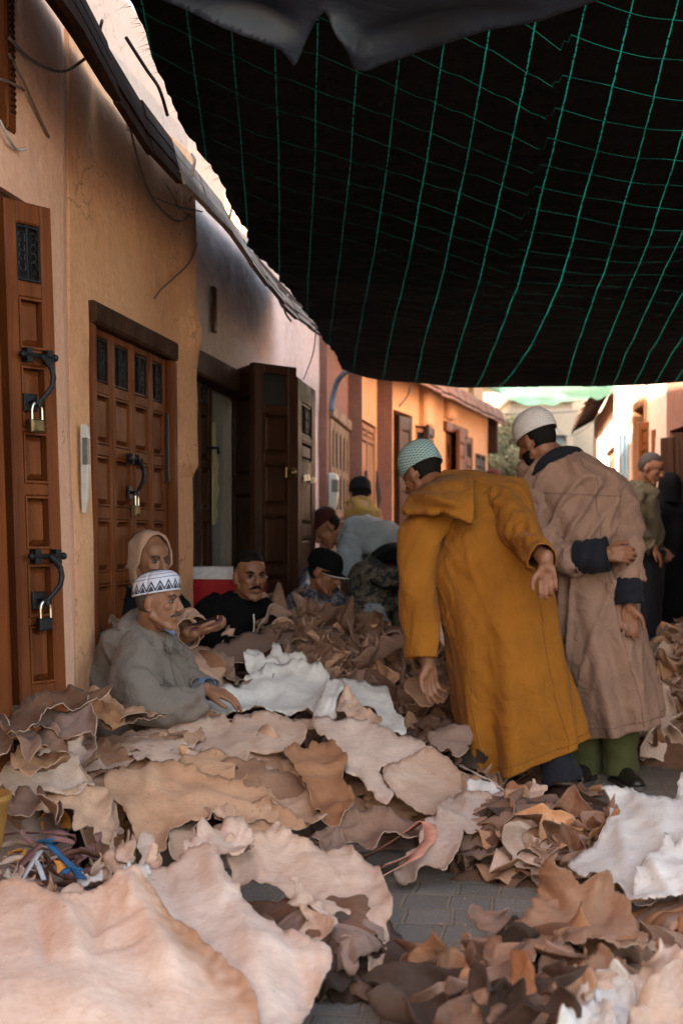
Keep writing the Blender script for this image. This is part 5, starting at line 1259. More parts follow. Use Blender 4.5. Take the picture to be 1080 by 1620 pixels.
scatter_heap(H_mid, (-1.6, .75, 3.9, 5.2), 8, ['tan','mauve','brown','pale','tan'], 'curled tan leather piece showing between the large hides of the left centre heap', 'leather pieces between the large hides', 6, .25, .5, .22, stuff_n=50, stuff_name='leather_offcuts', stuff_label='small tan leather offcuts tucked between the large hides', lift=-.03)

# --- heap behind right of the brown robe
def H_right(x, y): return max(dome(x, y, 2.05, 7.6, .62, 1.5, .46, -.12, .7), dome(x, y, 1.75, 6.9, .5, .5, .3, 0, .8), dome(x, y, 2.3, 6.6, .6, .6, .34, 0, .8))
heap_core('hide_heap', H_right, 1.1, 3.0, 5.9, 9.3, 'hide_brown', 'crumpled brown hides filling out the heap right of the brown robe')
drape_heap(H_right, spread(1.2, 2.6, 6.2, 9.0, 22, 33, H_right), .10, .22, ['brown','mauve','tan','mauve'], 'brown hide layered on the heap right of the brown robe', 'layered hides of the heap right of the brown robe', 33, span=.05, noise_a=.016, lip=.03)
scatter_heap(H_right, (1.2, 2.6, 6.2, 9.1), 34, ['mauve','brown','tan','mauve','pale'], 'curled brown leather piece in the heap right of the brown robe', 'leather pieces in the heap right of the brown robe', 8, .6, 1.4, .6, stuff_n=240, stuff_label='countless curled leather scraps of the heap right of the brown robe')
def H_rfar(x, y): return max(dome(x, y, 2.75, 12.1, .75, .8, .50, 0, .7), dome(x, y, 2.9, 11.3, .5, .5, .3, 0, .7))
heap_core('hide_heap', H_rfar, 1.8, 3.6, 10.5, 13.2, 'hide_brown', 'crumpled hides of the farthest heap by the dark doorway')
scatter_heap(H_rfar, (2.0, 3.1, 10.8, 12.4), 20, ['mauve','brown','tan'], 'curled brown leather piece on the farthest heap by the dark doorway', 'leather pieces on the farthest heap', 9, .7, 1.5, .6, stuff_n=150, stuff_label='countless curled leather scraps of the farthest heap')
sheet('hide', [(1014,1034),(1028,1032),(1048,1042),(1052,1058),(1040,1060),(1026,1056),(1016,1052)], [(1014,1034,9.3),(1048,1042,9.2),(1040,1060,8.9),(1016,1052,9.0)], 'hide_pale', 'hide_tan', 'pale hide lying flat on the back of the heap right of the brown robe', step=4, seed=70)
sheet('hide', [(1034,1122),(1046,1128),(1056,1140),(1062,1160),(1050,1158),(1038,1142)], [(1034,1122,7.3),(1062,1160,7.1),(1038,1142,7.15)], 'hide_white', 'hide_pale', 'white curled hide on the right heap beside the brown robe hem', step=4, seed=71, amp=0.0062)

# --- centre bundle on the paving
CB = 'stacked hides of the ruffled bundle on the paving'
stack(.74, 4.50, .42, .29, .05, 26, .17, ('mauve','dark','brown','mauve','tan','brown'), 'brown hide of the ruffled bundle lying on the paving in the centre', CB, 7, ruff=.028, droop=.035, taper=.50, shift=(-.12,.08))
sheet('hide', [(630,1398),(640,1372),(664,1340),(676,1306),(690,1290),(704,1268),(740,1266),(776,1262),(804,1260),(806,1276),(788,1292),(762,1312),(744,1322),(732,1318),(726,1344),(716,1372),(704,1392),(690,1378),(672,1372),(660,1396),(642,1402)],
      [(630,1398,4.24),(676,1306,4.42),(704,1268,4.66),(804,1262,4.74),(762,1312,4.46),(726,1344,4.30),(704,1392,4.16),(660,1396,4.20),(715,1300,4.46)],
      'hide_pale', 'hide_tan', 'pale tan cover hide drooping over the left end of the centre bundle', step=5.5, seed=72, wr=8, amp=.008, rag=2.5, curl=.02, creases=((690,1290,740,1300,.012,8),))
mb = MB()
sheet('hide', [(742,1262),(740,1246),(758,1236),(776,1244),(792,1256),(790,1262),(766,1264)], [(742,1262,4.78),(758,1236,4.86),(792,1258,4.76)], 'hide_white', 'hide_tan', 'white flap curling up at the top of the centre bundle', step=4, seed=73, amp=.006)
sheet('hide', [(832,1264),(838,1252),(845,1232),(850,1244),(866,1248),(862,1262),(850,1274)], [(832,1264,4.72),(845,1232,4.80),(866,1248,4.74),(850,1274,4.66)], 'hide_pale', 'hide_tan', 'pale spiky flap standing at the back of the centre bundle', step=4, seed=74, amp=.006)
sheet('hide', [(790,1262),(800,1246),(812,1238),(822,1248),(836,1250),(832,1268),(812,1274)], [(790,1262,4.74),(812,1238,4.80),(832,1268,4.66)], 'hide_tan', 'hide_brown', 'tan pointed flap between the two pale flaps of the centre bundle', step=4, seed=75, amp=.006)
sheet('hide', [(776,1262),(826,1262),(864,1268),(850,1286),(820,1296),(790,1300),(770,1296)], [(776,1262,4.74),(864,1268,4.68),(820,1298,4.55),(770,1296,4.56)], 'hide_tan', 'hide_brown', 'tan hide flat on the top of the centre bundle', step=5, seed=76, amp=.01)
rnd = random.Random(91)
for k in range(11):
    a = rnd.uniform(-2.9, -.8); rr = rnd.uniform(.5, .98); z = .20*(1-rr)+.05+rnd.uniform(0,.05)
    x = .76+.42*rr*math.cos(a); y = 4.56+.30*rr*math.sin(a)
    put(rnd.choice(['mauve','tan','brown','brown','dark','pale']), rnd.randrange(5), (x, y, z), (rnd.uniform(.2,1.0), rnd.gauss(0,.4), a+PI/2+rnd.gauss(0,.4)), rnd.uniform(.6,1.0), 'curled lip of leather standing out of the centre bundle on the paving', 'curled leather pieces in the centre bundle')

# --- right foreground white hides and folded bundle
sheet('hide', [(898,1372),(930,1352),(948,1328),(962,1300),(966,1272),(950,1244),(962,1238),(980,1246),(1000,1240),(1014,1258),(1040,1266),(1062,1268),(1072,1250),(1068,1232),(1085,1228),(1160,1226),(1170,1420),(1080,1400),(1030,1440),(1000,1440),(985,1410),(960,1398),(940,1392),(926,1396)],
      [(898,1372,4.08),(962,1300,4.30),(956,1240,4.50),(1000,1242,4.50),(1068,1250,4.44),(1160,1226,4.5),(1170,1420,3.7),(1030,1440,3.66),(960,1398,3.88),(1010,1330,4.10),(1080,1330,4.0)],
      'hide_white', 'hide_mauve', 'big white hide with spiky corner reaching up at the right edge', step=7, seed=80, wr=6, amp=.007, rag=3, curl=.012, creases=((966,1260,1000,1400,.012,12),(1010,1270,1070,1350,.012,16)))
sheet('hide', [(990,1440),(1002,1414),(1014,1380),(1028,1354),(1050,1330),(1056,1318),(1064,1334),(1090,1326),(1170,1330),(1170,1440),(1080,1420),(1056,1438),(1030,1436),(1008,1444)],
      [(990,1440,3.62),(1014,1380,3.84),(1050,1330,3.98),(1090,1326,3.98),(1170,1440,3.5),(1056,1438,3.60),(1060,1380,3.76)],
      'hide_white', 'hide_tan', 'white hide with a dark tipped fold lying over the first at the right edge', step=6, seed=81, wr=8, amp=.010, rag=3, curl=.02, creases=((1030,1360,1060,1420,.02,10),))
for i in range(9):
    x0 = 1002+i*13; rr = 5+i % 3
    pts = [P(x0-40+i*4, 1470+i*7, 3.75-.03*i), P(x0-4, 1452+i*3, 3.72-.03*i), P(x0+34, 1440+i*3, 3.70-.03*i), P(x0+70, 1428+i*4, 3.72-.03*i)]
    mb = MB(); rings = []
    for k, q in enumerate(crom(pts, 14)):
        q = Vector(q); d = Vector((.2,.1,1)); rr_ = .016+.004*math.sin(k+i)
        rings.append([q+Vector((.15*math.cos(t)*rr_*1.2, math.cos(t)*rr_*1.5, math.sin(t)*rr_)) + Vector((0,0,.004*nz(k*.7, t, i))) for t in [2*PI*j/10 for j in range(10)]])
    mb.loft(rings); tag(mb.build('folded_hide', M[('hide_rust','hide_mauve','hide_tan')[i % 3]], smooth=True), 'brown hide folded in a roll under the white hides at the right edge', 'hide', 'folded brown hides under the white ones')
stack(1.12, 3.62, .34, .22, .2, 10, .11, ('brown','mauve','rust'), 'brown hide stacked under the white hides at the right edge', 'stacked brown hides under the right white ones', 17, ruff=.014, droop=.025, taper=.2)

# --- bottom right bundle
stack(.42, 3.02, .29, .34, -.3, 18, .105, ('dark','brown','mauve','brown','dark','rust'), 'reddish brown hide of the ruffled bundle in the bottom right corner', 'stacked hides of the bottom right bundle', 9, ruff=.030, droop=.04, taper=.5, shift=(.13,-.03))
sheet('hide', [(766,1512),(790,1490),(812,1478),(836,1466),(846,1440),(850,1408),(862,1382),(880,1354),(886,1372),(902,1384),(916,1402),(932,1394),(946,1386),(962,1384),(968,1400),(978,1420),(994,1440),(1006,1470),(1018,1498),(1012,1514),(996,1508),(970,1518),(940,1498),(910,1504),(884,1496),(860,1508),(840,1526),(806,1540),(776,1536)],
      [(766,1512,3.16),(836,1466,3.22),(880,1354,3.30),(916,1402,3.27),(956,1384,3.30),(994,1440,3.24),(1018,1498,3.14),(940,1498,3.06),(840,1526,3.00),(776,1536,3.02),(880,1430,3.24),(930,1450,3.20)],
      'hide_rust', 'hide_mauve', 'orange brown hide standing up with two peaks in the bottom right bundle', step=6, seed=83, wr=5, amp=.006, rag=3, curl=.02, creases=((850,1400,900,1440,-.03,14),(946,1386,930,1440,.03,10),(975,1420,940,1470,-.025,14),(880,1360,870,1420,.02,10)), shade_stains=((875,1380,935,1440,1.2,26),(960,1400,985,1450,.9,16)))
rb_shift = .26
rb = [
 ([(900,1610),(916,1568),(930,1552),(950,1540),(984,1548),(1006,1546),(1018,1524),(1030,1504),(1044,1488),(1060,1500),(1078,1530),(1100,1560),(1100,1700),(900,1700)], 3.12, 'hide_pale', 'hide_tan', 'pale grey pink hide rising to a point at the bottom right corner'),
 ([(940,1544),(960,1530),(990,1540),(1004,1580),(1000,1640),(960,1640),(944,1600)], 3.06, 'hide_white', 'hide_tan', 'whitish hide fold lower left of the corner hide'),
 ([(1000,1600),(1030,1560),(1060,1540),(1090,1560),(1090,1700),(990,1700)], 2.98, 'hide_pale', 'hide_tan', 'pale hide nearest the bottom right corner'),
 ([(780,1536),(812,1516),(840,1512),(862,1530),(850,1556),(820,1568),(796,1560)], 3.30, 'hide_tan', 'hide_brown', 'crinkled light tan hide left of the standing orange one'),
 ([(846,1560),(860,1520),(874,1498),(886,1478),(898,1500),(920,1520),(936,1538),(960,1560),(930,1580),(900,1600),(876,1590)], 3.16, 'hide_mauve', 'hide_rust', 'brown pointed hide in front of the standing orange one'),
 ([(920,1540),(940,1510),(954,1498),(970,1510),(990,1530),(996,1552),(966,1560),(940,1566)], 3.22, 'hide_rust', 'hide_brown', 'rust coloured hide lip right of the brown pointed one'),
 ([(738,1454),(750,1436),(772,1444),(800,1448),(820,1462),(800,1480),(778,1488),(758,1476)], 3.62, 'hide_mauve', 'hide_under', 'curled mauve hide flap at the back left of the bottom right bundle'),
 ([(726,1500),(738,1466),(750,1486),(762,1500),(776,1510),(764,1530),(744,1526),(736,1512)], 3.46, 'hide_tan', 'hide_brown', 'small tan upright flap at the left of the bottom right bundle'),
 ([(690,1508),(712,1498),(734,1510),(744,1528),(720,1536),(700,1524)], 3.42, 'hide_brown', 'hide_mauve', 'dark brown lip at the left end of the bottom right bundle'),
 ([(872,1560),(892,1548),(920,1540),(946,1556),(930,1584),(906,1596),(884,1588)], 3.05, 'hide_tan', 'hide_rust', 'tan hide lip with wavy edge in the bottom right bundle'),
 ([(800,1600),(826,1570),(840,1586),(862,1612),(880,1640),(820,1660),(790,1640)], 2.98, 'hide_mauve', 'hide_brown', 'pointed brown hide at the bottom edge of the right bundle'),
 ([(878,1612),(900,1590),(940,1588),(966,1600),(980,1640),(960,1680),(880,1680)], 2.92, 'hide_white', 'hide_pale', 'pale folded hide at the bottom edge under the corner hide')]
rnd = random.Random(33)
for i, (poly, Y, a, b, lb) in enumerate(rb):
    y0 = min(q[1] for q in poly); sheet('hide', poly, [(q[0], q[1], Y-.02-(rb_shift if poly[0][0] > 865 else 0)-(q[1]-y0)*.0013+rnd.uniform(-.03,.03)) for q in poly], a, b, lb, step=5.5, seed=140+i, wr=9, amp=.008, rag=2.6, ripple=.014, curl=.02)
rnd = random.Random(92)
for k in range(17):
    px = rnd.uniform(640, 1000); py = rnd.uniform(1520, 1640) if px < 760 else rnd.uniform(1480, 1640)
    if (py-1470) < (800-px)*.42 or (px > 770 and py < 1565) or px > 890: continue
    z = .04+.13*min(1, max(0, (px-640)/220)); q = G(px, py, z)
    put(rnd.choice(['brown','dark','brown','mauve','rust','brown']), rnd.randrange(5), q, (rnd.uniform(.3,1.3), rnd.gauss(0,.5), rnd.gauss(0,.9)), rnd.uniform(.65,1.05), 'curled brown leather lip standing in the bottom right bundle', 'curled leather pieces in the bottom right bundle')
rnd = random.Random(93)
for k in range(13):
    px = rnd.uniform(790, 1010); q = G(px, rnd.uniform(1505, 1565), rnd.uniform(.07, .13)); q.y += .10
    put(rnd.choice(['brown','dark','brown','mauve','rust']), rnd.randrange(5), q, (rnd.uniform(.2,1.0), rnd.gauss(0,.5), rnd.gauss(0,.9)), rnd.uniform(.6,.95), 'curled brown leather lip standing in the bottom right bundle', 'curled leather pieces in the bottom right bundle')
stack(.62, 3.42, .26, .22, .2, 9, .09, ('brown','dark','mauve'), 'brown hide stacked under the standing orange brown one', 'stacked hides under the standing orange brown hide', 19, ruff=.02, droop=.03, taper=.3)
sheet('hide', [(670,1600),(700,1560),(730,1530),(760,1520),(790,1540),(800,1570),(780,1600),(760,1640),(700,1660)], [(670,1600,3.2),(760,1520,3.4),(800,1570,3.2),(700,1660,3.0)], 'hide_brown', 'hide_mauve', 'dark brown hide on the left slope of the bottom right bundle', step=5.5, seed=160, wr=11, amp=.016, rag=3, curl=.03)

# --- straps, bucket
def ribbon(pts, w, mat, label, group, name='leather_strap', n=40, seed=0, tw=2.0):
    C = crom(pts, n); V = []; Fc = []
    for i, c in enumerate(C):
        c = Vector(c); d = (Vector(C[min(i+1, n-1)])-Vector(C[max(i-1, 0)])).normalized(); a = tw*nz(i*.06, seed*3.3, 1)*2.5
        s = d.cross(Vector((0,.35,1))).normalized(); u = s.cross(d); ax = s*math.cos(a)+u*math.sin(a)
        V += [c-ax*w/2, c+ax*w/2]
    for i in range(n-1): Fc.append((2*i, 2*i+1, 2*i+3, 2*i+2))
    o = mesh_obj(name, V, Fc, M[mat] if isinstance(mat, str) else mat); solid(o, .003, 0); return tag(o, label, 'strap', group)
M['strap_green'] = m_plain('strap_green', (.01,.10,.055), .85)
M['strap_mauve'] = m_plain('strap_mauve', (.20,.09,.08), .85, .25, 30)
M['strap_pink'] = m_plain('strap_pink', (.52,.22,.15), .85, .2, 30)
M['strap_blue'] = m_plain('strap_blue', (.015,.10,.24), .85, .15, 30)
M['strap_grey'] = m_plain('strap_grey', (.52,.53,.58), .85, .12, 30)
M['strap_orange'] = m_plain('strap_orange', (.62,.24,.04), .85, .2, 30)
M['strap_brown'] = m_plain('strap_brown', (.14,.06,.04), .85, .3, 30)
M['bucket'] = m_plain('bucket', (.34,.17,.04), .5, .25, 9, .002)
rnd = random.Random(14)
def rp(px, py, Y): return P(px, py, Y)
MV = 'mauve straps in the tangle at the left edge'
for i in range(17):
    x = rnd.uniform(-20, 150); y = rnd.uniform(1318, 1388); Y = 3.95-(y-1318)*.005+rnd.uniform(-.1,.1); pts = []
    a = rnd.uniform(0, 6.28)
    for k in range(6):
        pts.append(P(min(155, max(-30, x)), min(1398, max(1300, y)), Y)); a += rnd.gauss(0, .9); x += 34*math.cos(a); y += 22*math.sin(a); Y += rnd.uniform(-.04,.04)
    ribbon(pts, rnd.uniform(.012,.026), rnd.choice(['strap_mauve','strap_mauve','strap_brown','strap_mauve','hide_pale']), 'looping strap offcut in the tangle at the left edge', 'looping strap offcuts at the left edge', seed=i)
ribbon([rp(-10,1322,3.9), rp(40,1318,3.85), rp(90,1316,3.82), rp(120,1326,3.8)], .03, 'strap_mauve', 'broad mauve strap arching over the top of the strap tangle', None, seed=30, tw=.5)
ribbon([rp(10,1400,3.6), rp(30,1372,3.62), rp(60,1340,3.68), rp(84,1322,3.74)], .03, 'strap_mauve', 'broad mauve strap rising diagonally through the tangle', None, seed=31, tw=.4)
ribbon([rp(66,1334,3.60), rp(80,1332,3.58), rp(96,1330,3.6)], .030, 'strap_blue', 'short bright blue strap piece on top of the strap tangle', None, seed=32, tw=.3, n=12)
ribbon([rp(80,1336,3.58), rp(94,1352,3.54), rp(110,1366,3.5), rp(130,1390,3.46)], .028, 'strap_blue', 'long bright blue strap slanting down through the strap tangle', None, seed=33, tw=.3, n=20)
ribbon([rp(100,1382,3.44), rp(112,1372,3.46), rp(128,1376,3.44)], .024, 'strap_blue', 'lowest small blue strap piece in the tangle', None, seed=34, tw=.3, n=12)
ribbon([rp(32,1400,3.5), rp(46,1374,3.54), rp(64,1346,3.6)], .022, 'strap_grey', 'pale blue grey strap standing diagonally in the tangle', None, seed=35, tw=.3, n=16)
ribbon([rp(58,1362,3.55), rp(64,1376,3.5), rp(70,1392,3.46)], .012, 'strap_grey', 'thin pale grey strip beside the blue straps', None, seed=36, tw=.3, n=16)
ribbon([rp(92,1362,3.5), rp(97,1370,3.48), rp(99,1382,3.46)], .024, 'strap_orange', 'small red orange strap scrap under the blue strap', None, seed=37, tw=.3, n=10)
ribbon([rp(12,1350,3.8), rp(40,1345,3.8), rp(30,1360,3.75), rp(6,1358,3.78)], .016, 'strap_orange', 'orange strap lying flat at the far left of the tangle', None, seed=38)
ring = [P(85+22*math.cos(t)-2, 1303+24*math.sin(t), 4.12+.05*math.cos(t)) for t in [PI*.5+i*PI*1.6/10 for i in range(11)]]
ribbon(ring, .03, 'strap_orange', 'stiff orange lined leather loop standing above the strap tangle', None, seed=39, tw=.2)
ring = [P(85+26*math.cos(t), 1303+28*math.sin(t), 4.16+.05*math.cos(t)) for t in [PI*.4+i*PI*1.8/10 for i in range(11)]]
ribbon(ring, .045, 'strap_brown', 'brown leather band around the orange loop', None, seed=40, tw=.2)
for k, (pp, c_, lb) in enumerate((([P(604,1372,4.2),P(640,1356,4.25),P(672,1338,4.28),P(680,1310,4.36),P(668,1300,4.4),P(640,1318,4.42),P(600,1344,4.45),P(570,1358,4.5)], 'strap_pink', 'rosy leather strap looping onto the paving left of the centre bundle'),
    ([P(596,1390,4.12),P(630,1372,4.18),P(660,1352,4.22),P(676,1330,4.3)], 'strap_pink', 'second rosy strap lying on the paving below the looping one'),
    ([P(560,1330,4.55),P(600,1322,4.5),P(640,1316,4.46),P(672,1296,4.42)], 'strap_mauve', 'darker strap running along the heap foot to the rosy loop'))):
    ribbon(pp, .045-.012*k, c_, lb, None, seed=45+k, tw=.35)
bk = thing('bucket', P(-47, 1316, 3.60), 'yellow plastic bucket cut by the left edge beside the strap tangle', 'bucket')
mb = MB(); c = P(-47, 1350, 3.60); rings = []
for z, r in ((0,.075),(.02,.08),(.13,.098),(.135,.104),(.15,.104),(.15,.096),(.05,.08)): rings.append([(c.x+r*math.cos(2*PI*k/28), c.y+r*math.sin(2*PI*k/28), c.z+z) for k in range(28)])
mb.loft(rings); mb.build('tub', M['bucket'], bk, smooth=True)
# crumbs on the paving
rnd = random.Random(55); mb = MB()
for i in range(130):
    q = G(rnd.uniform(560, 1080), rnd.uniform(1170, 1640)); s = rnd.uniform(.002,.009); a = rnd.uniform(0, 6.28); n = rnd.randrange(3,6)
    mb.add([q+Vector((s*math.cos(a+2*PI*k/n)*rnd.uniform(.5,1.2), s*math.sin(a+2*PI*k/n)*rnd.uniform(.5,1.2), .004+rnd.uniform(0,.004))) for k in range(n)], [tuple(range(n))])
tag(mb.build('leather_crumbs', M['hide_tan']), 'tiny leather crumbs scattered on the paving', 'crumbs', kind='stuff')

# --- second layer of the canopy and the green net
o = sheet('plastic_flap', [(196,-30),(300,8),(380,44),(446,78),(466,104),(486,60),(512,10),(522,18),(548,70),(560,108),(580,112),(600,104),(660,84),(760,56),(860,30),(960,-6),(1000,-30)],
      [(196,-30,4.30),(380,44,4.42),(466,104,4.45),(515,12,4.35),(570,112,4.47),(660,84,4.45),(860,30,4.35),(1000,-30,4.3),(480,-30,4.25),(700,10,4.22)],
      'iron', 'iron', '', step=7, rag=.12, amp=.003, ripple=.001, curl=.0, fine=0, seed=200, wr=3, th=.002, parent=net, creases=((240,0,470,85,.05,22),(520,20,575,105,.06,18),(590,60,850,15,-.05,20),(350,0,480,40,-.04,18)))
m, nt, b = newmat('tarp_sheet'); b.inputs['Base Color'].default_value = (.010,.017,.030,1); b.inputs['Roughness'].default_value = .52
bump(nt, b, noise_tex(nt, mapping(nt, geopos(nt), scale=(1,3,1)), 7, 4), .35, .02); M['tarp'] = m
for i in range(3): o.data.materials[i] = m
m, nt, b = newmat('green_net'); nt.nodes.remove(b); outn = nt.nodes['Material Output']
tl = nt.nodes.new('ShaderNodeBsdfTranslucent'); tl.inputs[0].default_value = (.30,.60,.50,1); tp = nt.nodes.new('ShaderNodeBsdfTransparent'); dfn = nt.nodes.new('ShaderNodeBsdfDiffuse'); dfn.inputs[0].default_value = (.20,.42,.35,1)
m1 = nt.nodes.new('ShaderNodeMixShader'); m1.inputs[0].default_value = .4; L(nt, tl.outputs[0], m1.inputs[1]); L(nt, dfn.outputs[0], m1.inputs[2])
m2 = nt.nodes.new('ShaderNodeMixShader'); L(nt, ramp(nt, noise_tex(nt, geopos(nt), 1.5, 3), [(.3, (.5,.5,.5)), (.7, (.75,.75,.75))]), m2.inputs[0]); L(nt, tp.outputs[0], m2.inputs[1]); L(nt, m1.outputs[0], m2.inputs[2]); L(nt, m2.outputs[0], outn.inputs[0]); M['green_net'] = m
sheet('green_net', [(684,560),(684,600),(700,590),(730,596),(775,614),(800,628),(830,638),(860,640),(900,636),(935,627),(975,608),(970,596),(960,560)],
      [(684,560,13),(700,590,13.2),(830,632,14.5),(975,606,14),(960,560,13),(830,560,14)], 'green_net', 'green_net', 'thin pale green net sagging over the lane beyond the black canopy', cat='net', step=8, rag=1.2, amp=.03, ripple=.02, curl=0, wr=2, seed=210, th=.002)
# ------------------------------------------------------------------ people
M['skin_brown'] = m_skin('skin_brown', (.27,.115,.062))
M['skin_light'] = m_skin('skin_light', (.30,.135,.072))
M['skin_dark'] = m_skin('skin_dark', (.15,.065,.038))
M['hair_black'] = m_plain('hair_black', (.010,.008,.007), .75, .3, 80, .004, spec=.12)
M['hair_grey'] = m_plain('hair_grey', (.085,.07,.06), .8, .35, 120, .004, spec=.15)
M['eye'] = m_plain('eye', (.02,.014,.012), .15, .1, 30, 0)
M['eye_white'] = m_plain('eye_white', (.22,.19,.17), .3, .05, 30, 0)
M['lip'] = m_plain('lip', (.25,.09,.065), .5, .1, 60, .001)
M['shoe_black'] = m_plain('shoe_black', (.020,.017,.016), .38, .3, 40, .002)
M['shoe_brown'] = m_plain('shoe_brown', (.045,.024,.016), .45, .3, 40, .002)
M['sole'] = m_plain('sole', (.09,.07,.06), .7)
M['mustard'] = m_cloth('mustard', (.29,.108,.012), .18, wr=.7)
M['mustard_dark'] = m_cloth('mustard_dark', (.22,.14,.03), .15)
M['taupe'] = m_cloth('taupe', (.29,.175,.13), .16, wr=.75)
M['mustard_seam'] = m_plain('mustard_seam', (.20,.075,.008), .9)
M['taupe_seam'] = m_plain('taupe_seam', (.20,.115,.085), .9)
M['grey_seam'] = m_plain('grey_seam', (.10,.085,.075), .9)
M['navy'] = m_cloth('navy', (.013,.014,.022), .2)
M['black_cloth'] = m_cloth('black_cloth', (.007,.007,.008), .2, sheen=0, spec=.08)
M['olive_pants'] = m_cloth('olive_pants', (.075,.078,.028), .15)
M['dark_pants'] = m_cloth('dark_pants', (.016,.016,.024), .2)
M['grey_wool'] = m_cloth('grey_wool', (.19,.155,.132), .12, wr=.5)
M['shirt_blue'] = m_cloth('shirt_blue', (.14,.19,.30), .1)
M['beige_robe'] = m_cloth('beige_robe', (.50,.29,.20), .1)
M['pale_blue'] = m_cloth('pale_blue', (.34,.40,.46), .15, wr=.7)
M['olive_jacket'] = m_cloth('olive_jacket', (.12,.10,.06), .15)
M['maroon'] = m_cloth('maroon', (.05,.012,.012), .2)
M['white_knit'] = m_cloth('white_knit', (.62,.55,.53), .06)
def knit(name, c1, c2, ku, kv, mode='rib'):
    m, nt, b = newmat(name); uv = nt.nodes.new('ShaderNodeUVMap'); sp = nt.nodes.new('ShaderNodeSeparateXYZ'); L(nt, uv.outputs[0], sp.inputs[0])
    a = math_n(nt, 'SINE', math_n(nt, 'MULTIPLY', sp.outputs[0], ku)); c = math_n(nt, 'SINE', math_n(nt, 'MULTIPLY', sp.outputs[1], kv))
    s = math_n(nt, 'MULTIPLY', a, c) if mode == 'dots' else (math_n(nt, 'MULTIPLY', math_n(nt, 'ADD', c, math_n(nt, 'MULTIPLY', a, .35)), .7))
    s = math_n(nt, 'ADD', math_n(nt, 'MULTIPLY', s, .5), .5)
    L(nt, ramp(nt, s, [(.15, c1), (.6, c2)]), b.inputs['Base Color']); b.inputs['Roughness'].default_value = .9
    bump(nt, b, s, .8, .004); return m
M['knit_white'] = knit('knit_white', (.66,.60,.60), (.84,.79,.78), 330, 95)
M['knit_teal'] = knit('knit_teal', (.05,.15,.16), (.42,.56,.55), 130, 70, 'dots')
def kufi_mat():
    m, nt, b = newmat('patterned_cap'); uv = nt.nodes.new('ShaderNodeUVMap'); sp = nt.nodes.new('ShaderNodeSeparateXYZ'); L(nt, uv.outputs[0], sp.inputs[0])
    u, v = sp.outputs[0], sp.outputs[1]
    tri = math_n(nt, 'ABSOLUTE', math_n(nt, 'SUBTRACT', math_n(nt, 'FRACT', math_n(nt, 'MULTIPLY', u, 17)), .5))   # 0..0.5
    zz = math_n(nt, 'SUBTRACT', .42, math_n(nt, 'MULTIPLY', tri, .52))
    dark = math_n(nt, 'MULTIPLY', math_n(nt, 'LESS_THAN', v, zz), math_n(nt, 'GREATER_THAN', v, .08))
    z2 = math_n(nt, 'SUBTRACT', zz, .12); inner = math_n(nt, 'LESS_THAN', math_n(nt, 'ABSOLUTE', math_n(nt, 'SUBTRACT', v, z2)), .022)
    lines = math_n(nt, 'LESS_THAN', math_n(nt, 'ABSOLUTE', math_n(nt, 'SUBTRACT', math_n(nt, 'FRACT', math_n(nt, 'MULTIPLY', v, 7)), .5)), .07)
    lines = math_n(nt, 'MULTIPLY', lines, math_n(nt, 'GREATER_THAN', v, .45))
    msk = math_n(nt, 'MAXIMUM', math_n(nt, 'MULTIPLY', dark, math_n(nt, 'SUBTRACT', 1.0, inner)), lines)
    L(nt, mixc(nt, msk, (.62,.62,.72), (.04,.045,.08)), b.inputs['Base Color']); b.inputs['Roughness'].default_value = .9; bump(nt, b, noise_tex(nt, coord(nt), 250, 2), .4, .002); return m
M['kufi'] = kufi_mat()
def pattern_mat(name, cols, scale, dist=0):
    m, nt, b = newmat(name); f = noise_tex(nt, coord(nt), scale, 5, .7, dist)
    L(nt, ramp(nt, f, cols), b.inputs['Base Color']); b.inputs['Roughness'].default_value = .9; bump(nt, b, noise_tex(nt, coord(nt), 12, 3), .5, .02); return m
M['camo'] = pattern_mat('camo', [(.38, (.018,.018,.022)), (.5, (.03,.03,.03)), (.54, (.20,.17,.11)), (.58, (.03,.03,.03)), (.66, (.24,.20,.14))], 13, 1.5)
M['print_hoodie'] = pattern_mat('print_hoodie', [(.42, (.018,.018,.024)), (.5, (.05,.05,.07)), (.56, (.22,.21,.26)), (.64, (.04,.04,.06)), (.72, (.25,.24,.29))], 22, 1.2)
M['phone'] = m_plain('phone', (.16,.05,.07), .3)
M['red_plastic'] = m_plain('red_plastic', (.30,.012,.018), .4)
M['lid_white'] = m_plain('lid_white', (.60,.57,.58), .6)

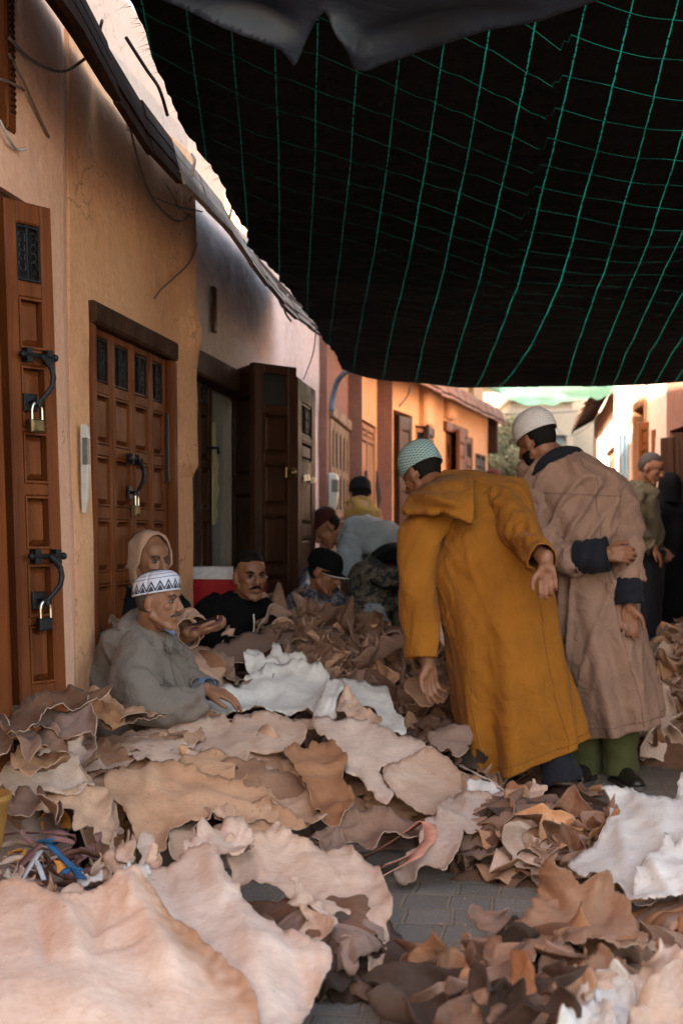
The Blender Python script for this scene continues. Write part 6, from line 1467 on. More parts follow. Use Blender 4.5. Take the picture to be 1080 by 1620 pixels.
def axes(fwd, up=(0,0,1)):
    f = Vector(fwd).normalized(); u = Vector(up); r = f.cross(u).normalized(); u = r.cross(f).normalized(); return f, r, u
class HeadF:
    def __init__(s, c, fwd, up=(0,0,1), k=1.0, kf=.93):
        s.c = Vector(c); s.f, s.r, s.u = axes(fwd, up); s.k = k; s.f = s.f*kf
    def p(s, r, f, u): return s.c + (s.r*r + s.f*f + s.u*u)*s.k
    def A(s, r, f, u): return [s.r*r*s.k, s.f*f*s.k, s.u*u*s.k]
def head_prims(mb, H, neck, nr=.054, stout=1.0):
    k = H.k
    mb.ellipsoid(H.p(0,-.012,.028), H.A(.074,.094,.094), 22, 14)
    mb.ellipsoid(H.p(0,.030,-.030), H.A(.058*stout,.060,.082), 20, 14)
    mb.ellipsoid(H.p(0,.050,.045), H.A(.056,.040,.045))
    mb.cone(H.p(-.026,.078,.030), H.p(.026,.078,.030), .013*k, .013*k)
    for s in (-1, 1):
        mb.sphere(H.p(s*.036,.060,-.014), .019*k); mb.cone(H.p(s*.050,.0,-.050), H.p(s*.020,.070,-.092), .018*k, .016*k)
        mb.ellipsoid(H.p(s*.077,-.010,-.006), H.A(.009,.019,.031), 12, 8); mb.sphere(H.p(s*.074,.000,-.030), .009*k)
        mb.sphere(H.p(s*.011,.100,-.026), .0095*k)
    mb.sphere(H.p(0,.074,-.096), .020*k)
    mb.cone(H.p(0,.084,.024), H.p(0,.112,-.020), .008*k, .0125*k); mb.cone(H.p(0,.086,.0), H.p(0,.100,-.026), .012*k, .013*k)
    mb.ellipsoid(H.p(0,.084,-.050), H.A(.026,.016,.009)); mb.ellipsoid(H.p(0,.084,-.063), H.A(.022,.014,.008)); mb.ellipsoid(H.p(0,.072,-.056), H.A(.028,.014,.022))
    mb.cone(H.p(0,-.022,-.045), neck, nr*k, nr*1.12*k)
def head_extras(H, par, hair='hair_black', brow='hair_black', moust=None, beard=None, hairline=.55, eyes=True, cap_skip=False):
    if eyes:
        mb = MB()
        for s in (-1, 1): mb.ellipsoid(H.p(s*.030,.0745,.006), H.A(.0125,.0115,.0055), 12, 8)
        e = mb.build('eye', M['eye_white'], par, smooth=True)
        mb = MB()
        for s in (-1, 1): mb.ellipsoid(H.p(s*.030,.0840,.0055), H.A(.0062,.0035,.0050), 10, 8)
        mb.build('iris', M['eye'], e, smooth=True)
        mb = MB()
        for s in (-1, 1):
            mb.tube([H.p(s*.012,.090,.024), H.p(s*.028,.089,.032), H.p(s*.046,.074,.026)], [.004,.0052,.003], 6)
            mb.tube([H.p(s*.018,.0845,.0125), H.p(s*.030,.0870,.0155), H.p(s*.042,.0775,.0115)], [.0022,.003,.0022], 6)  # dark strip painting the shadow of the upper lid
        mb.build('brow_lid_shade', M[brow], par, smooth=True)
    if moust:
        mb = MB(); mb.tube([H.p(-.030,.078,-.052), H.p(-.014,.099,-.043), H.p(0,.104,-.040), H.p(.014,.099,-.043), H.p(.030,.078,-.052)], [.003,.006,.0065,.006,.003], 7); mb.build('moustache', M[moust], par, smooth=True)
    if beard:
        shell_part('beard', H, lambda r, f, u: u < -.035 and f > -.01+.3*(-.035-u) and not (f > .07 and u > -.068), beard, par, base='jaw')
    if hair:
        shell_part('hair', H, lambda r, f, u: (u > .075-.9*max(0, -f+.02) if f > -.02 else u > -.055) and not (f > .045 and u < .075) and not (abs(r) > .06 and -.04 < f < .05 and u < .0), hair, par)
def shell_part(name, H, keep, mat, par, base='skull'):
    V = []; n, m = 40, 30
    if base == 'skull': c, rad = (0,-.012,.028), (.0775,.0985,.0985)
    else: c, rad = (0,.030,-.032), (.0625,.0665,.088)
    for i in range(m+1):
        t = PI*i/m
        for k in range(n):
            a = 2*PI*k/n; V.append((c[0]+rad[0]*math.sin(t)*math.cos(a), c[1]+rad[1]*math.sin(t)*math.sin(a), c[2]+rad[2]*math.cos(t)))
    Fc = []
    for i in range(m):
        for k in range(n):
            f = (i*n+k, i*n+(k+1)%n, (i+1)*n+(k+1)%n, (i+1)*n+k)
            mid = [sum(V[j][q] for j in f)/4 for q in range(3)]
            if keep(*mid): Fc.append(f[::-1])
    used = sorted({j for f in Fc for j in f}); mp = {j: q for q, j in enumerate(used)}
    if not used: return
    o = mesh_obj(name, [H.p(*[x*(1+.012*nz(V[j][0]*60, V[j][1]*60, V[j][2]*60)) for x in V[j]]) for j in used], [tuple(mp[j] for j in f) for f in Fc], M[mat], par)
    solid(o, .006, -1); return o
def cap_part(name, H, rings, mat, par, n=40, tilt=0, seed=0, lump=.0):
    """rings: (up, radius_r, radius_f, forward centre)"""
    R = crom(rings, 22); mb = MB(); uvs = []; V = []
    for i, (u, rr, rf, fc) in enumerate(R):
        for k in range(n+1):
            a = 2*PI*k/n; w = 1+lump*nz(math.cos(a)*2, math.sin(a)*2, u*20+seed)
            V.append(H.p(rr*math.cos(a)*w, fc+rf*math.sin(a)*w, u+tilt*(fc+rf*math.sin(a)))); uvs.append((k/n, i/(len(R)-1)))
    Fc = [(i*(n+1)+k, i*(n+1)+k+1, (i+1)*(n+1)+k+1, (i+1)*(n+1)+k) for i in range(len(R)-1) for k in range(n)]
    top = len(V); V.append(H.p(0, R[-1][3], R[-1][0]+.002)); uvs.append((.5,1))
    for k in range(n): Fc.append(((len(R)-1)*(n+1)+k, (len(R)-1)*(n+1)+k+1, top))
    o = mesh_obj(name, V, Fc, M[mat], par, uvs=uvs); solid(o, .004, 1); return o
KUFI = [(.040,.081,.103,-.012),(.06,.082,.104,-.012),(.085,.078,.098,-.013),(.105,.066,.082,-.014),(.122,.045,.056,-.015),(.130,.018,.022,-.016)]

def hand_prims(mb, wrist, d, pn, side, curl=.4, spread=.06, k=1.0, curls=None, thumb=.5):
    """d: towards the fingers, pn: palm normal, side: +1 if the thumb leaves along pn x d ... """
    d = Vector(d).normalized(); pn = Vector(pn); pn = (pn-d*pn.dot(d)).normalized(); s = pn.cross(d).normalized()*side   # s = thumb side
    w = Vector(wrist)
    mb.cone(w-d*.03*k, w+d*.012*k, .027*k, .025*k)
    for q, L_ in ((.030,.074),(.010,.080),(-.010,.076),(-.028,.066)):
        mb.cone(w+d*.012*k+s*q*.55*k, w+d*L_*k+s*q*k, .0145*k, .0115*k)
    mb.cone(w+d*.015*k+s*.018*k+pn*.006*k, w+d*.045*k+s*.026*k+pn*.008*k, .018*k, .013*k)     # ball of the thumb
    mb.cone(w+d*.02*k-s*.02*k+pn*.004*k, w+d*.055*k-s*.026*k+pn*.003*k, .014*k, .011*k)
    for i, (q, b0, lens) in enumerate(((.030,.076,(.038,.024,.018)),(.010,.082,(.043,.028,.019)),(-.010,.078,(.040,.026,.019)),(-.029,.068,(.031,.020,.017)))):
        c = (curls[i] if curls else curl*(1+.18*i)); p = w+d*b0*k+s*q*k; ang = c*.55; dirv = None; r = (.0092,.0082,.0074,.0062)
        for j, l in enumerate(lens):
            dirv = (d*math.cos(ang)+pn*math.sin(ang)+s*(spread*(1.5-i))*.5).normalized(); e = p+dirv*l*k
            mb.cone(p, e, r[j]*k*(.9 if i == 3 else 1), r[j+1]*k*(.9 if i == 3 else 1), 12); p = e; ang += c*(1.0, .85, .6)[j]
    t0 = w+d*.022*k+s*.022*k+pn*.006*k; t1 = t0+(d*.62+s*.62+pn*.25*thumb).normalized()*.040*k
    t2 = t1+(d*.85+s*.25+pn*.45*thumb).normalized()*.032*k; t3 = t2+(d*.9+s*-.05+pn*.5*thumb).normalized()*.024*k
    mb.cone(t0, t1, .0155*k, .0115*k); mb.cone(t1, t2, .0115*k, .0098*k); mb.cone(t2, t3, .0098*k, .0078*k)

def limb(mb, pts, rs):
    for a, b, ra, rb in zip(pts, pts[1:], rs, rs[1:]): mb.cone(a, b, ra, rb, 16)
def foot_prims(mb, ankle, fwd, k=1.0, r=.036):
    f = Vector(fwd); f.z = 0; f.normalize(); a = Vector(ankle)
    mb.cone(a, a+Vector((0,0,-.045*k)), r*k, r*k); mb.cone(a+f*-.03*k+Vector((0,0,-.05*k)), a+f*.10*k+Vector((0,0,-.055*k)), .034*k, .036*k); mb.cone(a+f*.10*k+Vector((0,0,-.055*k)), a+f*.16*k+Vector((0,0,-.062*k)), .036*k, .026*k)
def remesh(mb, name, mat, par, vox=.0045, sm=4):
    o = mb.build(name, mat, par, smooth=True)
    m = o.modifiers.new('join', 'REMESH'); m.mode = 'VOXEL'; m.voxel_size = vox; m.use_smooth_shade = True
    s = o.modifiers.new('soft', 'SMOOTH'); s.iterations = sm; s.factor = .5
    bake(o); o.data.polygons.foreach_set('use_smooth', [True]*len(o.data.polygons)); return o
def shoe(par, ankle, fwd, mat='shoe_black', k=1.0, name='shoe'):
    f = Vector(fwd); tilt = f.z; f = f.normalized(); r = f.cross(Vector((0,0,1))).normalized(); u = r.cross(f).normalized(); a = Vector(ankle)
    mb = MB(); rings = []
    for t, w_, h_, z_ in ((-.075,.020,.030,0),(-.068,.034,.062,0),(-.03,.040,.085,0),(.02,.040,.080,0),(.07,.044,.062,0),(.12,.049,.048,0),(.17,.044,.038,0),(.20,.028,.026,.003),(.208,.010,.012,.006)):
        c = a+f*t*k+u*(-.075+z_)*k
        rings.append([c+r*w_*k*math.cos(q)*(1 if math.sin(q) < .1 else .9)+u*(h_*k*max(0, math.sin(q))) for q in [2*PI*i/20 for i in range(20)]])
    mb.loft(rings); o = mb.build(name, M[mat], par, smooth=True)
    mb = MB(); rings = []
    for t, w_ in ((-.080,.022),(-.07,.037),(-.03,.042),(.02,.041),(.07,.046),(.12,.052),(.17,.047),(.205,.030),(.215,.010)):
        c = a+f*t*k+u*(-.090)*k; rings.append([c+r*w_*k*x+u*y*k for x, y in ((-1,0),(1,0),(1,.017),(-1,.017))])
    mb.loft(rings); mb.build('sole', M['sole'], o); 
    mb = MB(); mb.tube([a+u*.015*k+Vector((math.cos(q)*.040*k, math.sin(q)*.040*k, 0)) for q in [2*PI*i/16 for i in range(17)]], .008*k, 6); mb.build('collar', M[mat], o, smooth=True)
    return o

GV = [None, 0, 0]
def seam(par, mat, thetas=(), rows=(), r=.0022, t0=.12, t1=.99, wob=.0):
    V, n, m = GV
    for th in thetas:
        k = int(th/(2*PI)*n) % n; pts = [V[i*n+(k+int(wob*(i-m*.5)/m*n)) % n] for i in range(int(t0*m), int(t1*m), 2)]
        mb = MB(); mb.tube(pts, r, 5); mb.build('seam', M[mat], par, smooth=True)
    for t in rows:
        i = int(t*(m-1)); mb = MB(); mb.tube([V[i*n+k % n] for k in range(n+1)], r, 5); mb.build('hem_seam', M[mat], par, smooth=True)
def garment(name, rings, mat, par, folds=None, n=96, m=60, th=.004, caps=False, uvs=None, seed=0, start=0.0, arc=None, attrs=False):
    """rings: (cx,cy,cz, ax,ay,az, bx,by,bz): centre and the two half axes"""
    R = crom(rings, m); V = []
    for i, q in enumerate(R):
        t = i/(m-1); c, a, b = Vector(q[0:3]), Vector(q[3:6]), Vector(q[6:9])
        for k in range(n):
            th_ = 2*PI*k/n; nn = (a.normalized()*math.cos(th_)+b.normalized()*math.sin(th_))
            d = folds(t, th_) if folds else 0
            V.append(c+a*math.cos(th_)+b*math.sin(th_)+nn*d)
    Fc = [(i*n+k, i*n+(k+1)%n, (i+1)*n+(k+1)%n, (i+1)*n+k) for i in range(m-1) for k in range(n)]
    if caps: Fc.append(tuple(range(n))[::-1])
    o = mesh_obj(name, V, Fc, mat if not isinstance(mat, str) else M[mat], par); GV[:] = [V, n, m]
    me = o.data; bm = bmesh.new(); bm.from_mesh(me); bmesh.ops.recalc_face_normals(bm, faces=bm.faces); bm.to_mesh(me); bm.free()
    for p in me.polygons: p.use_smooth = True
    if th: solid(o, th, -1)
    return o
def ring_px(cx, cy, hx, hy, Y, bd, bt=(0,1,0)):
    """a ring seen as the stroke (cx-hx,cy-hy)..(cx+hx,cy+hy) at depth Y with depth half-axis bd"""
    c = P(cx, cy, Y); a = P(cx+hx, cy+hy, Y)-c; b = Vector(bt).normalized()*bd
    return (*c, *a, *b)
def sleeve(name, pts, rs, mat, par, seed=0, wr=.006, n=40, m=44, th=.004, flat=1.0, twist=0, open_end=True, freq=1.0):
    C = crom([tuple(p)+(r,) for p, r in zip(pts, rs)], m); V = []; up = None
    for i, q in enumerate(C):
        c = Vector(q[:3]); d = (Vector(C[min(i+1,m-1)][:3])-Vector(C[max(i-1,0)][:3])).normalized()
        if up is None: up = d.cross(Vector((0,1,0.1))).normalized()
        up = (up-d*up.dot(d)).normalized(); b = d.cross(up); t = i/(m-1)
        for k in range(n):
            a = 2*PI*k/n; nn = up*math.cos(a)+b*math.sin(a)*flat
            w = wr*(2.2*nz(t*5.5*freq+.9*math.cos(a+seed)+seed, math.cos(a)*.9, math.sin(a)*.9+seed)+.9*nz(t*13*freq+1.6*math.cos(a), math.cos(a)*1.8, math.sin(a)*1.8+seed)+.5*(1-abs(nz(t*7*freq+2*math.sin(a+seed), math.cos(a), seed)*3)))
            V.append(c+nn*(q[3]+w))
    Fc = [(i*n+k, i*n+(k+1)%n, (i+1)*n+(k+1)%n, (i+1)*n+k) for i in range(m-1) for k in range(n)]
    Fc.append(tuple(range(n)))
    o = mesh_obj(name, V, Fc, M[mat], par)
    me = o.data; bm = bmesh.new(); bm.from_mesh(me); bmesh.ops.recalc_face_normals(bm, faces=bm.faces); bm.to_mesh(me); bm.free()
    if th: solid(o, th, -1)
    return o
def person(loc, label): return thing('person', loc, label, 'person')
def ang_d(a, b):
    d = (a-b) % (2*PI); return min(d, 2*PI-d)

# ============ man in the yellow djellaba (seen from behind, bending to the left)
yl = person((.62, 5.65, 0), 'man in a mustard yellow hooded robe bending over the hides')
YH = HeadF(P(667, 752, 5.98), (-.60,.55,-.50), (-.12,.2,1), .96)
neck = P(706, 776, 5.88); chest = P(742, 812, 5.78); belly = P(775, 880, 5.72); pelvis = P(806, 950, 5.66)
shL = P(668, 838, 5.70); elL = P(664, 935, 5.62); wrL = P(676, 1046, 5.58)
shR = P(800, 800, 5.72); elR = P(836, 852, 5.46); wrR = P(862, 886, 5.28)
mb = MB(); head_prims(mb, YH, neck)
limb(mb, [neck, chest, belly, pelvis], [.05,.085,.10,.11])
limb(mb, [chest, shL, elL, wrL], [.07,.05,.042,.028]); limb(mb, [chest, shR, elR, wrR], [.058,.044,.038,.028])
hand_prims(mb, wrL+Vector((0,0,-.01)), (.14,.0,-1), (.5,-.75,0), -1, curls=[.35,.5,.55,.6], spread=.12, k=1.02, thumb=.6)
hand_prims(mb, wrR+Vector((.005,0,-.015)), (.04,-.08,-1), (-.15,-1,.05), -1, curls=[.62,.74,.82,.88], spread=.03, k=.98, thumb=1.0)
hipR = P(828, 960, 5.66); knR = P(848, 1090, 5.62); anR = P(892, 1236, 5.50)
hipL = P(778, 960, 5.72); knL = P(785, 1090, 5.80); anL = P(802, 1206, 5.95)
limb(mb, [pelvis, hipR, knR, anR], [.12,.09,.06,.042]); limb(mb, [pelvis, hipL, knL, anL], [.12,.09,.06,.042])
foot_prims(mb, anR+Vector((0,0,.0)), (.35,.8,0), .9); foot_prims(mb, anL, (-.1,.9,0), .9)
remesh(mb, 'body', M['skin_brown'], yl, .0045)
head_extras(YH, yl, eyes=False, hair='hair_black')
cap_part('knitted_cap', YH, [(.020,.083,.105,-.016),(.045,.084,.106,-.016),(.075,.083,.104,-.017),(.105,.076,.094,-.018),(.128,.062,.076,-.02),(.140,.030,.038,-.02)], 'knit_teal', yl, lump=.03)
cap_part('green_crown', YH, [(.1335,.057,.070,-.02),(.1385,.046,.058,-.02),(.1445,.030,.038,-.02),(.147,.012,.015,-.02)], 'strap_green', yl) if 'strap_green' in M else None
def yfold(t, a):
    lo = max(0, (t-.52)/.48)
    w = a + .35*math.sin(t*3) + .5
    f = .030*lo*(math.sin(7*w+1.0+.8*math.sin(t*4))*.7+math.sin(11*w+2.3)*.45+.6*nz(math.cos(a)*3, math.sin(a)*3, t*1.2))
    f += .010*(1-lo)*nz(math.cos(a)*2+t*5, math.sin(a)*2, t*6+3)*1.6
    f += .003*math.exp(-((t-.50)/.035)**2)*(.6+.4*nz(a*1.5, 2, 0))        # the pull of cloth across the seat
    f += .007*fbm(math.cos(a)*3, math.sin(a)*3+5, t*9, 4) + .006*max(0, 1-abs(nz(math.cos(a)*2.4+t*3, math.sin(a)*2.4, t*5+9)*3.2))**2
    return f
yr = [ring_px(690,764,-12,20,5.92,.07,(.3,1,0)), ring_px(708,778,-24,34,5.90,.105,(.3,1,0)), ring_px(730,796,-46,46,5.84,.135,(.25,1,0)), ring_px(757,818,-74,52,5.78,.16,(.2,1,.1)),
      ring_px(766,866,-86,38,5.72,.17,(.1,1,.1)), ring_px(780,925,-91,22,5.68,.19,(0,1,.05)), ring_px(792,990,-90,8,5.66,.21), ring_px(804,1060,-92,4,5.66,.22), ring_px(818,1130,-94,16,5.66,.225), ring_px(832,1200,-92,34,5.66,.22)]
o = garment('robe', yr, 'mustard', yl, yfold, n=160, m=110, th=.006)
seam(yl, 'mustard_seam', (1.28*PI, 1.74*PI), (.975,), wob=.04)
# hem: dip at the left rear gore, slit
me = o.data
for v in me.vertices:
    pass
sleeve('sleeve', [P(706,806,5.76), P(672,838,5.71), P(660,885,5.66), P(660,940,5.62), P(664,995,5.59), P(665,1041,5.57)], [.075,.088,.080,.074,.068,.064], 'mustard', yl, seed=1.3, wr=.007, freq=.8)
sleeve('sleeve', [P(776,796,5.74), P(800,808,5.68), P(822,838,5.56), P(840,864,5.44), P(856,888,5.30)], [.066,.078,.070,.060,.054], 'mustard', yl, seed=4.1, wr=.010, freq=1.2)
# trouser legs and shoes
sleeve('trouser_leg', [P(846,1080,5.64), P(868,1160,5.58), P(891,1242,5.51)], [.06,.066,.074], 'dark_pants', yl, seed=2, th=.003)
sleeve('trouser_leg', [P(792,1080,5.72), P(796,1150,5.80), P(802,1210,5.90)], [.06,.066,.070], 'dark_pants', yl, seed=3, th=.003)
g_ = G(905, 1262, .0); shoe(yl, Vector((P(893,1240,5.46).x, 5.46, .094)), (.55,-.55,-.0), 'shoe_brown', 1.05)
shoe(yl, Vector((anL.x, anL.y, .092)), (-.3,.9,0), 'shoe_brown', 1.0)
# hood: a thick soft fold lying over the shoulders with a hanging point
HC = [(636,806,5.68),(646,786,5.72),(664,768,5.80),(690,756,5.86),(716,750,5.84),(744,752,5.74),(746,782,5.62),(745,822,5.56),(716,814,5.58),(690,806,5.60),(664,808,5.62)]
sheet('hood', [(636,808),(642,792),(656,776),(674,764),(694,755),(716,750),(734,750),(746,752),(748,785),(746,826),(722,818),(698,808),(668,808)],
      [(636,808,5.64),(656,776,5.76),(694,755,5.84),(746,752,5.74),(748,785,5.58),(744,824,5.53),(698,808,5.54),(668,808,5.58),(690,780,5.60),(718,780,5.57),(668,790,5.62)],
      'mustard', 'mustard', '', step=4, rag=.3, amp=.004, ripple=0, curl=0, seed=300, wr=6, th=.022, parent=yl, creases=((650,796,738,812,-.018,5),(660,784,740,800,.02,5),(672,772,736,764,.016,6),(686,762,712,800,-.010,5),(745,755,745,820,.010,4),(700,770,742,776,-.012,4)))

# ============ man in the brown coat
br = person((1.05, 6.12, 0), 'man in a taupe robe with black cuffs and white knitted cap')
BH = HeadF(P(848, 700, 6.08), (-.62,.66,-.42), (-.22,.15,1), .98)
neck = P(880, 728, 6.10); chest = P(905, 785, 6.10); pelvis = P(935, 950, 6.12)
shL = P(842, 785, 6.10); elL = P(866, 868, 6.04); wrL = P(952, 876, 5.88)
shR = P(968, 790, 6.10); elR = P(992, 875, 6.02); wrR = P(993, 950, 5.96)
mb = MB(); head_prims(mb, BH, neck, .058)
limb(mb, [neck, chest, P(925,870,6.1), pelvis], [.055,.09,.09,.10])
limb(mb, [chest, shL, elL, wrL], [.058,.044,.038,.028]); limb(mb, [chest, shR, elR, wrR], [.058,.044,.038,.028])
hand_prims(mb, wrL+Vector((.010,-.01,.0)), (1,-.02,-.02), (0,.85,-.3), -1, curls=[.6,.65,.7,.75], k=.98)
hand_prims(mb, wrR+Vector((.0,0,-.02)), (.03,.0,-1), (-.1,-1,.1), 1, curls=[.55,.7,.75,.8], k=1.0, thumb=1.0)
anR = P(982, 1205, 6.08); anL = P(926, 1205, 6.16)
limb(mb, [pelvis, P(960,960,6.1), P(975,1080,6.08), anR], [.12,.09,.06,.042]); limb(mb, [pelvis, P(920,960,6.14), P(922,1080,6.14), anL], [.12,.09,.06,.042])
foot_prims(mb, anR, (.2,.8,0), .9); foot_prims(mb, anL, (-.1,.9,0), .9)
remesh(mb, 'body', M['skin_brown'], br, .0045)
head_extras(BH, br, beard='hair_black', hair='hair_black', eyes=False)
cap_part('knitted_cap', BH, [(.030,.084,.106,-.016),(.055,.085,.107,-.016),(.085,.081,.102,-.017),(.110,.070,.088,-.018),(.132,.050,.064,-.02),(.143,.020,.026,-.02)], 'knit_white', br)
def bfold(t, a):
    lo = max(0, (t-.5)/.5); up_ = 1-lo
    f = .030*lo*(math.sin(6*a+.5+.8*math.sin(t*3))*.8+.5*math.sin(10*a+1)+.6*nz(math.cos(a)*3, math.sin(a)*3, t*1.5))
    dg = a*2.2+t*7.5; f += .030*up_*min(1, t*5)*max(0, 1-abs(nz(dg, t*2.5, 3)*2.6))**2*1.3
    dg = a*3.1-t*9; f += .013*up_*min(1, t*5)*nz(dg, 4.4, t*3)*1.6
    f += .005*fbm(math.cos(a)*3, math.sin(a)*3, t*9, 3)
    return f
rr = [ring_px(880,716,34,-5,6.10,.085), ring_px(888,728,54,2,6.10,.11), ring_px(903,758,76,6,6.10,.135), ring_px(908,800,80,2,6.10,.15), ring_px(913,850,72,0,6.10,.155), ring_px(925,900,64,0,6.12,.15),
      ring_px(938,960,64,0,6.12,.165), ring_px(950,1030,68,0,6.12,.19), ring_px(964,1095,72,-4,6.12,.205), ring_px(977,1155,60,-14,6.12,.21)]
rr[-1] = ring_px(976,1152,64,-15,6.12,.21)
garment('robe', rr, 'taupe', br, bfold, n=160, m=110, th=.006)
seam(br, 'taupe_seam', (1.62*PI,), (.30, .97), wob=.02)
sleeve('sleeve', [P(868,766,6.10), P(842,782,6.08), P(846,825,6.05), P(862,868,6.0), P(895,884,5.94), P(918,882,5.90)], [.070,.085,.082,.082,.070,.064], 'taupe', br, seed=2.2, wr=.012, freq=1.4)
sleeve('black_cuff', [P(912,882,5.91), P(936,880,5.88), P(962,876,5.86)], [.068,.070,.072], 'navy', br, seed=3, wr=.004, m=16)
sleeve('sleeve', [P(948,762,6.10), P(972,784,6.08), P(986,830,6.04), P(992,875,6.0), P(992,920,5.97)], [.070,.084,.074,.068,.060], 'taupe', br, seed=6.2, wr=.010, freq=1.2)
sleeve('black_cuff', [P(992,914,5.97), P(992,935,5.965), P(994,955,5.96)], [.058,.060,.062], 'navy', br, seed=5, wr=.003, m=16)
sleeve('collar', [P(842,752,6.04), P(858,732,6.0), P(884,716,5.99), P(910,714,6.06), P(922,722,6.14)], [.012,.020,.024,.020,.012], 'navy', br, seed=8, wr=.001, m=20, n=16)
sleeve('trouser_leg', [P(975,1080,6.08), P(979,1150,6.08), P(981,1224,6.08)], [.10,.080,.072], 'olive_pants', br, seed=2, th=.003, wr=.004)
sleeve('trouser_leg', [P(920,1080,6.14), P(923,1150,6.15), P(926,1222,6.16)], [.10,.080,.070], 'olive_pants', br, seed=3, th=.003, wr=.004)
shoe(br, Vector((anR.x, anR.y, .092)), (.15,-.9,0), 'shoe_black'); shoe(br, Vector((anL.x, anL.y, .092)), (-.3,-.8,0), 'shoe_black')

# ============ grey robed seated man
gr = person((P(225,1100,5.45).x, 5.45, 0), 'seated old man in grey wool robe and white cap with black zigzags')
GHc = P(251, 952, 5.32); GH = HeadF(GHc, (.95,-.30,-.05), (.02,0,1), .97, .86)
neck = P(240, 1006, 5.40); chest = P(226, 1040, 5.44); pelvis = P(212, 1140, 5.50)
shN = P(222, 1040, 5.26); elN = P(238, 1114, 5.12); wrN = P(300, 1124, 5.22)
shF = P(262, 1030, 5.58); elF = P(296, 1090, 5.56); wrF = P(326, 1090, 5.42)
mb = MB(); head_prims(mb, GH, neck, .056)
limb(mb, [neck, chest, pelvis], [.055,.085,.10]); limb(mb, [chest, shN, elN, wrN], [.058,.044,.038,.028]); limb(mb, [chest, shF, elF, wrF], [.058,.044,.038,.028])
hand_prims(mb, wrF, (.95,-.15,-.25), (0,.2,-1), 1, curls=[.4,.45,.5,.55]); hand_prims(mb, wrN, (.95,.1,-.25), (0,.2,-1), -1, curls=[.4,.45,.5,.55])
limb(mb, [pelvis, P(290,1180,5.35), P(250,1200,5.2)], [.12,.075,.05]); limb(mb, [pelvis, P(300,1170,5.7), P(340,1190,5.5)], [.12,.075,.05])
foot_prims(mb, P(262,1200,5.2), (1,0,0), .8); foot_prims(mb, P(345,1190,5.5), (1,0,0), .8)
remesh(mb, 'body', M['skin_light'], gr, .0042, 3)
head_extras(GH, gr, hair='hair_grey', brow='hair_grey', moust='hair_grey')
cap_part('patterned_cap', GH, [(.034,.082,.104,-.014),(.055,.083,.105,-.014),(.078,.079,.101,-.015),(.098,.068,.086,-.016),(.112,.048,.060,-.017),(.118,.020,.024,-.018)], 'kufi', gr, tilt=.20)
def gfold(t, a):
    f = .022*min(1, t*4)*(1.5*nz(a*1.3+t*2, t*4, 5)+max(0, 1-abs(nz(a*1.1-t*3.5, t*2, 8)*2.8))**2)
    return f + .010*t*math.sin(7*a+2*t)
rr = [ring_px(240,988,26,10,5.40,.075), ring_px(236,1000,44,14,5.42,.12), ring_px(228,1022,60,18,5.44,.16), ring_px(224,1055,74,14,5.45,.17), ring_px(224,1095,84,8,5.46,.18), ring_px(226,1130,90,4,5.46,.2), ring_px(228,1175,92,0,5.46,.22)]
garment('robe', rr, 'grey_wool', gr, gfold, n=130, m=80, th=.006)
seam(gr, 'grey_seam', (1.78*PI,), ())
sleeve('sleeve', [P(222,1016,5.34), P(212,1046,5.24), P(220,1086,5.14), P(238,1114,5.09), P(276,1116,5.13), P(314,1112,5.21)], [.066,.088,.088,.084,.066,.054], 'grey_wool', gr, seed=3.3, wr=.011, freq=1.2)
sleeve('sleeve', [P(256,1020,5.52), P(276,1050,5.55), P(296,1080,5.52), P(322,1090,5.44)], [.06,.075,.065,.052], 'grey_wool', gr, seed=5.3, wr=.010)
sleeve('blue_cuff', [P(316,1090,5.445), P(332,1090,5.42)], [.044,.045], 'shirt_blue', gr, seed=1, wr=.003, m=8)
sleeve('hood', [P(196,1000,5.30), P(208,984,5.40), P(232,976,5.44), P(254,992,5.37), P(264,1012,5.33), P(270,1034,5.29)], [.018,.036,.040,.024,.014,.006], 'grey_wool', gr, seed=2.3, wr=.006, n=24)
sleeve('shirt_collar', [P(222,978,5.36), P(240,972,5.33), P(262,990,5.29), P(276,1004,5.30)], [.014,.016,.014,.008], 'shirt_blue', gr, seed=2, wr=.002, n=14, m=16)

# ============ beige hooded man
hd = person((P(228,1050,6.05).x, 6.05, 0), 'seated man with beige hood holding a phone behind the grey robed man')
HH = HeadF(P(236, 888, 6.0), (.72,-.66,-.10), (0,0,1), 1.0)
neck = P(226, 938, 6.05); chest = P(226, 965, 6.08); pelvis = P(226, 1060, 6.15)
shN = P(205, 960, 5.95); elN = P(262, 1020, 5.82); wrN = P(306, 1000, 5.72); shF = P(262, 955, 6.1); elF = P(296, 1000, 6.0); wrF = P(318, 996, 5.86)
mb = MB(); head_prims(mb, HH, neck); limb(mb, [neck, chest, pelvis], [.055,.085,.10]); limb(mb, [chest, shN, elN, wrN], [.058,.044,.038,.028]); limb(mb, [chest, shF, elF, wrF], [.058,.044,.038,.028])
hand_prims(mb, wrN, (.9,.1,.1), (-.1,.3,.9), -1, curls=[.7,.8,.9,.9], k=.85); hand_prims(mb, wrF, (.7,-.45,.05), (0,.1,1), 1, curls=[.7,.8,.9,.9], k=.85)
limb(mb, [pelvis, P(330,1060,5.9), P(300,1090,5.7)], [.12,.08,.05]); limb(mb, [pelvis, P(320,1050,6.3), P(350,1080,6.1)], [.12,.08,.05])
remesh(mb, 'body', M['skin_light'], hd, .005, 3); head_extras(HH, hd, hair=None, brow='hair_grey', moust=None)
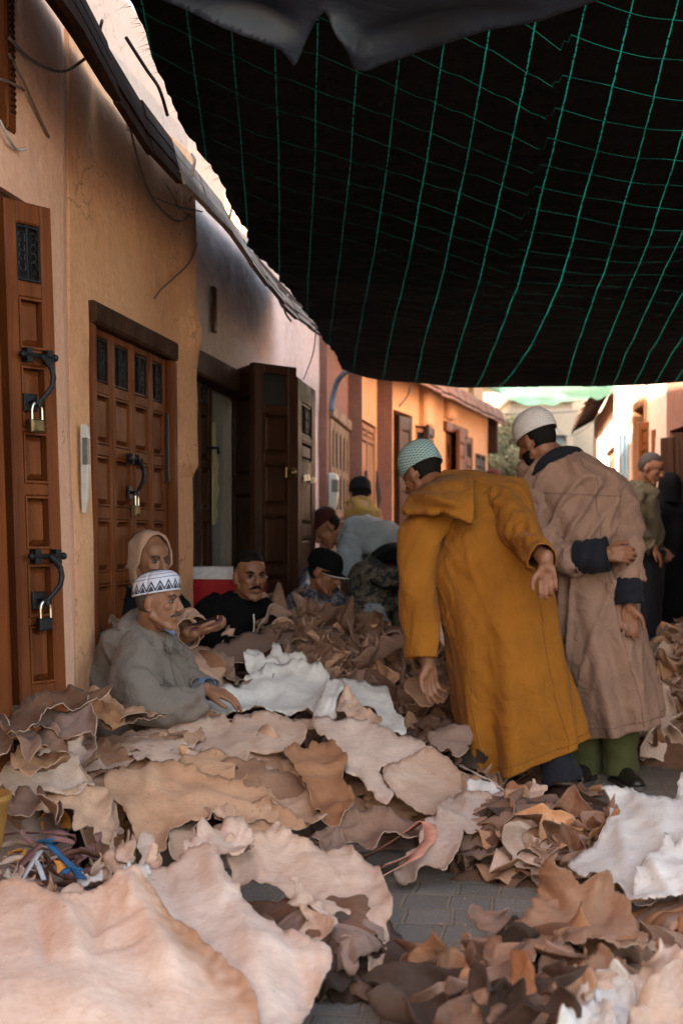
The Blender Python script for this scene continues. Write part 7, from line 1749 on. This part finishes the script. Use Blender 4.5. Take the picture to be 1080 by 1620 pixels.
# hood round the face
mb = MB(); rings = []
for t, sc_r, fo_, dn in ((0,.60,.040,0),(.12,.98,.035,0),(.3,1.06,.005,0),(.55,1.10,-.045,-.01),(.8,.92,-.095,-.03),(1,.45,-.125,-.05)):
    rings.append((t, sc_r, fo_, dn))
V = []; n = 40; RR = crom([(1.02,.045,.0),(1.08,.030,0),(1.12,-.01,0),(1.08,-.05,-.008),(.86,-.095,-.02),(.4,-.122,-.03)], 18)
for i, (sr, fo_, dn) in enumerate(RR):
    for k in range(n):
        a = 2*PI*k/n; ru = .094*math.sin(a)*sr; rrr = .079*math.cos(a)*sr
        if math.sin(a) < 0: ru *= 1.55; rrr *= 1.08
        V.append(HH.p(rrr, fo_-(.025 if math.sin(a) < -.3 else 0), .020+ru+dn+.014*nz(math.cos(a)*2, math.sin(a)*2, i*.25)))
Fc = [(i*n+k, i*n+(k+1)%n, (i+1)*n+(k+1)%n, (i+1)*n+k) for i in range(len(RR)-1) for k in range(n)]; Fc.append(tuple((len(RR)-1)*n+k for k in range(n)))
o = mesh_obj('hood', V, Fc, M['beige_robe'], hd); solid(o, .008, 1)
garment('robe', [ring_px(226,930,34,6,6.02,.09), ring_px(228,955,46,4,6.06,.13), ring_px(232,1000,56,0,6.1,.16), ring_px(240,1050,66,0,6.1,.2), ring_px(244,1090,70,0,6.1,.22)], 'beige_robe', hd, lambda t, a: .012*nz(a*1.5, t*4, 3)*2, n=80, m=40)
garment('waistcoat', [ring_px(214,928,26,6,6.02,.10), ring_px(212,950,38,6,6.04,.145), ring_px(212,985,40,2,6.08,.17), ring_px(214,1030,44,0,6.12,.18)], 'black_cloth', hd, lambda t, a: .01*nz(a*1.5, t*4, 9)*2, n=80, m=40)
sleeve('black_sleeve', [P(204,942,6.0), P(200,968,5.94), P(228,1002,5.88), P(262,1006,5.82)], [.06,.075,.07,.055], 'black_cloth', hd, seed=4)
sleeve('black_sleeve', [P(256,942,6.08), P(276,966,6.06), P(290,985,6.0)], [.06,.065,.055], 'black_cloth', hd, seed=5)
sleeve('beige_cuff', [P(240,1008,5.86), P(272,1008,5.82), P(300,1000,5.75)], [.062,.066,.060], 'beige_robe', hd, seed=6, wr=.007)
sleeve('beige_cuff', [P(286,980,6.02), P(302,988,5.96), P(312,994,5.90)], [.058,.056,.050], 'beige_robe', hd, seed=7, wr=.005)
garment('robe_skirt', [ring_px(260,1020,60,6,5.98,.16), ring_px(290,1036,60,10,5.95,.22), ring_px(312,1060,56,10,5.95,.24), ring_px(318,1100,60,0,5.95,.24)], 'beige_robe', hd, lambda t, a: .016*nz(a*1.8, t*4, 13)*2, n=80, m=40, caps=True)
ph = thing('phone', P(326,986,5.72), 'small dark red phone held in the beige hooded man\'s hands', 'phone'); mb = MB()
fph = HeadF(P(326,986,5.72), (.9,.0,.28), (0,-.3,1)); 
mb.hexa([fph.p(r, f, u) for u in (-.004,.004) for r, f in ((-.034,-.07),(.034,-.07),(.034,.07),(-.034,.07))]); mb.build('casing', M['phone'], ph)
mb = MB(); mb.hexa([fph.p(r, f, u) for u in (.0041,.0052) for r, f in ((-.030,-.064),(.030,-.064),(.030,.064),(-.030,.064))]); mb.build('screen', M['glass'], ph)

# ============ black jacket man
bk_ = person((P(370,1000,6.95).x, 6.95, 0), 'seated man with moustache in a black jacket looking at the camera')
KH = HeadF(P(396, 912, 6.9), (.42,-.90,-.10), (0,0,1), 1.0)
neck = P(385, 950, 6.98); chest = P(372, 975, 7.02); pelvis = P(366, 1060, 7.1)
mb = MB(); head_prims(mb, KH, neck); shN = P(335, 965, 6.95); shF = P(418, 962, 7.05); elN = P(335,1010,6.8); elF = P(428,1005,6.85); wrN = P(372,1022,6.65); wrF = P(415,1025,6.65)
limb(mb, [neck, chest, pelvis], [.055,.085,.10]); limb(mb, [chest, shN, elN, wrN], [.058,.044,.038,.028]); limb(mb, [chest, shF, elF, wrF], [.058,.044,.038,.028])
hand_prims(mb, wrN, (.7,-.4,-.3), (0,0,-1), -1); hand_prims(mb, wrF, (-.6,-.4,-.3), (0,0,-1), 1)
limb(mb, [pelvis, P(350,1040,6.8), P(360,1080,6.6)], [.12,.08,.05]); limb(mb, [pelvis, P(420,1040,6.8), P(400,1080,6.6)], [.12,.08,.05])
remesh(mb, 'body', M['skin_brown'], bk_, .005, 3); head_extras(KH, bk_, hair='hair_black', moust='hair_black')
garment('jacket', [ring_px(386,940,22,4,6.98,.07), ring_px(380,952,40,4,7.0,.11), ring_px(372,972,56,2,7.02,.15), ring_px(368,1010,60,0,7.05,.17), ring_px(368,1070,62,0,7.05,.19)], 'black_cloth', bk_, lambda t, a: .012*nz(a*1.5, t*5, 4)*2, n=80, m=40)
sleeve('jacket_sleeve', [P(352,955,7.0), P(334,975,6.94), P(330,1008,6.84), P(352,1024,6.72), P(374,1024,6.66)], [.07,.085,.08,.065,.05], 'black_cloth', bk_, seed=5)
sleeve('jacket_sleeve', [P(408,956,7.02), P(420,975,7.0), P(428,1005,6.88), P(415,1024,6.68)], [.06,.075,.07,.05], 'black_cloth', bk_, seed=7)
sleeve('hood', [P(362,950,7.0), P(372,938,7.05), P(392,935,7.06), P(408,948,7.0)], [.03,.04,.035,.02], 'black_cloth', bk_, seed=9, n=20)
mb = MB(); mb.tube([P(401,972,6.82), P(402,985,6.81), P(401,1000,6.80)], .005, 6); mb.build('zip', M['steel'], bk_)
# ============ boy in printed hoodie and cap
by = person((P(505,1000,7.6).x, 7.6, 0), 'seated youth in black cap and dark printed hoodie looking down')
CH = HeadF(P(513, 906, 7.5), (.85,-.38,-.36), (.15,0,1), .96)
neck = P(500, 936, 7.55); chest = P(498, 960, 7.6); pelvis = P(495, 1040, 7.65)
shN = P(478, 945, 7.5); elN = P(480, 990, 7.35); wrN = P(515, 1000, 7.25); shF = P(530, 945, 7.6); elF = P(545, 985, 7.45); wrF = P(540, 1000, 7.3)
mb = MB(); head_prims(mb, CH, neck, .05); limb(mb, [neck, chest, pelvis], [.06,.11,.12]); limb(mb, [chest, shN, elN, wrN], [.07,.05,.04,.026]); limb(mb, [chest, shF, elF, wrF], [.07,.05,.04,.026])
hand_prims(mb, wrN, (.8,-.2,-.4), (0,0,-1), -1); hand_prims(mb, wrF, (.3,-.6,-.5), (0,0,-1), 1)
limb(mb, [pelvis, P(520,1010,7.2), P(525,1060,7.0)], [.11,.075,.05]); limb(mb, [pelvis, P(550,1010,7.4), P(560,1060,7.2)], [.11,.075,.05])
remesh(mb, 'body', M['skin_brown'], by, .0055, 3); head_extras(CH, by, hair='hair_black')
cap_part('cap', CH, [(.028,.083,.106,-.014),(.05,.084,.107,-.014),(.08,.080,.100,-.015),(.105,.066,.084,-.016),(.120,.045,.056,-.017),(.126,.018,.022,-.018)], 'black_cloth', by)
V = []; 
for i in range(7):
    t = i/6
    for k in range(13):
        a = PI*(k/12); V.append(CH.p(.074*math.cos(a)*(1-.15*t), .075*math.sin(a)*.9+.075*t*math.sin(a)**.6+.012, .034-.018*math.cos(a)**2-.012*t))
vz = mesh_obj('visor', V, [(i*13+k, i*13+k+1, (i+1)*13+k+1, (i+1)*13+k) for i in range(6) for k in range(12)], M['black_cloth'], by); solid(vz, .004, 0)
mb = MB(); mb.tube(V[78:91], .0035, 6); mb.build('silver_edge', M['lid_white'], vz)
garment('hoodie', [ring_px(500,932,20,2,7.56,.07), ring_px(499,942,38,2,7.58,.11), ring_px(500,960,46,0,7.6,.14), ring_px(502,990,46,0,7.6,.15), ring_px(502,1050,48,0,7.6,.16)], 'print_hoodie', by, lambda t, a: .012*nz(a*1.5, t*5, 6)*2, n=80, m=40)
sleeve('hoodie_sleeve', [P(488,938,7.55), P(474,955,7.48), P(474,985,7.36), P(495,1000,7.28), P(515,1002,7.25)], [.05,.068,.066,.055,.042], 'print_hoodie', by, seed=5)
sleeve('hoodie_sleeve', [P(522,938,7.6), P(538,960,7.55), P(546,985,7.45), P(540,1000,7.32)], [.05,.062,.058,.042], 'print_hoodie', by, seed=7)
sleeve('hood_lining', [P(488,925,7.5), P(494,906,7.58), P(500,900,7.62)], [.02,.026,.014], 'pale_blue', by, seed=9, n=16, m=16, wr=.003)
sleeve('hood', [P(480,940,7.5), P(484,916,7.58), P(494,900,7.64), P(505,900,7.66)], [.03,.034,.03,.015], 'print_hoodie', by, seed=9, n=20, wr=.004)

# ============ man in pale blue shirt bending
bs = person((P(600,900,9.2).x, 9.2, 0), 'man in a pale blue shirt and maroon cap bending far forward beyond the seated youth')
SH = HeadF(P(518, 836, 9.0), (-.75,-.15,-.65), (-.55,0,.8), 1.0)
neck = P(540, 838, 9.02); chest = P(562, 846, 9.06); hip = P(618, 870, 9.2)
mb = MB(); head_prims(mb, SH, neck); limb(mb, [neck, chest, P(590,850,9.12), hip], [.06,.12,.12,.12])
shN = P(556, 858, 8.92); elN = P(560, 915, 8.85); wrN = P(556, 965, 8.8); shF = P(556, 850, 9.2); elF = P(548,905,9.2); wrF = P(545,955,9.1)
limb(mb, [chest, shN, elN, wrN], [.08,.05,.04,.028]); limb(mb, [chest, shF, elF, wrF], [.08,.05,.04,.028]); hand_prims(mb, wrN, (0,-.1,-1), (-1,0,0), 1); hand_prims(mb, wrF, (0,-.1,-1), (-1,0,0), 1)
for Yq, dx in ((9.1, 0), (9.3, 8)):
    kn = Vector((P(612+dx,960,Yq).x, Yq, .50)); an = Vector((P(622+dx,960,Yq).x, Yq, .09)); limb(mb, [hip, kn, an], [.11,.065,.042]); foot_prims(mb, an, (-1,0,0), .9)
    sleeve('trouser_leg', [hip+Vector((0,Yq-9.2,0)), kn, an], [.13,.095,.07], 'dark_pants', bs, seed=Yq)
remesh(mb, 'body', M['skin_brown'], bs, .006, 3); head_extras(SH, bs, hair='hair_black', eyes=False)
cap_part('maroon_cap', SH, KUFI, 'maroon', bs)
garment('shirt', [ring_px(540,836,-8,14,9.02,.08), ring_px(552,840,-14,22,9.04,.15), ring_px(572,846,-14,28,9.08,.18), ring_px(596,856,-16,30,9.14,.17), ring_px(618,872,-20,30,9.2,.17), ring_px(628,886,-22,28,9.2,.16)], 'pale_blue', bs, lambda t, a: .016*(max(0, 1-abs(nz(a*1.2+t*4, t*3, 6)*2.8))**2+nz(a*1.4, t*6, 2)), n=90, m=50)
sleeve('shirt_sleeve', [P(556,850,8.94), P(552,880,8.88), P(560,918,8.84)], [.07,.075,.06], 'pale_blue', bs, seed=3)
# ============ bending person in dark jacket and camouflage trousers (headless view from behind)
cm_ = person((P(612,950,8.0).x, 8.0, 0), 'person in camouflage trousers bending away beside the yellow sleeve')
hip = P(618, 918, 8.0); neck = P(604, 930, 8.75); chest = P(610, 912, 8.55); KK = HeadF(P(585, 925, 8.85), (0,.3,-1), (-.2,1,.3), 1.0)
mb = MB(); head_prims(mb, KK, neck); limb(mb, [neck, chest, P(614,902,8.3), hip+Vector((0,0,-.05))], [.05,.08,.08,.08])
for sx, px_, yy in ((-1, 585, 7.95), (1, 648, 7.95)):
    kn = Vector((P(px_,960,yy).x, yy+.02, .52)); an = Vector((P(px_+3*sx,960,yy).x, yy+.05, .09)); h2 = hip+Vector((sx*.09,0,-.02)); limb(mb, [hip+Vector((0,0,-.05)), h2+Vector((0,0,-.05)), kn, an], [.07,.07,.06,.042]); foot_prims(mb, an, (0,1,0), .9)
    sleeve('trouser_leg', [hip+Vector((sx*.03,.02,.06)), h2+Vector((0,0,.0)), (h2+kn)/2+Vector((sx*.015,-.01,0)), kn, an+Vector((0,0,.03))], [.12,.14,.125,.105,.085], 'camo', cm_, seed=sx*2.2+5, wr=.012)
    e_ = P(585+sx*30,960,8.55); limb(mb, [chest, e_, e_+Vector((0,-.05,-.22))], [.07,.045,.03]); hand_prims(mb, e_+Vector((0,-.05,-.22)), (0,-.1,-1), (0,1,0), sx)
remesh(mb, 'body', M['skin_brown'], cm_, .006, 3)
shell_part('hair', KK, lambda r, f, u: f < .02 or u > .05, 'hair_black', cm_)
garment('dark_top', [ring_px(606,925,22,-8,8.72,.07,(0,.4,.9)), ring_px(612,905,30,-4,8.5,.10,(0,.3,.95)), ring_px(618,893,34,-2,8.25,.11,(0,.2,.95)), ring_px(622,895,38,-2,8.0,.12,(0,.3,.95)), ring_px(622,910,40,-2,7.90,.13,(0,.8,.6))], 'black_cloth', cm_, lambda t, a: .012*nz(a*1.4, t*6, 2)*2, n=80, m=40)
sv = thing('grey_sack', P(596,985,7.6), 'dull grey sack standing between the camouflage trouser legs', 'sack')
garment('cloth', [ring_px(590,955,8,0,7.6,.03), ring_px(592,965,16,0,7.6,.07), ring_px(594,985,20,0,7.6,.09), ring_px(594,1010,22,0,7.6,.1)], 'pale_blue', sv, lambda t, a: .012*nz(a*1.4, t*6, 2)*2, n=40, m=20, caps=True)

# ============ far mustard person, maroon cap, green jacket man, dark figure
fm = person((P(570,850,10.9).x, 10.9, 0), 'distant person in olive mustard robe and black cap near the red pillars')
FH = HeadF(P(569, 782, 10.9), (-.2,.9,-.4), (0,.3,1), 1.0); neck = P(570, 798, 10.85)
mb = MB(); head_prims(mb, FH, neck); limb(mb, [neck, P(572,815,10.8), P(576,870,10.8)], [.07,.13,.14])
for s in (-1, 1):
    limb(mb, [P(572,815,10.8), P(572+s*24,822,10.8), P(572+s*28,860,10.8), P(572+s*26,890,10.7)], [.06,.045,.04,.03]); hand_prims(mb, P(572+s*26,892,10.7), (0,0,-1), (s,0,0), 1); limb(mb, [P(576,870,10.8), P(576+s*14,950,10.8), P(576+s*14,1062,10.8)], [.13,.07,.045]); foot_prims(mb, P(576+s*14,1062,10.8), (0,1,0))
remesh(mb, 'body', M['skin_brown'], fm, .009, 3); shell_part('hair', FH, lambda r, f, u: f < .02, 'hair_black', fm); cap_part('black_cap', FH, [(.0,.082,.105,-.014)]+KUFI[1:], 'black_cloth', fm)
garment('robe', [ring_px(570,786,14,0,10.85,.1), ring_px(572,800,24,3,10.82,.14), ring_px(574,820,30,2,10.8,.17), ring_px(574,870,32,0,10.8,.18), ring_px(575,940,34,0,10.8,.2), ring_px(575,1055,38,0,10.8,.24)], 'mustard_dark', fm, lambda t, a: .016*nz(a*1.5, t*6, 2)*2, n=70, m=40)
mc = person((P(779,850,15.0).x, 15.0, 0), 'distant person whose maroon cap shows over the yellow robed shoulder')
MH = HeadF(P(779, 762, 15.0), (-.3,.9,-.2), (0,0,1), 1.0); neck = P(779, 776, 15.0)
mb = MB(); head_prims(mb, MH, neck); limb(mb, [neck, P(779,795,15), P(779,850,15)], [.07,.13,.14])
for s in (-1, 1):
    limb(mb, [P(779,795,15), P(779+s*24,800,15), P(779+s*26,840,15), P(779+s*26,870,15)], [.06,.045,.04,.03]); hand_prims(mb, P(779+s*26,870,15), (0,0,-1), (s,0,0), 1); limb(mb, [P(779,850,15), P(779+s*12,930,15), P(779+s*12,997,15)], [.13,.07,.045]); foot_prims(mb, P(779+s*12,997,15), (0,1,0))
remesh(mb, 'body', M['skin_brown'], mc, .010, 3); cap_part('maroon_cap', MH, [(-.03,.084,.107,-.014)]+KUFI[1:], 'maroon', mc)
garment('robe', [ring_px(779,778,12,0,15,.1), ring_px(779,792,26,0,15,.15), ring_px(779,850,28,0,15,.17), ring_px(779,980,30,0,15,.2)], 'black_cloth', mc, None, n=50, m=30)
gj = person((P(1018,850,11.2).x, 11.2, 0), 'grey haired man in an olive jacket and dark trousers standing at the right, looking down')
JH = HeadF(P(1028, 742, 11.2), (.80,-.42,-.34), (.12,0,1), 1.06); neck = P(1016, 770, 11.25)
mb = MB(); head_prims(mb, JH, neck); limb(mb, [neck, P(1014,795,11.25), P(1020,870,11.25)], [.07,.13,.13])
for s, yy in ((-1, 11.05), (1, 11.45)):
    limb(mb, [P(1014,795,11.25), P(1010,800,yy), P(1014,845,yy), P(1034,868,yy-.1)], [.06,.045,.04,.03]); hand_prims(mb, P(1034,868,yy-.1), (.5,-.3,-.8), (0,0,-1), 1)
    limb(mb, [P(1020,870,11.25), P(1023,950,11.25+.1*s), P(1023,1045,11.25+.1*s)], [.11,.075,.045]); foot_prims(mb, P(1023,1045,11.25+.1*s), (1,-.2,0))
    sleeve('trouser_leg', [P(1021,870,11.25+.1*s), P(1023,950,11.25+.1*s), P(1023,1045,11.25+.1*s)], [.15,.115,.085], 'dark_pants', gj, seed=s+4)
M['hair_mid'] = m_plain('hair_mid', (.045,.035,.03), .7, .35, 120, .004)
remesh(mb, 'body', M['skin_brown'], gj, .007, 3); head_extras(JH, gj, hair='hair_mid', brow='hair_grey')
garment('jacket', [ring_px(1014,762,14,2,11.25,.08), ring_px(1014,776,24,3,11.25,.14), ring_px(1014,800,26,0,11.25,.19), ring_px(1018,840,26,0,11.25,.19), ring_px(1022,868,24,0,11.25,.17)], 'olive_jacket', gj, lambda t, a: .015*(nz(a*1.5, t*6, 2)*1.5+max(0, 1-abs(nz(a*1.2+t*4, t*3, 6)*2.8))**2), n=80, m=50)
sleeve('jacket_sleeve', [P(1008,782,11.1), P(1002,800,11.02), P(1006,835,11.0), P(1018,858,10.98), P(1032,866,10.96)], [.07,.085,.08,.07,.055], 'olive_jacket', gj, seed=3, wr=.012)
dk = person((P(1052,850,11.6).x, 11.6, 0), 'figure wrapped in a black robe standing in the shade behind the olive jacket man')
DH = HeadF(P(1060, 775, 11.6), (.5,.8,-.1), (0,0,1), 1.0); neck = P(1052, 800, 11.6)
mb = MB(); head_prims(mb, DH, neck); limb(mb, [neck, P(1054,820,11.6), P(1054,880,11.6)], [.055,.085,.10])
for s in (-1, 1):
    limb(mb, [P(1054,820,11.6), P(1054+s*26,825,11.6), P(1054+s*28,865,11.55), P(1054+s*10,880,11.4)], [.08,.055,.045,.03]); hand_prims(mb, P(1054+s*10,880,11.4), (-s,-.2,0), (0,1,0), 1); limb(mb, [P(1054,880,11.6), P(1054+s*12,960,11.6), P(1054+s*12,1040,11.6)], [.12,.07,.045]); foot_prims(mb, P(1054+s*12,1040,11.6), (0,-1,0))
remesh(mb, 'body', M['skin_brown'], dk, .008, 3); head_extras(DH, dk, hair=None)
cap_part('headscarf', DH, [(-.12,.10,.11,-.04),(-.05,.092,.10,-.035),(.02,.09,.104,-.03),(.07,.086,.10,-.025),(.11,.065,.08,-.02),(.135,.03,.035,-.02)], 'black_cloth', dk)
garment('robe', [ring_px(1052,790,18,0,11.6,.10), ring_px(1053,806,32,3,11.6,.15), ring_px(1055,850,36,0,11.6,.2), ring_px(1056,950,40,0,11.6,.22), ring_px(1056,1040,44,0,11.6,.26)], 'black_cloth', dk, lambda t, a: .02*nz(a*1.5, t*6, 2)*2, n=80, m=40)

# ============ red cool box with white lid
rb_ = thing('cool_box', P(350,960,7.15), 'red box with a sloping white lid standing behind the black jacket man', 'box')
c = P(352,945,7.2); R_ = Matrix.Rotation(math.radians(-20), 3, 'Z')
def tb(z0, z1, w0, w1, d0, d1): return [c+R_@Vector((x*w, y*d, 0))+Vector((0,0,z)) for z, w, d in ((z0,w0,d0),(z1,w1,d1)) for x, y in ((-1,-1),(1,-1),(1,1),(-1,1))]
mb = MB(); mb.hexa(tb(-.62,.095,.155,.172,.15,.165)); mb.build('box_body', M['red_plastic'], rb_)
mb = MB(); mb.hexa(tb(.097,.155,.178,.15,.17,.12)); mb.build('lid', M['lid_white'], rb_)
# ------------------------------------------------------------------ light
w = bpy.data.worlds.new('World'); scene.world = w; w.use_nodes = True; nt = w.node_tree
bg = nt.nodes['Background']; sky = nt.nodes.new('ShaderNodeTexSky'); sky.sky_type = 'NISHITA'; sky.sun_disc = False
SUN = Vector((.90, .60, -.47)).normalized()    # direction the light travels
elev = math.asin(-SUN.z); az = math.atan2(-SUN.x, -SUN.y)
sky.sun_elevation = elev; sky.sun_rotation = az; sky.air_density = 1.0; sky.dust_density = 3.0; sky.ozone_density = .6
wm = nt.nodes.new('ShaderNodeMix'); wm.data_type = 'RGBA'; wm.blend_type = 'MULTIPLY'; wm.inputs[0].default_value = 1; wm.inputs[7].default_value = (1.0,.86,.70,1); nt.links.new(sky.outputs[0], wm.inputs[6]); nt.links.new(wm.outputs[2], bg.inputs[0]); bg.inputs[1].default_value = .15
sd = bpy.data.lights.new('sun', 'SUN'); sd.energy = 4.5; sd.angle = math.radians(.55); sd.color = (1, .86, .68)
so = bpy.data.objects.new('sun', sd); COL.objects.link(so); so.rotation_euler = SUN.to_track_quat('-Z', 'Y').to_euler(); so.location = (-4, -6, 9)
vs = scene.view_settings; vs.view_transform = 'Standard'; vs.look = 'None'; vs.exposure = 2.9; vs.gamma = 1
try:
    scene.cycles.use_denoising = True; scene.cycles.max_bounces = 8; scene.cycles.diffuse_bounces = 2; scene.cycles.transparent_max_bounces = 8
    scene.cycles.sample_clamp_indirect = 6
except Exception: pass
